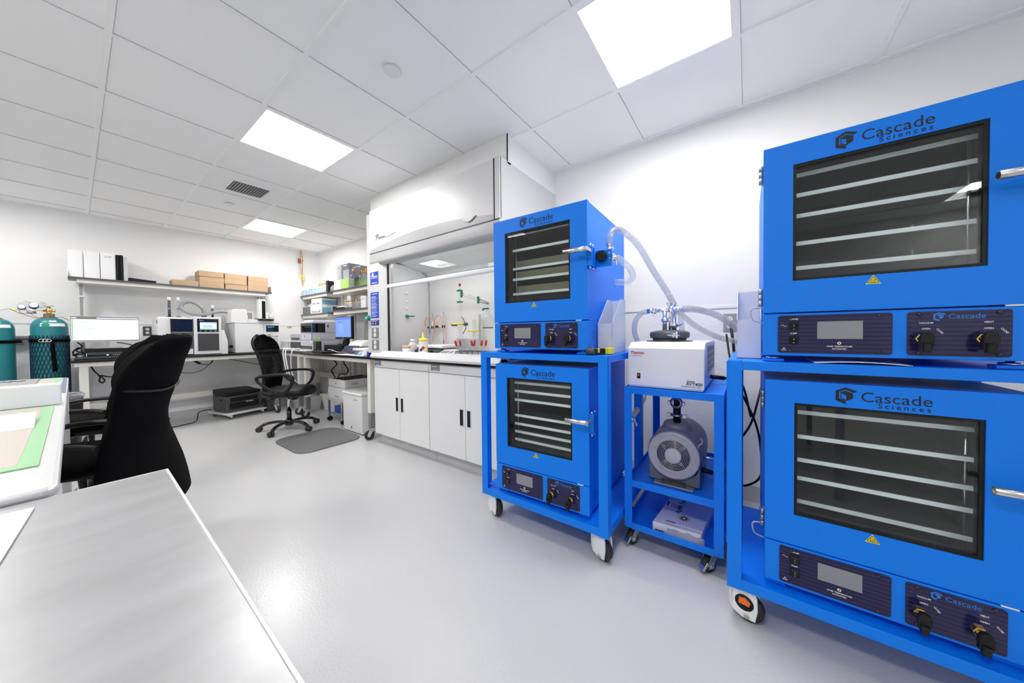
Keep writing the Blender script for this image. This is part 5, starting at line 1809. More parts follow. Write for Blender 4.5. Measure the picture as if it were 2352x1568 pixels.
# headspace sampler with touch display: two cabinets side by side
IY = 5.62
t = thing('gas_analyzer', 'white bench analyzer with black window and small touch display', 'instrument', (.9, 5.85, BZ))
b = MB()
b.box(.690, .888, IY + .004, 6.14, .885 + .012, 1.343, .006)
b.box(.597, .690, IY + .02, 6.12, .90, 1.345, .008)
b.box(.60, .85, IY + .05, 6.10, 1.345, 1.358, .004)
b.build('left_cabinet', INST, t)
MB().box(.694, .885, IY, IY + .006, 1.176, 1.336, .002).build('window', BLACKG, t)
MB().box(.694, .885, IY, IY + .006, .968, 1.172, .002).build('lower_door', DGREY, t)
b = MB().use(DGREY).box(.60, .888, IY + .03, IY + .033, 1.1, 1.104).box(.888, .892, IY + .004, IY + .02, .90, 1.34)
b.use(BLACK).box(.5955, .597, 5.70, 5.75, 1.28, 1.32)
b.build('seams', DGREY, t)
b = MB().box(.893, 1.155, IY + .004, 6.14, .885 + .006, 1.366, .006)
b.build('right_cabinet', INST, t)
d = MB().box(.927, 1.130, IY, IY + .005, 1.175, 1.343, .002).build('display', BLACKG, t)
b = MB().use(SCR_W).box(.951, 1.110, IY - .001, IY, 1.205, 1.300)
b.use(SCR_L).box(.951, 1.110, IY - .0016, IY - .001, 1.285, 1.300).box(.98, 1.07, IY - .0016, IY - .001, 1.225, 1.265)
b.use(SCR_G).box(.951, 1.110, IY - .0016, IY - .001, 1.205, 1.218)
b.use(WINK)
b.text('Agilent', .016, face_m((.945, IY - .0006, 1.318), (0, -1, 0)), depth=.0003)
for k in range(4):
    b.box(.945 + k * .048, .965 + k * .048, IY - .001, IY, 1.185, 1.189)
b.build('screen', SCR_W, d)
b = MB().use(DGREY).box(.929, 1.131, IY, IY + .005, .936, 1.156, .002)
for k in range(26):
    b.box(.931, 1.129, IY - .0012, IY, .942 + k * .0082, .9455 + k * .0082)
b.build('lower_door', DGREY, t)
b = MB().prism([(.89, 1.155), (.89, 1.218), (1.05, 1.212), (1.20, 1.190)], 'y', IY, IY + .01) if 0 else MB().prism([(1.155, .886), (1.155, 1.20), (1.186, 1.20), (1.220, 1.05), (1.220, .886)], 'y', IY + .01, 6.08, .004)
b.build('side_module', INST, t)
b = MB().box(1.155, 1.215, 5.9, 6.1, .89, 1.37, .004)
b.build('rear_cover', LGREY, t)
# stoppered measuring tubes standing on it
def measuring_tube(label, x, z0, h, body):
    t = thing('measuring_cylinder', label, 'cylinder', (x, 5.97, z0), 'white capped tubes on the bench analyzer')
    MB().use(BLACK).lathe([(.032, z0), (.032, z0 + .006), (.014, z0 + .012)], (x, 5.97, 0), 'z', 18).build('foot', BLACK, t)
    MB().lathe([(.0135, z0 + .010), (.0125, z0 + h - .035)], (x, 5.97, 0), 'z', 16).build('tube', body, t)
    MB().lathe([(.016, z0 + h - .042), (.016, z0 + h)], (x, 5.97, 0), 'z', 16).build('cap', WHITE2, t)
    MB().lathe([(.0142, z0 + h * .40), (.0142, z0 + h * .47)], (x, 5.97, 0), 'z', 16, caps=False).build('band', mat('violet_band', (.25, .25, .60), .4, vary=.05), t)
measuring_tube('dark filled measuring tube with a white cap, leftmost on the bench analyzer', .732, 1.367, .255, DGREY)
measuring_tube('clear measuring tube with a white cap standing on the bench analyzer', .812, 1.367, .257, GLASSC)
measuring_tube('short dark tube behind the grey duct hose on the bench analyzer', 1.14, 1.367, .175, DGREY)
# grey duct hose looping between the two instruments
t = thing('duct_hose', 'grey flexible duct hose looping between the two bench instruments', 'hose', (1.04, 5.85, 1.37))
path = cat_curve([(1.03, 5.84, 1.37), (1.035, 5.84, 1.43), (1.01, 5.85, 1.50), (.955, 5.87, 1.555), (.90, 5.88, 1.570), (.845, 5.88, 1.545), (.822, 5.87, 1.50), (.842, 5.85, 1.455), (.90, 5.84, 1.42), (.96, 5.83, 1.408), (1.04, 5.82, 1.412), (1.10, 5.82, 1.432), (1.17, 5.83, 1.452), (1.24, 5.84, 1.455), (1.296, 5.84, 1.44)], 10)
MB().tube(path, .0215, 12).build('hose_wall', GREYHOSE, t)
b = MB().tube(coil(path, .0215, .009, 8), .0016, 4)
b.build('ribs', MGREY, t)
b = MB().use(DGREY).lathe([(.027, 1.366), (.027, 1.395), (.024, 1.40)], (1.03, 5.84, 0), 'z', 18)
b.use(KRAFT).box(1.0, 1.06, 5.81, 5.87, 1.3665, 1.374).use(DGREY).cyl((1.284, 5.84, 1.444), (1.302, 5.84, 1.437), .042, seg=20)
b.build('collars', DGREY, t)
# gas chromatograph
t = thing('gas_chromatograph', 'large white bench instrument with a keypad and a tower on top', 'instrument', (1.53, 5.85, BZ))
b = MB().box(1.297, 1.808, IY + .004, 6.16, .890, 1.298, .006)
b.build('housing', INST, t)
b = MB()
b.prism([(1.262, 1.30), (1.262, 1.44), (1.285, 1.486), (1.425, 1.486), (1.440, 1.40), (1.443, 1.30)], 'y', IY + .02, 6.12, .008)
b.build('top_hood', INST, t)
b = MB().use(INST).box(1.443, 1.81, IY + .01, 6.10, 1.300, 1.352, .004).box(1.43, 1.57, 5.9, 6.12, 1.352, 1.47, .005)
b.use(MGREY).box(1.45, 1.56, 5.8985, 5.90, 1.365, 1.462)
b.build('inlet_deck', INST, t)
b = MB().use(INST).box(1.552, 1.640, IY - .02, IY + .07, 1.36, 1.636, .006)
b.use(BLACK).box(1.592, 1.632, IY - .023, IY - .019, 1.365, 1.615)
for k in range(24):
    b.box(1.594, 1.630, IY - .0245, IY - .023, 1.37 + k * .010, 1.375 + k * .010)
b.build('autosampler_tower', INST, t)
b = MB().use(BLACK).lathe([(.125, 1.336), (.125, 1.360), (.11, 1.362)], (1.645, IY + .09, 0), 'z', 32)
b.use(GLASSC)
for k in range(16):
    a = PI + PI * k / 15
    b.lathe([(.006, 1.362), (.006, 1.385)], (1.645 + .112 * math.cos(a), IY + .09 + .112 * math.sin(a), 0), 'z', 8)
b.build('vial_tray', BLACK, t)
MB().use(INST).box(1.66, 1.71, IY + .12, IY + .18, 1.36, 1.46, .004).box(1.715, 1.75, IY + .10, IY + .16, 1.36, 1.44, .004).build('injector_boxes', INST, t)
b = MB().use(MGREY).box(1.611, 1.6125, IY + .002, IY + .006, .895, 1.296).box(1.30, 1.806, IY + .002, IY + .005, 1.296, 1.299)
b.build('seams', MGREY, t)
d = MB().box(1.642, 1.794, IY, IY + .005, 1.177, 1.268).build('display', BLACKG, t)
b = MB().use(SCR_C)
for k, (xa, xb) in enumerate(((1.66, 1.69), (1.695, 1.72), (1.725, 1.74))):
    b.box(xa, xb, IY - .001, IY, 1.240 + .002 * k, 1.252)
b.build('lit_digits', SCR_C, d)
b = MB().use(DGREY)
for k in range(6):
    b.box(1.664 + k * .021, 1.680 + k * .021, IY, IY + .005, 1.108, 1.114)
b.use(MGREY).box(1.662, 1.70, IY, IY + .005, 1.13, 1.14)
for r in range(6):
    for k in range(6):
        b.box(1.666 + k * .021, 1.678 + k * .021, IY + .001, IY + .005, 1.075 - r * .022, 1.081 - r * .022)
b.build('keypad', MGREY, t)
b = MB().use(BLACK).box(1.225, 1.262, IY + .05, 5.9, .887, .905).box(1.262, 1.297, 5.75, 5.77, .96, .99)
b.build('side_cables', BLACK, t)
# cables hanging under the back bench
cord('cable', 'coiled black cable hanging under the left end of the back bench', [(.11, 5.62, .815), (.13, 5.62, .76), (.165, 5.62, .70), (.16, 5.62, .655), (.18, 5.62, .63), (.195, 5.62, .66), (.17, 5.62, .71), (.22, 5.64, .69), (.29, 5.7, .68)], .0065)
cord('cable', 'thin cable looping under the middle of the back bench', [(.66, 5.75, .81), (.74, 5.75, .70), (.86, 5.75, .655), (.98, 5.75, .68), (1.06, 5.75, .76), (1.10, 5.75, .82)], .004, DGREY)
cord('cable', 'black cable drooping under the right half of the back bench', [(1.22, 5.75, .815), (1.40, 5.75, .76), (1.55, 5.78, .715), (1.66, 5.8, .70)], .004)
t = thing('power_strip', 'black plug hanging under the middle of the back bench', 'plug', (.95, 5.75, .80))
MB().cyl((.905, 5.75, .815), (.965, 5.75, .765), .014).tube(cat_curve([(.965, 5.75, .765), (1.02, 5.75, .75), (1.07, 5.75, .76), (1.10, 5.75, .82)], 6), .004, 6).build('plug_body', BLACK, t)
cord('cable', 'long black cable lying on the floor beside the printer dolly', [(1.10, 5.95, .12), (.98, 5.97, .10), (.93, 5.85, .012), (.80, 5.75, .008), (.62, 5.72, .006), (.5, 5.8, .006)], .005)

# printer on its dolly
t = thing('dolly', 'low white wheeled dolly under the black printer', 'dolly', (1.36, 5.85, 0))
DM = Matrix.Translation((1.362, 5.872, 0)) @ Matrix.Rotation(math.radians(13), 4, 'Z')
b = MB(); s = b.mark(); b.box(-.235, .235, -.245, .245, .058, .078, .004); b.xform(s, DM); b.build('platform', WHITE, t)
for sx in (-1, 1):
    for sy in (-1, 1):
        b = MB(); s = b.mark()
        b.use(WHITE).box(sx * .19 - .022, sx * .19 + .022, sy * .20 - .02, sy * .20 + .02, .044, .058).prism([(sx * .19 - .018, .05), (sx * .19 + .018, .05), (sx * .19 + .026, .018), (sx * .19 + .008, .018)], 'y', sy * .20 - .014, sy * .20 - .010).prism([(sx * .19 - .018, .05), (sx * .19 + .018, .05), (sx * .19 + .026, .018), (sx * .19 + .008, .018)], 'y', sy * .20 + .010, sy * .20 + .014)
        b.use(DGREY).lathe([(.020, -.008), (.020, .008)], (sx * .19 + .016, sy * .20, .020), 'y', 18)
        b.xform(s, DM)
        b.build('caster', WHITE, t)
t = thing('printer', 'black multifunction printer on the low white dolly', 'printer', (1.365, 5.845, .0785))
b = MB(); s = b.mark()
b.prism([(-.19, .0785), (.19, .0785), (.205, .11), (.205, .30), (-.205, .30), (-.205, .11)], 'y', -.155, .175, .008)
b.xform(s, DM); b.build('body', DGREY, t)
b = MB(); s = b.mark()
b.hexa([(-.205, -.155, .305), (.205, -.155, .305), (.205, .175, .305), (-.205, .175, .305), (-.205, -.150, .350), (.205, -.150, .345), (.205, .175, .372), (-.205, .175, .385)], .006)
b.xform(s, DM); b.build('scanner_lid', BLACK, t)
b = MB(); s = b.mark()
b.use(BLACK).box(-.16, .17, -.158, -.150, .215, .275, .003).box(-.17, .18, -.1575, -.150, .12, .205, .003).box(-.207, -.204, -.06, .0, .24, .26)
b.use(WINK).text('brother', .030, face_m((.02, -.1585, .190), (0, -1, 0)), bold=.01, depth=.0006)
b.xform(s, DM); b.build('front_tray', BLACK, t)
# ================================================================= RIGHT BENCHES: ANALYZER, COMPUTER, SHELF GOODS
RZ = .8885
t = thing('spill_tray', 'white shallow tray under the stacked analyzer on the corner bench', 'tray', (2.2, 5.4, RZ))
b = MB().box(1.88, 2.5, 4.915, 5.95, RZ, RZ + .006).box(1.88, 1.885, 4.915, 5.95, RZ, RZ + .020).box(1.885, 2.5, 4.915, 4.92, RZ, RZ + .02)
b.build('tray_body', WHITE2, t)
def module(label, y0, y1, z0, z1, xf=1.95, xb=2.34, name='analyzer_module', m=INSTL):
    t = thing(name, label, 'analyzer', ((xf + xb) / 2, (y0 + y1) / 2, z0), 'stacked analyzer modules')
    MB().box(xf, xb, y0, y1, z0, z1, .008).build('housing', m, t)
    return t
ya, yb = 4.884, 5.262
m = module('lowest analyzer module of the stack on the corner bench, dark window strip', ya, yb, .897, .988)
MB().box(1.947, 1.951, ya + .01, yb + .0, .922, .972).build('window', BLACKG, m)
MB().box(1.948, 1.951, ya + .01, yb, .906, .918).build('base_strip', WHITE2, m)
m = module('thin white analyzer module second from the bottom of the stack', ya, yb, .990, 1.046)
b = MB().box(1.9485, 1.951, 4.95, 5.22, 1.015, 1.018).box(1.9485, 1.951, 5.02, 5.06, 1.03, 1.036)
b.build('slots', MGREY, m)
m = module('white analyzer module with a small dark badge below the windowed one', ya, yb, 1.048, 1.150)
MB().box(1.9485, 1.951, 5.125, 5.14, 1.09, 1.12).build('badge', BLACK, m)
MB().box(1.9485, 1.951, ya + .004, ya + .016, 1.055, 1.145).build('dark_strip', BLACK, m)
m = module('topmost analyzer module with a big dark sample window', ya, yb, 1.152, 1.318)
MB().box(1.946, 1.951, 4.892, 5.255, 1.160, 1.290, .002).box(1.95, 2.12, ya - .003, ya + .001, 1.160, 1.288).build('window', BLACKG, m)
MB().prism([(2.145, 1.25), (2.165, 1.28), (2.165, 1.22)], 'y', ya - .002, ya + .001).build('side_mark', BLACK, m)
MB().box(1.97, 2.34, ya + .02, yb - .06, 1.318, 1.336, .004).build('lid', WHITE2, m)
b = MB().lathe([(.018, 1.16), (.018, 1.235), (.012, 1.24), (.012, 1.262)], (1.99, 5.29, 0), 'z', 14)
b.build('solvent_vial', GLASSC, m)
m = module('pale grey analyzer module standing left of the stack, upper of two', 5.268, 5.645, 1.048, 1.146, m=LGREY)
MB().box(1.948, 1.951, 5.31, 5.60, 1.058, 1.084).build('vent', DGREY, m)
m = module('dark windowed analyzer module standing left of the stack, lower of two', 5.268, 5.645, .897, 1.046)
MB().box(1.946, 1.951, 5.27, 5.64, .925, 1.022, .002).build('window', BLACKG, m)
m = module('plain white analyzer cabinet at the far end of the corner bench', 5.66, 6.05, .897, 1.038, m=INST)
MB().box(1.948, 1.951, 5.68, 5.72, .91, 1.03).build('slot_plate', LGREY, m)
for k, (y0, y1, x1) in enumerate(((5.73, 5.40, 2.1), (5.55, 5.32, 2.05), (5.46, 5.28, 2.0), (5.23, 5.34, 2.02))):
    path = cat_curve([(1.93, y0, .922), (1.865, y0, .922), (1.822, y0, .885), (1.818, (y0 * 3 + y1) / 4, .72), (1.86, (y0 + y1) / 2, .5), (x1, y1, .30)], 8)
    o = MB().tube(path, .009, 8).build('drain_tube', WHITE2)
    o.data.transform(Matrix.Translation(-Vector(path[0]))); o.location = path[0]
    tag(o, 'white drain tube hanging from the tray of the stacked analyzer to the plastic bins', 'tube', 'white drain tubes')
b = MB()
for y in (5.55, 5.20):
    b.box(1.884, 1.905, y - .012, y + .012, RZ + .02, RZ + .03)
solo(b, 'tube_clip', GREENV, 'small green clips on the edge of the white analyzer tray', 'clip', (1.89, 5.4, RZ + .02))

# computer: blue screen monitor on a desktop box
t = thing('computer', 'black desktop box under the blue screen monitor beside the fume hood', 'computer', (2.2, 4.45, RZ))
MB().box(2.0, 2.34, 4.15, 4.65, RZ + .002, .988, .003).build('case', BLACK, t)
MB().use(DGREY).box(1.9985, 2.0, 4.20, 4.64, .96, .965).use(WHITE2).box(1.998, 2.0, 4.395, 4.42, .915, .930).build('front_ports', DGREY, t)
t = thing('monitor', 'black framed monitor with a blue screen beside the fume hood', 'monitor', (2.12, 4.33, .99))
MA = Matrix.Translation((2.10, 4.335, 0)) @ Matrix.Rotation(math.radians(-4), 4, 'Z')
b = MB(); s = b.mark(); b.box(0, .035, -.262, .245, 1.066, 1.358, .004); b.xform(s, MA); b.build('case', BLACK, t)
b = MB(); s = b.mark(); b.box(-.0015, 0, -.247, .232, 1.092, 1.350); b.xform(s, MA); sc = b.build('screen', SCR_B, t)
b = MB(); s = b.mark()
b.use(mat('screen_navy', (.02, .03, .25), .4, emit=(.03, .05, .4), estr=.6)).box(-.0025, -.0015, -.247, .232, 1.325, 1.341).box(-.0025, -.0015, .03, .14, 1.288, 1.298)
b.use(mat('screen_mid_blue', (.1, .2, .6), .4, emit=(.13, .24, .72), estr=.8))
for k in range(7):
    b.box(-.0025, -.0015, -.02, .13, 1.255 - k * .018, 1.2565 - k * .018)
b.lathe([(.02, -.0025), (.018, -.0025)], (0, .09, 1.235), 'x', 18, caps=False).lathe([(.02, -.0025), (.018, -.0025)], (0, .03, 1.235), 'x', 18, caps=False)
b.xform(s, MA); b.build('screen_graphics', SCR_B, sc)
b = MB(); s = b.mark()
b.box(.035, .07, -.04, .03, .995, 1.2).box(-.02, .16, -.12, .11, .989, 1.0, .003).prism([(-.09, 1.0), (.08, 1.0), (.03, 1.06), (-.04, 1.06)], 'x', .02, .05)
b.use(WHITE2).lathe([(.006, -.001), (.006, 0)], (0, -.01, 1.079), 'x', 12)
b.xform(s, MA); b.build('stand', BLACK, t)
keyboard('black keyboard at the front of the bench beside the fume hood', (1.93, 4.52), .42, .14, PI / 2 - .12, RZ)
t = thing('pen_cup', 'clear pen cup holding scissors beside the blue screen monitor', 'cup', (1.94, 4.70, RZ))
b = MB().box(1.905, 1.975, 4.665, 4.668, RZ, RZ + .15).box(1.905, 1.975, 4.735, 4.738, RZ, RZ + .15).box(1.905, 1.908, 4.668, 4.735, RZ, RZ + .15).box(1.972, 1.975, 4.668, 4.735, RZ, RZ + .15).box(1.908, 1.972, 4.668, 4.735, RZ, RZ + .004)
b.build('cup_walls', clear('smoky_acrylic', (.45, .45, .42), haze=.25, hcol=(.3, .29, .26)), t)
t = thing('scissors', 'scissors with two lime green handle loops in the clear pen cup', 'scissors', (1.94, 4.69, RZ + .01))
LIME = mat('lime_green_plastic', (.35, .75, .08), .4, vary=.03)
b = MB()
for y, x in ((4.715, 1.935), (4.675, 1.95)):
    b.tube([(x, y + .019 * math.cos(2 * PI * k / 16), RZ + .175 + .026 * math.sin(2 * PI * k / 16)) for k in range(17)], .005, 7, caps=False)
b.build('handle_loops', LIME, t)
MB().box(1.938, 1.941, 4.69, 4.70, RZ + .01, RZ + .15).box(1.943, 1.946, 4.685, 4.70, RZ + .01, RZ + .15).build('blades', SATIN, t)
def sheet(label, pts, z, name='paper_sheet', m=PAPER, th=.002):
    t = thing(name, label, 'paper', (pts[0][0], pts[0][1], z))
    MB().prism(pts, 'z', z, z + th).build('sheet', m, t)
    return t
sheet('white sheets at the front edge of the bench beside the fume hood', [(1.815, 4.02), (1.815, 3.72), (2.0, 3.66), (2.03, 3.98)], RZ)
sheet('white pages lying near the corner of the bench beside the fume hood', [(1.815, 3.66), (1.82, 3.45), (2.0, 3.43), (2.02, 3.62)], RZ)
t = thing('booklet', 'white and blue leaflet leaning at the bench corner by the fume hood', 'booklet', (1.85, 3.40, RZ))
b = MB().use(PAPER).hexa([(1.812, 3.44, RZ), (1.815, 3.33, RZ), (1.93, 3.33, RZ), (1.93, 3.46, RZ), (1.835, 3.445, RZ + .045), (1.84, 3.345, RZ + .045), (1.94, 3.33, RZ + .05), (1.94, 3.46, RZ + .05)], .002)
b.use(STICK).box(1.86, 1.95, 3.29, 3.325, RZ, RZ + .05)
b.build('pages', PAPER, t)
MB().hexa([(1.8145, 3.43, RZ + .0165), (1.8165, 3.36, RZ + .0165), (1.833, 3.36, RZ + .043), (1.831, 3.435, RZ + .043), (1.8135, 3.43, RZ + .0165), (1.8155, 3.36, RZ + .0165), (1.832, 3.36, RZ + .043), (1.830, 3.435, RZ + .043)]).build('blue_print', SKY2, t)
t = thing('label_printer', 'white and navy label printer beside the fume hood post', 'label printer', (2.1, 3.8, RZ))
NAVY2 = mat('navy_plastic', (.03, .03, .10), .35, vary=.05)
b = MB().prism([(1.98, RZ + .002), (1.95, RZ + .03), (1.99, RZ + .10), (2.12, RZ + .10), (2.16, RZ + .002)], 'y', 3.74, 4.06, .012)
b.build('base', NAVY2, t)
b = MB().prism([(2.0, RZ + .088), (2.03, RZ + .14), (2.12, RZ + .165), (2.22, RZ + .14), (2.24, RZ + .07)], 'y', 3.72, 4.02, .015)
b.build('top_cover', WHITE2, t)
MB().lathe([(.016, 4.06), (.016, 4.068), (.010, 4.072)], (1.975, 0, RZ + .03), 'y', 14).build('button', WHITE2, t)
t = thing('paper_stack', 'stack of white papers under the edge of the label printer', 'paper', (1.97, 3.55, RZ))
MB().box(1.90, 2.10, 3.42, 3.70, RZ + .0525, RZ + .078, .002).use(MGREY).box(1.92, 2.1, 3.47, 3.69, RZ, RZ + .0525).build('sheets', PAPER, t)
t = thing('dispenser', 'tall clear dispenser column beside the fume hood post', 'dispenser', (2.25, 3.75, RZ))
MB().lathe([(.045, RZ), (.045, 1.16)], (2.30, 3.83, 0), 'z', 18).build('column', MILKY, t)
MB().lathe([(.05, 1.16), (.05, 1.185)], (2.30, 3.83, 0), 'z', 18).build('cap', WHITE2, t)
b = MB().tube(cat_curve([(2.05, 4.60, .905), (1.98, 4.50, .93), (1.97, 4.38, .925), (1.98, 4.20, .90), (1.96, 4.05, .905), (1.98, 3.95, .895)]), .0045, 7)
solo(b, 'cable', WHITE2, 'white cable lying in front of the black desktop box', 'cable', (2.0, 4.4, .90))
t = thing('wall_outlet', 'black wall outlet with cords behind the blue screen monitor', 'outlet', (2.6, 4.45, 1.18))
MB().box(2.575, 2.603, 4.36, 4.50, 1.10, 1.28, .003).build('box', BLACK, t)
MB().tube(cat_curve([(2.57, 4.42, 1.15), (2.54, 4.40, 1.08), (2.53, 4.36, .98), (2.5, 4.3, .90)]), .008, 8).build('cord', BLACK, t)
# ---- under the benches
for lab, pts in (('black cable looping down under the bench beside the fume hood', [(2.1, 4.72, .86), (2.1, 4.60, .78), (2.1, 4.52, .72), (2.1, 4.66, .64), (2.1, 4.62, .58), (2.1, 4.50, .50), (2.1, 4.42, .46)]),
                 ('second black cable under the bench ending at a plug', [(2.15, 4.50, .86), (2.15, 4.42, .74), (2.15, 4.32, .66), (2.15, 4.36, .60), (2.13, 4.50, .585), (2.12, 4.56, .50)]),
                 ('black cord hanging behind the white laser printer', [(2.45, 4.0, .86), (2.45, 4.02, .74), (2.45, 4.0, .62), (2.45, 4.0, .55)])):
    cord('cable', lab, pts, .0075)
# wheeled printer stand, laser printer, small fridge-like chiller
t = thing('printer_stand', 'grey wheeled stand under the white laser printer', 'stand', (2.15, 4.22, 0))
MB().box(1.925, 2.42, 4.0, 4.475, .285, .312, .003).build('top_plate', LGREY, t)
b = MB()
for x, y in ((1.955, 4.44), (1.955, 4.08), (2.38, 4.44), (2.38, 4.08)):
    p = MB().box(x - .014, x + .014, y - .014, y + .014, .05, .285, .002).build('leg', SATIN, t)
    MB().use(BLACK).lathe([(.030, -.018), (.030, .018)], (x + .01, y, .030), 'y', 18).box(x - .012, x + .02, y - .012, y + .012, .045, .06).build('caster', BLACK, p)
b = MB()
for k in range(7):
    b.cyl((1.96, 4.06 + k * .062, .105), (2.38, 4.06 + k * .062, .105), .003, seg=6)
b.cyl((1.96, 4.05, .105), (1.96, 4.45, .105), .004, seg=6).cyl((2.38, 4.05, .105), (2.38, 4.45, .105), .004, seg=6)
b.build('wire_shelf', STEELG, t)
carton('blue and white box on the lower shelf of the printer stand', 1.99, 2.25, 4.14, 4.36, .109, .20, STICK)
t = thing('laser_printer', 'white laser printer with a black output well under the bench', 'printer', (2.15, 4.22, .3125))
b = MB()
b.box(1.952, 2.40, 4.015, 4.438, .3125, .455, .006).box(1.952, 2.40, 4.015, 4.438, .458, .555, .006)
b.build('body', INST, t)
MB().prism([(1.98, .5555), (2.36, .5555), (2.36, .562), (2.30, .558), (2.0, .5565)], 'y', 4.05, 4.40).build('output_well', BLACK, t)
b = MB().use(MGREY).box(1.951, 1.953, 4.02, 4.435, .4555, .4575).box(2.0, 2.002, 4.0135, 4.016, .33, .55)
b.lathe([(.012, 1.9515), (.012, 1.9505)], (0, 4.235, .505), 'x', 18).box(1.951, 1.9525, 4.15, 4.28, .335, .345)
for k in range(6):
    b.box(2.03, 2.12, 4.0138, 4.0155, .49 + k * .006, .492 + k * .006)
b.build('details', MGREY, t)
t = thing('chiller', 'tall white boxy unit under the bench at the fume hood end', 'appliance', (2.05, 3.64, 0))
b = MB().box(1.862, 2.36, 3.452, 3.868, .012, .435, .006)
b.build('body', INST, t)
b = MB().prism([(1.858, .437), (1.85, .445), (1.862, .462), (2.36, .470), (2.36, .437)], 'y', 3.448, 3.872, .004)
b.build('lid', INST, t)
b = MB().use(MGREY)
b.text('Polaris', .020, face_m((1.8615, 3.60, .375), (-1, 0, 0)), shear=.2, depth=.0004) if 0 else [b.box(1.861, 1.8625, 3.62 - .014 * k, 3.63 - .014 * k, .378, .388 - .003 * (k % 2)) for k in range(6)]
b.use(INK).box(1.861, 1.8625, 3.672, 3.688, .052, .075).box(1.861, 1.8625, 3.668, 3.692, .040, .046)
b.build('marks', MGREY, t)
MB().box(1.88, 2.34, 3.47, 3.85, 0, .012).build('feet', BLACK, t)
# plastic bins and dark case near the corner
def tote(label, x0, x1, y0, y1, h, m):
    t = thing('storage_bin', label, 'bin', ((x0 + x1) / 2, (y0 + y1) / 2, 0))
    b = MB().hexa([(x0 + .03, y0 + .03, 0), (x1 - .03, y0 + .03, 0), (x1 - .03, y1 - .03, 0), (x0 + .03, y1 - .03, 0), (x0, y0, h), (x1, y0, h), (x1, y1, h), (x0, y1, h)], .01)
    b.build('tub', m, t)
    MB().box(x0 - .012, x1 + .012, y0 - .012, y1 + .012, h - .03, h - .005, .005).build('rim', m, t)
    return t
tote('translucent white plastic bin on the floor under the corner bench', 1.95, 2.20, 5.18, 5.68, .21, MILKY)
tb = tote('long white plastic bin with a yellow label under the benches', 2.16, 2.42, 4.55, 5.16, .25, WHITE2)
MB().box(2.1595, 2.161, 4.99, 5.07, .195, .26) .build('yellow_label', YELLOWT, tb)
t = thing('storage_box', 'small pale box standing on the long white bin under the benches', 'box', (2.3, 4.85, .25))
MB().box(2.20, 2.40, 4.62, 5.02, .246, .345, .005).build('body', WHITE2, t)
carton('grey box on the floor behind the right end of the black printer', 1.60, 1.685, 5.93, 6.07, 0, .29, MGREY, name='storage_box')
carton('dark case on the floor under the right end of the back bench', 1.66, 1.83, 5.72, 5.9, 0, .19, DGREY, name='storage_box')

# ---- goods on the right shelves
U1, U2, U3, U4 = 1.7885, 1.4845, 1.7905, 1.4705
def seven_box(label, y0, y1, xf, z0, z1, mf, ms, split):
    """glove-wipe style carton: pale left panel with a slanted white stroke, coloured right panel"""
    t = thing('wipes_box', label, 'box', (xf + .08, (y0 + y1) / 2, z0), 'wipes cartons')
    MB().box(xf, xf + .16, y0, y1, z0, z1, .002).build('carton', mf, t)
    MB().box(xf - .001, xf + .001, y0 + .001, split, z0 + .001, z1 - .001).build('side_print', ms, t)
    return t
w = seven_box('silver and slate carton behind the purple carton on the top shelf', 4.74, 5.0, 2.42, U1, 2.175, SILVER, SLATE, 4.98) if 0 else None
t = thing('wipes_box', 'tall silver and slate carton at the back of the top shelf', 'box', (2.45, 4.95, U1), 'wipes cartons')
MB().box(2.40, 2.57, 4.74, 5.095, U1, 2.178, .002).build('carton', SILVER, t)
MB().box(2.399, 2.4005, 4.742, 4.958, U1, 2.170).build('slate_panel', SLATE, t)
MB().use(WINK).hexa([(2.3985, 5.05, 2.02), (2.3985, 5.043, 2.02), (2.3985, 5.013, 2.12), (2.3985, 5.02, 2.12), (2.3995, 5.05, 2.02), (2.3995, 5.043, 2.02), (2.3995, 5.013, 2.12), (2.3995, 5.02, 2.12)]).box(2.398, 2.399, 4.80, 4.90, 2.145, 2.156).build('print', WINK, t)
t = thing('wipes_box', 'second silver carton behind the purple carton on the top shelf', 'box', (2.5, 4.6, U1), 'wipes cartons')
MB().box(2.445, 2.57, 4.50, 4.73, 1.9055, 2.12, .002).build('carton', SILVER, t)
t = thing('wipes_box', 'silver and purple carton in front on the top shelf', 'box', (2.4, 4.65, U1), 'wipes cartons')
MB().box(2.362, 2.398, 4.425, 4.83, U1 + .142, 2.07, .002).build('carton', SILVER, t)
MB().box(2.361, 2.3625, 4.427, 4.655, U1 + .143, 2.068).build('purple_panel', PURPLE, t)
MB().use(WINK).hexa([(2.3605, 4.74, 1.95), (2.3605, 4.735, 1.95), (2.3605, 4.70, 2.03), (2.3605, 4.706, 2.03), (2.3615, 4.74, 1.95), (2.3615, 4.735, 1.95), (2.3615, 4.70, 2.03), (2.3615, 4.706, 2.03)]).build('print', WINK, t)
t = thing('wipes_box', 'white and lime green carton with a slanted white stroke on the top shelf', 'box', (2.38, 4.8, U1), 'wipes cartons')
MB().box(2.318, 2.398, 4.585, 5.02, U1, 1.930, .002).build('carton', PAPER, t)
MB().box(2.3165, 2.3185, 4.587, 4.815, U1, 1.929).build('green_panel', GREENB, t)
MB().use(WINK).hexa([(2.3155, 4.745, 1.815), (2.3155, 4.735, 1.815), (2.3155, 4.69, 1.895), (2.3155, 4.70, 1.895), (2.3168, 4.745, 1.815), (2.3168, 4.735, 1.815), (2.3168, 4.69, 1.895), (2.3168, 4.70, 1.895)]).box(2.3155, 2.3168, 4.67, 4.72, 1.892, 1.898).build('print', WINK, t)
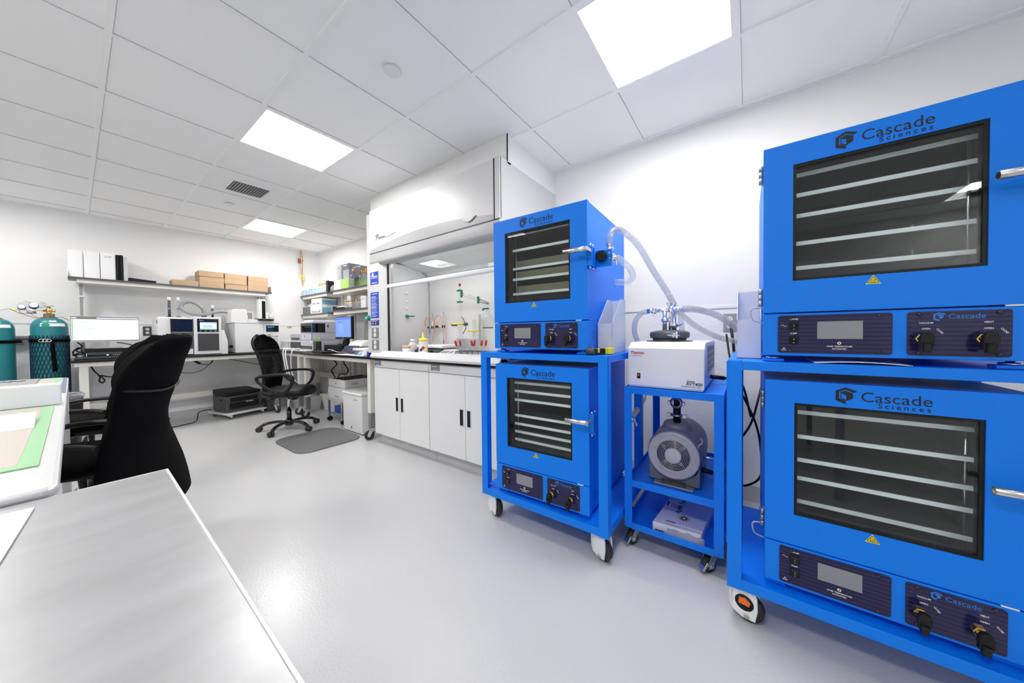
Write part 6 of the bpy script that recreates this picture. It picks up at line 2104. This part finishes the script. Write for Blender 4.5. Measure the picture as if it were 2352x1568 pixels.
def media_bottle(label, x, y, r, h, z, group, green=False, cap=ORANGE):
    t = thing('media_bottle', label, 'bottle', (x, y, z), group)
    MB().lathe([(r * .93, z + .001), (r, z + .008), (r, z + h * .56), (r * .82, z + h * .70), (r * .40, z + h * .80), (r * .38, z + h * .88)], (x, y, 0), 'z', 22, caps=False).build('glass', GLASSC, t)
    MB().lathe([(r * .47, z + h * .86), (r * .47, z + h), (r * .40, z + h)], (x, y, 0), 'z', 18).build('cap', cap, t)
    return t
media_bottle('large orange capped glass bottle at the front of the top shelf', 2.375, 4.535, .062, .262, U1, 'big orange capped bottles', True)
media_bottle('orange capped glass bottle right of the largest one on the top shelf', 2.375, 4.30, .056, .215, U1, 'big orange capped bottles')
media_bottle('orange capped glass bottle nearest the fume hood on the top shelf', 2.36, 4.17, .056, .22, U1, 'big orange capped bottles')
carton('green carton behind the orange capped bottles on the top shelf', 2.445, 2.57, 4.20, 4.73, U1, 1.905, GREENB, name='carton')
for k, (y, x, lab) in enumerate(((4.72, 2.34, 'first'), (4.645, 2.335, 'second'), (4.55, 2.33, 'third'), (4.475, 2.40, 'fourth'), (4.42, 2.34, 'fifth'), (4.325, 2.34, 'sixth'))):
    media_bottle('small orange capped bottle, %s from the left on the lower shelf by the hood' % lab, x, y, .036, .128, U2, 'small orange capped bottles', cap=ORANGE if k != 5 else mat('rust_cap', (.55, .16, .04), .4, vary=.05))
t = thing('carton', 'small white carton with a teal mark on the lower shelf by the hood', 'box', (2.36, 4.22, U2))
MB().box(2.325, 2.42, 4.16, 4.285, U2, 1.648, .002).build('carton', PAPER, t)
MB().prism([(4.25, 1.60), (4.195, 1.60), (4.222, 1.622)], 'x', 2.3238, 2.3252).build('teal_mark', SKY2, t)
t = thing('tray', 'black tray with crumpled white tissue on the lower shelf by the hood', 'tray', (2.37, 4.93, U2))
b = MB()
b.box(2.32, 2.45, 4.76, 5.08, U2, U2 + .004).box(2.32, 2.324, 4.76, 5.08, U2, U2 + .045).box(2.32, 2.45, 4.76, 4.764, U2, U2 + .03).box(2.32, 2.45, 5.076, 5.08, U2, U2 + .065).box(2.446, 2.45, 4.76, 5.08, U2, U2 + .05)
b.build('tray_body', BLACK, t)
t = thing('tissue', 'crumpled white tissue in the black tray on the lower shelf', 'tissue', (2.38, 4.9, U2 + .005))
rr = random.Random(5)
MB().grid(lambda u, v: (2.33 + .11 * u, 4.80 + .22 * v, U2 + .0445 + .022 * math.sin(PI * u) * math.sin(PI * v) + .006 * math.sin(17 * v + 9 * u)), 8, 14).build('sheet', PAPER, t, solid=.002)
def striped_box(label, x0, x1, y0, y1, z0, z1, group):
    t = thing('carton', label, 'box', ((x0 + x1) / 2, (y0 + y1) / 2, z0), group)
    MB().box(x0, x1, y0, y1, z0, z1, .002).build('carton', PAPER, t)
    MB().box(x0 + .01, x1 - .002, y0 - .001, y0 + .001, z0 + .004, z0 + (z1 - z0) * .72).build('blue_side', SKY2, t)
    b = MB()
    rr = random.Random(int(z0 * 1000))
    for k in range(14):
        y = y0 + .05 + (y1 - y0 - .09) * k / 14
        b.use(INK if k < 7 else RINK).box(x0 - .001, x0 + .001, y, y + rr.uniform(.006, .016), z0 + .02, z0 + .02 + rr.uniform(.008, .035))
    b.build('print', INK, t)
    return t
striped_box('lower of two white and blue boxes on the lower corner shelf', 2.33, 2.57, 5.478, 5.885, U4, 1.603, 'white and blue boxes on the corner shelf')
striped_box('upper of two white and blue boxes on the lower corner shelf', 2.335, 2.57, 5.49, 5.855, 1.6035, 1.714, 'white and blue boxes on the corner shelf')
t = thing('carton', 'dark grey box left of the white and blue boxes on the corner shelf', 'box', (2.4, 6.06, U4))
MB().box(2.33, 2.5, 5.905, 6.18, U4, 1.598, .006).build('body', mat('charcoal_box', (.16, .16, .165), .5, vary=.05), t)
t = thing('foil_bag', 'crumpled pale foil bag on top of the dark grey box', 'bag', (2.4, 6.03, 1.5985))
MB().grid(lambda u, v: (2.35 + .12 * u, 5.93 + .19 * v, 1.5985 + .055 * math.sin(PI * u) * math.sin(PI * v) * (1 + .35 * math.sin(9 * v + 7 * u))), 10, 14).build('bag', mat('pale_foil', (.62, .74, .76), .35, metal=.3, vary=.15, vscale=30), t, solid=.002)
carton('small blue box at the far left of the lower corner shelf', 2.33, 2.42, 6.13, 6.20, U4 + 0, 1.505, SKY2, name='carton') if 0 else None
BB = [(5.955, 6.19, 1.898, 'leftmost pale blue box on the upper corner shelf'), (5.757, 5.945, 1.902, 'second pale blue box from the left on the upper corner shelf'), (5.61, 5.745, 1.900, 'third pale blue box from the left on the upper corner shelf'), (5.46, 5.60, 1.897, 'white and blue box below the small cardboard box on the upper corner shelf'), (5.305, 5.45, 1.899, 'pale blue box beside the black rack on the upper corner shelf')]
for k, (y0, y1, z1, lab) in enumerate(BB):
    t = thing('carton', lab, 'box', (2.4, (y0 + y1) / 2, U3), 'pale blue boxes on the corner shelf')
    MB().box(2.325, 2.55, y0, y1, U3, z1, .002).build('carton', PAPER, t)
    b = MB().use(SKY).box(2.324, 2.3255, y0 + .004, y1 - .008, U3 + .004, z1 - .018)
    b.use(mat('pale_pink_print', (.85, .70, .74), .5, vary=.02)).box(2.3235, 2.3245, y0 + (y1 - y0) * .4, y0 + (y1 - y0) * .6, U3 + .02, U3 + .06)
    b.build('print', SKY, t)
carton('small cardboard box lying on the pale blue boxes in the corner', 2.36, 2.50, 5.40, 5.64, 1.9025, 1.955, KRAFT, name='small_box')
t = thing('vial_rack', 'black perforated rack standing at the end of the upper corner shelf', 'rack', (2.4, 5.25, U3))
MB().box(2.325, 2.335, 5.222, 5.295, U3, 1.962).box(2.335, 2.52, 5.222, 5.228, U3, 1.955).build('panel', BLACK, t)
b = MB()
for i in range(6):
    for j in range(6):
        b.box(2.345 + i * .027, 2.358 + i * .027, 5.2212, 5.2222, 1.83 + j * .02, 1.842 + j * .02)
b.build('holes', DGREY, t)
# ---- floor mat
pts = rrect(1.215, 1.838, 3.365, 4.078, .13, 8)
b = MB().prism(pts, 'z', 0.0, .012, .004)
solo(b, 'floor_mat', MATM, 'grey rubber floor mat with rounded corners beside the bench', 'mat', (1.52, 3.72, 0))
# ================================================================= OFFICE CHAIRS
def star_base(t, h_col, M, r=.30, legs=5, a0=0.0, gas_top=.44):
    b = MB(); s = b.mark()
    b.lathe([(.045, .055), (.045, .105), (.034, .12), (.028, .125)], (0, 0, 0), 'z', 20)
    b.cyl((0, 0, .12), (0, 0, .245), .026, seg=18)
    b.xform(s, M); b.build('base_hub', BLACKG, t)
    b = MB(); s = b.mark()
    b.cyl((0, 0, .24), (0, 0, gas_top), .0145, seg=16)
    b.xform(s, M); b.build('gas_lift', CHROME, t)
    for k in range(legs):
        a = a0 + 2 * PI * k / legs
        ca, sa = math.cos(a), math.sin(a)
        b = MB(); s = b.mark()
        pp = [(.03, .092), (.10, .100), (.17, .098), (.225, .088), (.262, .072), (.288, .052), (.30, .046)]
        b.tube(cat_curve([(u * ca, u * sa, z) for u, z in pp], 4), .021, 10, flat=(.8, 1), radii=None)
        b.xform(s, M); lg = b.build('leg', BLACKG, t)
        b = MB(); s = b.mark()
        x, y = .300 * ca, .300 * sa
        s2 = b.mark()
        b.lathe([(.015, -.028), (.029, -.025), (.030, -.004)], (0, 0, .0302), 'y', 18).lathe([(.030, .004), (.029, .025), (.015, .028)], (0, 0, .0302), 'y', 18)
        b.box(-.022, .012, -.007, .007, .020, .050, .004)
        b.xform(s2, Matrix.Translation((x, y, 0)) @ Matrix.Rotation(a + 1.1 + .5 * k, 4, 'Z'))
        b.xform(s, M); b.build('caster', RUBBER, lg)

def put(b, s, M):
    b.xform(s, M)
    return b

# near the fume hood bench: task chair with loop arms and a tall mesh back
C2 = (1.50, 4.43)
F2 = math.radians(-42)
M2 = Matrix.Translation((C2[0], C2[1], 0)) @ Matrix.Rotation(F2, 4, 'Z')     # +x of the chair = the way it faces
t = thing('task_chair', 'black office chair with loop armrests and mesh back standing beside the floor mat', 'chair', (C2[0], C2[1], 0))
star_base(t, .43, M2, a0=math.radians(26 - 127), gas_top=.43)
b = MB(); s = b.mark()
def seat_fn(u, v):
    a = 2 * PI * u
    k = math.sin(PI * v)
    ex = .62
    cx_ = math.copysign(abs(math.cos(a)) ** ex, math.cos(a)); cy_ = math.copysign(abs(math.sin(a)) ** ex, math.sin(a))
    z = .46 - .062 * math.cos(PI * v)
    x = .02 + .25 * cx_ * k ** .5
    if v > .5:
        z += .012 * math.cos(a * 2) * k
    z -= .05 * max(0, (x - .18) / .09) ** 2 * .5
    return (x, .245 * cy_ * k ** .5, z)
b.grid(seat_fn, 40, 14, closed_u=True)
put(b, s, M2).build('seat', BLKLEA, t)
b = MB(); s = b.mark()
b.box(-.12, .10, -.09, .09, .405, .432, .008).box(.02, .07, .02, .09, .345, .41, .006)
b.tube([(-.02, -.08, .415), (-.10, -.21, .395), (-.14, -.27, .36)], .005, 8)
b.tube([(-.115, -.245, .375), (-.15, -.285, .352)], .010, 8)
put(b, s, M2).build('tilt_mechanism', BLACK, t)
def back_pt(w_of, xo_of, curv):
    def fn(u, v):
        z = .44 + .685 * v
        w = w_of(v)
        y = w * (2 * u - 1)
        return (xo_of(v) + curv * (2 * u - 1) ** 2, y, z)
    return fn
def w2(v):
    base = .165 + .085 * math.sin(PI * min(1, max(0, (v - .02)) * .62)) ** 1.3
    if v > .80:
        base *= math.sqrt(max(0.0, 1 - ((v - .80) / .2005) ** 2.4))
    return base
xo2 = lambda v: -.215 - .05 * math.sin(PI * v) * 0 - .09 * v + .05 * math.sin(PI * v * 1.05)
f2 = back_pt(w2, xo2, .045)
b = MB(); s = b.mark()
b.use(OPENM).grid(lambda u, v: f2(u, .30 + .46 * v), 14, 14)
put(b, s, M2).build('back_mesh', OPENM, t)
b = MB(); s = b.mark()
b.grid(lambda u, v: f2(u, .30 * v), 14, 8)
put(b, s, M2).build('lumbar_pad', BLKFAB, t, solid=.035)
b = MB(); s = b.mark()
b.grid(lambda u, v: f2(u, .76 + .235 * v), 14, 10)
put(b, s, M2).build('head_pad', BLKFAB, t, solid=.035)
b = MB(); s = b.mark()
loop = [f2(0, v) for v in [i / 24 for i in range(24)]] + [f2(u, .985) for u in (.15, .35, .65, .85)] + [f2(1, 1 - i / 24) for i in range(1, 25)]
b.tube(loop, .012, 8)
for yy in (-.05, .05):
    b.tube(cat_curve([(-.10, yy, .415), (-.20, yy, .42), (-.235, yy, .50), (-.235, yy, .72)], 5), .012, 8)
put(b, s, M2).build('back_frame', BLACK, t)
for sy in (-1, 1):
    b = MB(); s = b.mark()
    y = sy * .285
    pts = [(.04, y * .72, .43), (.02, y * .95, .455), (-.06, y, .52), (-.16, y * 1.02, .60), (-.185, y * 1.02, .645), (-.16, y * 1.02, .668), (-.04, y * 1.02, .685), (.09, y * 1.02, .683), (.155, y * 1.02, .66), (.165, y * 1.0, .615), (.13, y, .53), (.07, y * .97, .47), (.03, y * .82, .435)]
    b.tube(cat_curve(pts, 5), .0150, 10, flat=(1, 1.15))
    put(b, s, M2).build('armrest', BLACK, t)

# high-backed mesh chair tucked against the left table
def high_chair(label, c, face_deg, group=None):
    M = Matrix.Translation((c[0], c[1], 0)) @ Matrix.Rotation(math.radians(face_deg), 4, 'Z')
    t = thing('high_back_chair', label, 'chair', (c[0], c[1], 0), group)
    star_base(t, .44, M, a0=.4, gas_top=.51)
    b = MB(); s = b.mark()
    b.grid(lambda u, v: (lambda a, k: (.03 + .255 * math.copysign(abs(math.cos(a)) ** .6, math.cos(a)) * k, .25 * math.copysign(abs(math.sin(a)) ** .6, math.sin(a)) * k,   .575 - .042 * math.cos(PI * v)))(2 * PI * u, math.sin(PI * v) ** .5), 36, 12, closed_u=True)
    put(b, s, M).build('seat', BLKFAB, t)
    b = MB(); s = b.mark()
    b.box(-.14, .12, -.10, .10, .505, .540, .008).box(-.25, -.10, -.05, .05, .515, .535, .006)
    put(b, s, M).build('tilt_mechanism', BLACK, t)
    Z0, ZH = .28, .845
    wz = table([(.28, .30), (.36, .305), (.46, .292), (.54, .272), (.60, .250), (.66, .222), (.73, .200), (.79, .192), (.86, .205), (.94, .226), (1.0, .205), (1.05, .172), (1.10, .135)])
    xz = table([(.28, .285), (.36, .272), (.46, .258), (.55, .243), (.65, .234), (.73, .237), (.80, .250), (.86, .266), (.94, .287), (1.0, .308), (1.05, .335), (1.125, .372)])
    def w(v):
        b_ = wz(Z0 + ZH * v)
        if v > .91:
            b_ *= math.sqrt(max(0.0, 1 - ((v - .91) / .0904) ** 3.2))
        return b_
    def xo(v):
        return -xz(Z0 + ZH * v)
    def fn(u, v):
        q = 2 * u - 1
        return (xo(v) + .05 * abs(q) ** 2.2, w(v) * q, Z0 + ZH * v)
    b = MB(); s = b.mark()
    b.grid(lambda u, v: fn(u, .01 + .985 * v), 20, 40)
    put(b, s, M).build('back_mesh', BLKFAB, t, solid=.03)
    b = MB(); s = b.mark()
    b.grid(lambda u, v: (fn(.04 + .92 * u, .73 + .262 * v)[0] + .012 + .015 * math.sin(PI * v), fn(.04 + .92 * u, .73 + .262 * v)[1], fn(u, .73 + .262 * v)[2]), 16, 12)
    put(b, s, M).build('head_pad', BLKFAB, t, solid=.045)
    b = MB(); s = b.mark()
    strap = [(lambda p: (p[0] - .020, p[1], p[2]))(fn(u, .725 - .03 * math.sin(PI * u))) for u in [k / 24 for k in range(25)]]
    b.tube(strap, .0055, 6)
    b.use(SATIN)
    p = strap[8]
    b.box(p[0] - .010, p[0] - .004, p[1] - .012, p[1] + .012, p[2] - .006, p[2] + .006)
    put(b, s, M).build('back_strap', BLACK, t)
    for sy in (-1, 1):
        b = MB(); s = b.mark()
        y = sy * .250
        b.tube(cat_curve([(-.02, y * .75, .535), (0, y * .97, .54), (.02, y, .58), (.03, y, .66)], 5), .018, 8)
        b.tube(cat_curve([(-.18, y * .98, .668), (-.12, y * 1.0, .682), (.0, y * 1.0, .686), (.14, y * 1.0, .684), (.25, y * .97, .668)], 6), .022, 10, flat=(.6, 1.1))
        put(b, s, M).build('armrest', BLACK, t)
    return t
high_chair('black high backed mesh office chair pulled up to the near left steel table', (.014, 2.425), 150, 'black high backed chairs')
high_chair('second black high backed chair standing just behind the nearest one', (.06, 3.45), 152, 'black high backed chairs')

# ================================================================= LEFT TABLES
TZ = .886
t = thing('steel_table', 'long stainless steel table at the left edge with green bordered sheets on it', 'table', (-.75, 2.07, 0))
b = MB()
b.prism(rrect(-1.5, -.017, .884, 3.25, .015, 4), 'z', .868, TZ, .007, seg=4)
b.build('table_top', SS2, t)
MB().box(-1.40, -.10, .99, 3.16, .80, .86).build('apron', SS2, t)
for x, y in ((-.036, .915), (-.036, 3.20), (-1.45, .93), (-1.45, 3.2)):
    MB().box(x - .017, x + .017, y - .017, y + .017, 0, .86, .004).build('leg', SS2, t)
t = thing('work_table', 'stainless worktop in the foreground, at the bottom left corner of the photo', 'table', (-.5, .35, 0))
b = MB()
s = b.mark()
b.hexa([(-1.3, -.6, .835), (.081, -.6, .835), (.100, .877, .835), (-1.3, .877, .835), (-1.3, -.6, .874), (.081, -.6, .874), (.100, .877, .874), (-1.3, .877, .874)], .004)
b.build('table_top', SS, t)
b = MB()
b.tube([(.0795, -.6, .8725), (.0985, .8755, .8725)], .0019, 8).tube([(.0985, .8755, .8725), (-.0, .8755, .8725)], .0016, 8)
b.build('edge_rim', WHITE, t)
for x, y in ((.03, .80), (.03, -.5), (-1.25, .80), (-1.25, -.5)):
    MB().box(x - .02, x + .02, y - .02, y + .02, 0, .835, .004).build('leg', SS2, t)
def bordered(label, y0, y1, z):
    t = thing('silicone_mat', label, 'mat', (-.3, (y0 + y1) / 2, z), 'beige mats with a green border')
    xr, xl = -.041, -.66
    MB().box(xl, xr, y0, y1, z, z + .0022).build('border', GREENS, t)
    MB().box(xl + .022, xr - .023, y0 + .026, y1 - .026, z + .0022, z + .0026).build('centre', BEIGE, t)
    return t
bordered('beige mat with a green border lying nearest on the left steel table', 1.046, 1.92, TZ + .0005)
bordered('beige mat with a green border at the far end of the left steel table', 2.30, 3.235, TZ + .0005)
t = thing('long_box', 'long white box lying across the left steel table between two beige mats', 'box', (-.3, 1.98, TZ))
MB().box(-.66, -.027, 1.952, 2.02, TZ + .0005, TZ + .073, .004).build('body', WHITE2, t)
t = thing('label_card', 'folded white card leaning on the long white box at the left', 'card', (-.2, 1.7, TZ))
MB().hexa([(-.45, 1.50, .889), (-.064, 1.485, .889), (-.068, 1.66, .906), (-.45, 1.68, .906), (-.45, 1.50, .8905), (-.062, 1.485, .8905), (-.066, 1.66, .9075), (-.45, 1.68, .9075)]).build('sheet', PAPER, t)
t = thing('tray', 'flat grey tray with black scribbles on the far beige mat', 'tray', (-.3, 3.0, TZ + .004))
MB().box(-.53, -.110, 2.85, 3.19, TZ + .0035, TZ + .009, .002).build('plate', STEELG, t)
b = MB()
for k in range(3):
    b.tube(cat_curve([(-.255 + .03 * k, 3.03 + .02 * k, TZ + .0095), (-.24 + .03 * k, 3.08, TZ + .0095), (-.225 + .03 * k, 3.04, TZ + .0095), (-.21 + .03 * k, 3.10, TZ + .0095)], 4), .002, 5)
b.build('scribbles', INK, t)
t = thing('tape_strip', 'dark blue strip of tape along the far edge of the left steel table', 'tape', (-.027, 2.76, TZ))
MB().box(-.036, -.022, 2.35, 3.22, TZ + .0004, TZ + .0012).build('strip', mat('slate_blue_tape', (.16, .17, .26), .4, vary=.05), t)
sheet('white sheet of paper on the foreground steel worktop at the left edge', [(-.037, .832), (-.052, .65), (-.26, .62), (-.26, .85)], .8745)

# ================================================================= GAS CYLINDERS
def gas_cylinder(label, x, y, R, netted, zsh):
    t = thing('gas_cylinder', label, 'gas cylinder', (x, y, 0), 'teal gas cylinders')
    prof = [(R * .9, 0), (R, .02), (R, zsh)]
    for k in range(1, 9):
        a = PI / 2 * k / 8
        prof.append((R * .36 + R * .64 * math.cos(a), zsh + .105 * math.sin(a)))
    MB().lathe(prof, (x, y, 0), 'z', 40).build('tank', TEAL, t)
    b = MB().use(TEALD).lathe([(R * .62, zsh + .085), (R * .42, zsh + .112), (.036, zsh + .118), (.036, zsh + .150), (.030, zsh + .152)], (x, y, 0), 'z', 24)
    b.build('neck', TEALD, t)
    zb = zsh + .15
    b = MB().use(BRASS).lathe([(.016, zb), (.020, zb + .012), (.016, zb + .016), (.022, zb + .022), (.024, zb + .045), (.016, zb + .055), (.013, zb + .072), (.008, zb + .075)], (x, y, 0), 'z', 18)
    b.cyl((x - .035, y, zb + .033), (x + .040, y, zb + .033), .013, seg=14)
    v = b.build('valve', BRASS, t)
    b = MB().lathe([(.030, zb + .080), (.036, zb + .084), (.030, zb + .089), (.008, zb + .086)], (x, y, 0), 'z', 24)
    b.build('hand_wheel', SATIN, v)
    b = MB()
    Rr = R * 1.004
    def onto(a, z):
        return (x + Rr * math.cos(a), y + Rr * math.sin(a), z)
    # paper labels wrapped on the shoulder
    def shoulder(a, k):
        q = PI / 2 * k
        rr = (R * .36 + R * .64 * math.cos(q)) * 1.01
        return (x + rr * math.cos(a), y + rr * math.sin(a), zsh + .105 * math.sin(q) + .001)
    b.use(PAPER).grid(lambda u, v: shoulder(-PI * .655 + PI * .47 * u, .10 + .20 * v), 16, 3)
    b.use(PAPER).grid(lambda u, v: shoulder(-PI * .50 + PI * .15 * u, .40 + .13 * v), 8, 2)
    def dia(u, v):
        a0, k0 = -PI * .56, .19
        su, sv = 2 * u - 1, 2 * v - 1
        p = shoulder(a0 + .24 * (su + sv) * .55, k0 + .21 * (su - sv) * .5)
        c = Vector((x, y, p[2]))
        return Vector(p) + (Vector(p) - c).normalized() * .0012 + Vector((0, 0, .0008))
    b.use(mat('label_green', (.0, .26, .15), .5, vary=.03) if netted else RINK).grid(dia, 4, 4)
    b.build('labels', PAPER, t)
    if netted:
        b = MB()
        n = 30
        z0, z1 = .82, 1.145
        for d in (-1, 1):
            for k in range(n):
                b.tube([(x + (R + .004) * math.cos(2 * PI * k / n + d * 1.9 * i / 14), y + (R + .004) * math.sin(2 * PI * k / n + d * 1.9 * i / 14), z0 - .50 + (z1 - z0 + .50) * i / 14) for i in range(15)], .0026, 4, caps=False)
        b.build('net_sleeve', NET, t)
    return t
gas_cylinder('teal gas cylinder with a dark net sleeve beside the back bench', -.139, 5.97, .1165, True, 1.222)
gas_cylinder('teal gas cylinder without a net, at the left edge of the photo', -.452, 5.97, .1165, False, 1.205)
# straps holding them to the wall rail
def strap(label, x, y, R, z, tail):
    t = thing('strap', label, 'strap', (x, y, z), 'black cylinder straps')
    b = MB()
    Rr = R + .009
    def fn(u, v):
        a = -PI * 1.15 + PI * 1.3 * u
        return (x + Rr * math.cos(a), y + Rr * math.sin(a), z - .015 + .03 * v)
    b.grid(fn, 36, 1)
    for s_, a in ((0, -PI * 1.15), (1, PI * .15)):
        px_, py_ = x + Rr * math.cos(a), y + Rr * math.sin(a)
        qx = px_ + (.02 if s_ else -.02)
        b.hexa([(px_ - .001, py_, z - .015), (px_ + .001, py_, z - .015), (qx + .001, 6.29, z - .015), (qx - .001, 6.29, z - .015), (px_ - .001, py_, z + .015), (px_ + .001, py_, z + .015), (qx + .001, 6.29, z + .015), (qx - .001, 6.29, z + .015)])
    b.build('band', BLKFAB, t, solid=.003)
    if tail:
        a = -PI * .5 + .12
        b = MB()
        b.grid(lambda u, v: (x + (Rr + .004) * math.cos(a + .10 * v + .22 * (u - .5)), y + (Rr + .004 + .002 * v) * math.sin(a + .10 * v + .22 * (u - .5)), z - .02 - .30 * v), 3, 10)
        b.build('tail', BLKFAB, t, solid=.003)
        b = MB()
        aa = -PI * .62
        for k, da in enumerate((0, .18, .34)):
            p = Vector((x + (Rr + .006) * math.cos(aa + da), y + (Rr + .006) * math.sin(aa + da), z))
            b.tube([p + Vector((.016 * math.cos(q), 0, .014 * math.sin(q))) for q in [2 * PI * i / 12 for i in range(13)]], .0035, 6)
        b.build('buckle', CHROME, t)
    return t
strap('black strap with a steel buckle and hanging tail around the netted gas cylinder', -.139, 5.97, .1165, 1.092, True)
strap('black strap around the gas cylinder at the left edge', -.452, 5.97, .1165, 1.085, False)
# pressure regulator with gauges
t = thing('pressure_regulator', 'brass and blue pressure regulator with gauges on the netted gas cylinder', 'regulator', (-.24, 5.95, 1.42))
b = MB().use(CHROME).cyl((-.175, 5.97, 1.405), (-.225, 5.955, 1.405), .005).cyl((-.315, 5.94, 1.408), (-.225, 5.955, 1.405), .005)
b.use(SATIN).lathe([(.020, 1.375), (.026, 1.385), (.026, 1.412), (.018, 1.425)], (-.242, 5.95, 0), 'z', 18)
for k in range(5):
    b.lathe([(.008, 1.37), (.008, 1.42)], (-.242 + .022 * math.cos(k * 1.25), 5.95 + .022 * math.sin(k * 1.25), 0), 'z', 10)
b.build('body', SATIN, t)
for (gx, gz, r) in ((-.226, 1.452, .030), (-.294, 1.432, .024)):
    b = MB(); s = b.mark()
    b.use(mat('gauge_blue', (.015, .07, .22), .35, vary=.05)).lathe([(r * .6, .022), (r, .018), (r, -.010), (r * .88, -.012)], (0, 0, 0), 'y', 24)
    b.use(WHITE2).lathe([(r * .86, -.0115), (r * .86, -.0125)], (0, 0, 0), 'y', 24)
    b.use(INK).box(-.001, r * .6, -.014, -.0128, -.001, .001)
    b.xform(s, Matrix.Translation((gx, 5.94, gz)) @ Matrix.Rotation(-.45, 4, 'X'))
    b.build('gauge', WHITE2, t)
for (gx, gz) in ((-.275, 1.470), (-.185, 1.462)):
    b = MB()
    b.tube([(gx + .040 * math.cos(q), 5.985, gz + .026 * math.sin(q)) for q in [2 * PI * i / 24 for i in range(25)]], .002, 6)
    b.use(GLASSC).lathe([(.038, 5.985), (.038, 5.987)], (gx, 0, gz), 'y', 20)
    b.build('rear_gauge', CHROME, t)
b = MB().box(-.345, -.325, 5.93, 5.945, 1.398, 1.412, .002)
b.build('yellow_tag', YELLOWT, t)
for lab, pts in (('copper coloured gas line from the regulator to the left edge', [(-.315, 5.94, 1.408), (-.36, 5.95, 1.415), (-.42, 5.96, 1.40), (-.55, 5.97, 1.405)]),
                 ('copper coloured gas line curving behind the netted cylinder to the monitor', [(-.36, 5.96, 1.412), (-.30, 6.02, 1.37), (-.20, 6.05, 1.325), (-.10, 6.06, 1.34), (-.06, 6.08, 1.345), (-.02, 6.08, 1.315), (.0, 6.08, 1.33), (-.005, 6.08, 1.30), (.05, 6.08, 1.32)]),
                 ('copper coloured line looping under the regulator gauges', [(-.31, 5.94, 1.405), (-.295, 5.94, 1.372), (-.25, 5.94, 1.37), (-.235, 5.93, 1.36), (-.20, 5.93, 1.33), (-.16, 5.95, 1.345)])):
    cord('gas_line', lab, pts, .0028, COPPER, cat='tube')
# waste bin glimpsed between table and bench leg
t = thing('trash_can', 'black bin with a crumpled clear liner behind the left steel table', 'trash can', (-.02, 4.9, 0))
MB().lathe([(.10, 0), (.125, .58), (.12, .585)], (-.075, 4.95, 0), 'z', 26).build('can', BLACK, t)
MB().lathe([(.118, .56), (.130, .575), (.134, .60), (.122, .618), (.112, .605)], (-.075, 4.95, 0), 'z', 26, caps=False).build('liner', POLY, t)
t = thing('power_strip', 'white power strip on the floor by the left leg of the back bench', 'power strip', (.3, 5.7, 0))
MB().box(.16, .50, 5.60, 5.66, 0, .045, .004).build('case', WHITE2, t)
b = MB()
for k in range(10):
    b.box(.19 + k * .03, .205 + k * .03, 5.615, 5.645, .045, .0455)
b.build('sockets', DGREY, t)
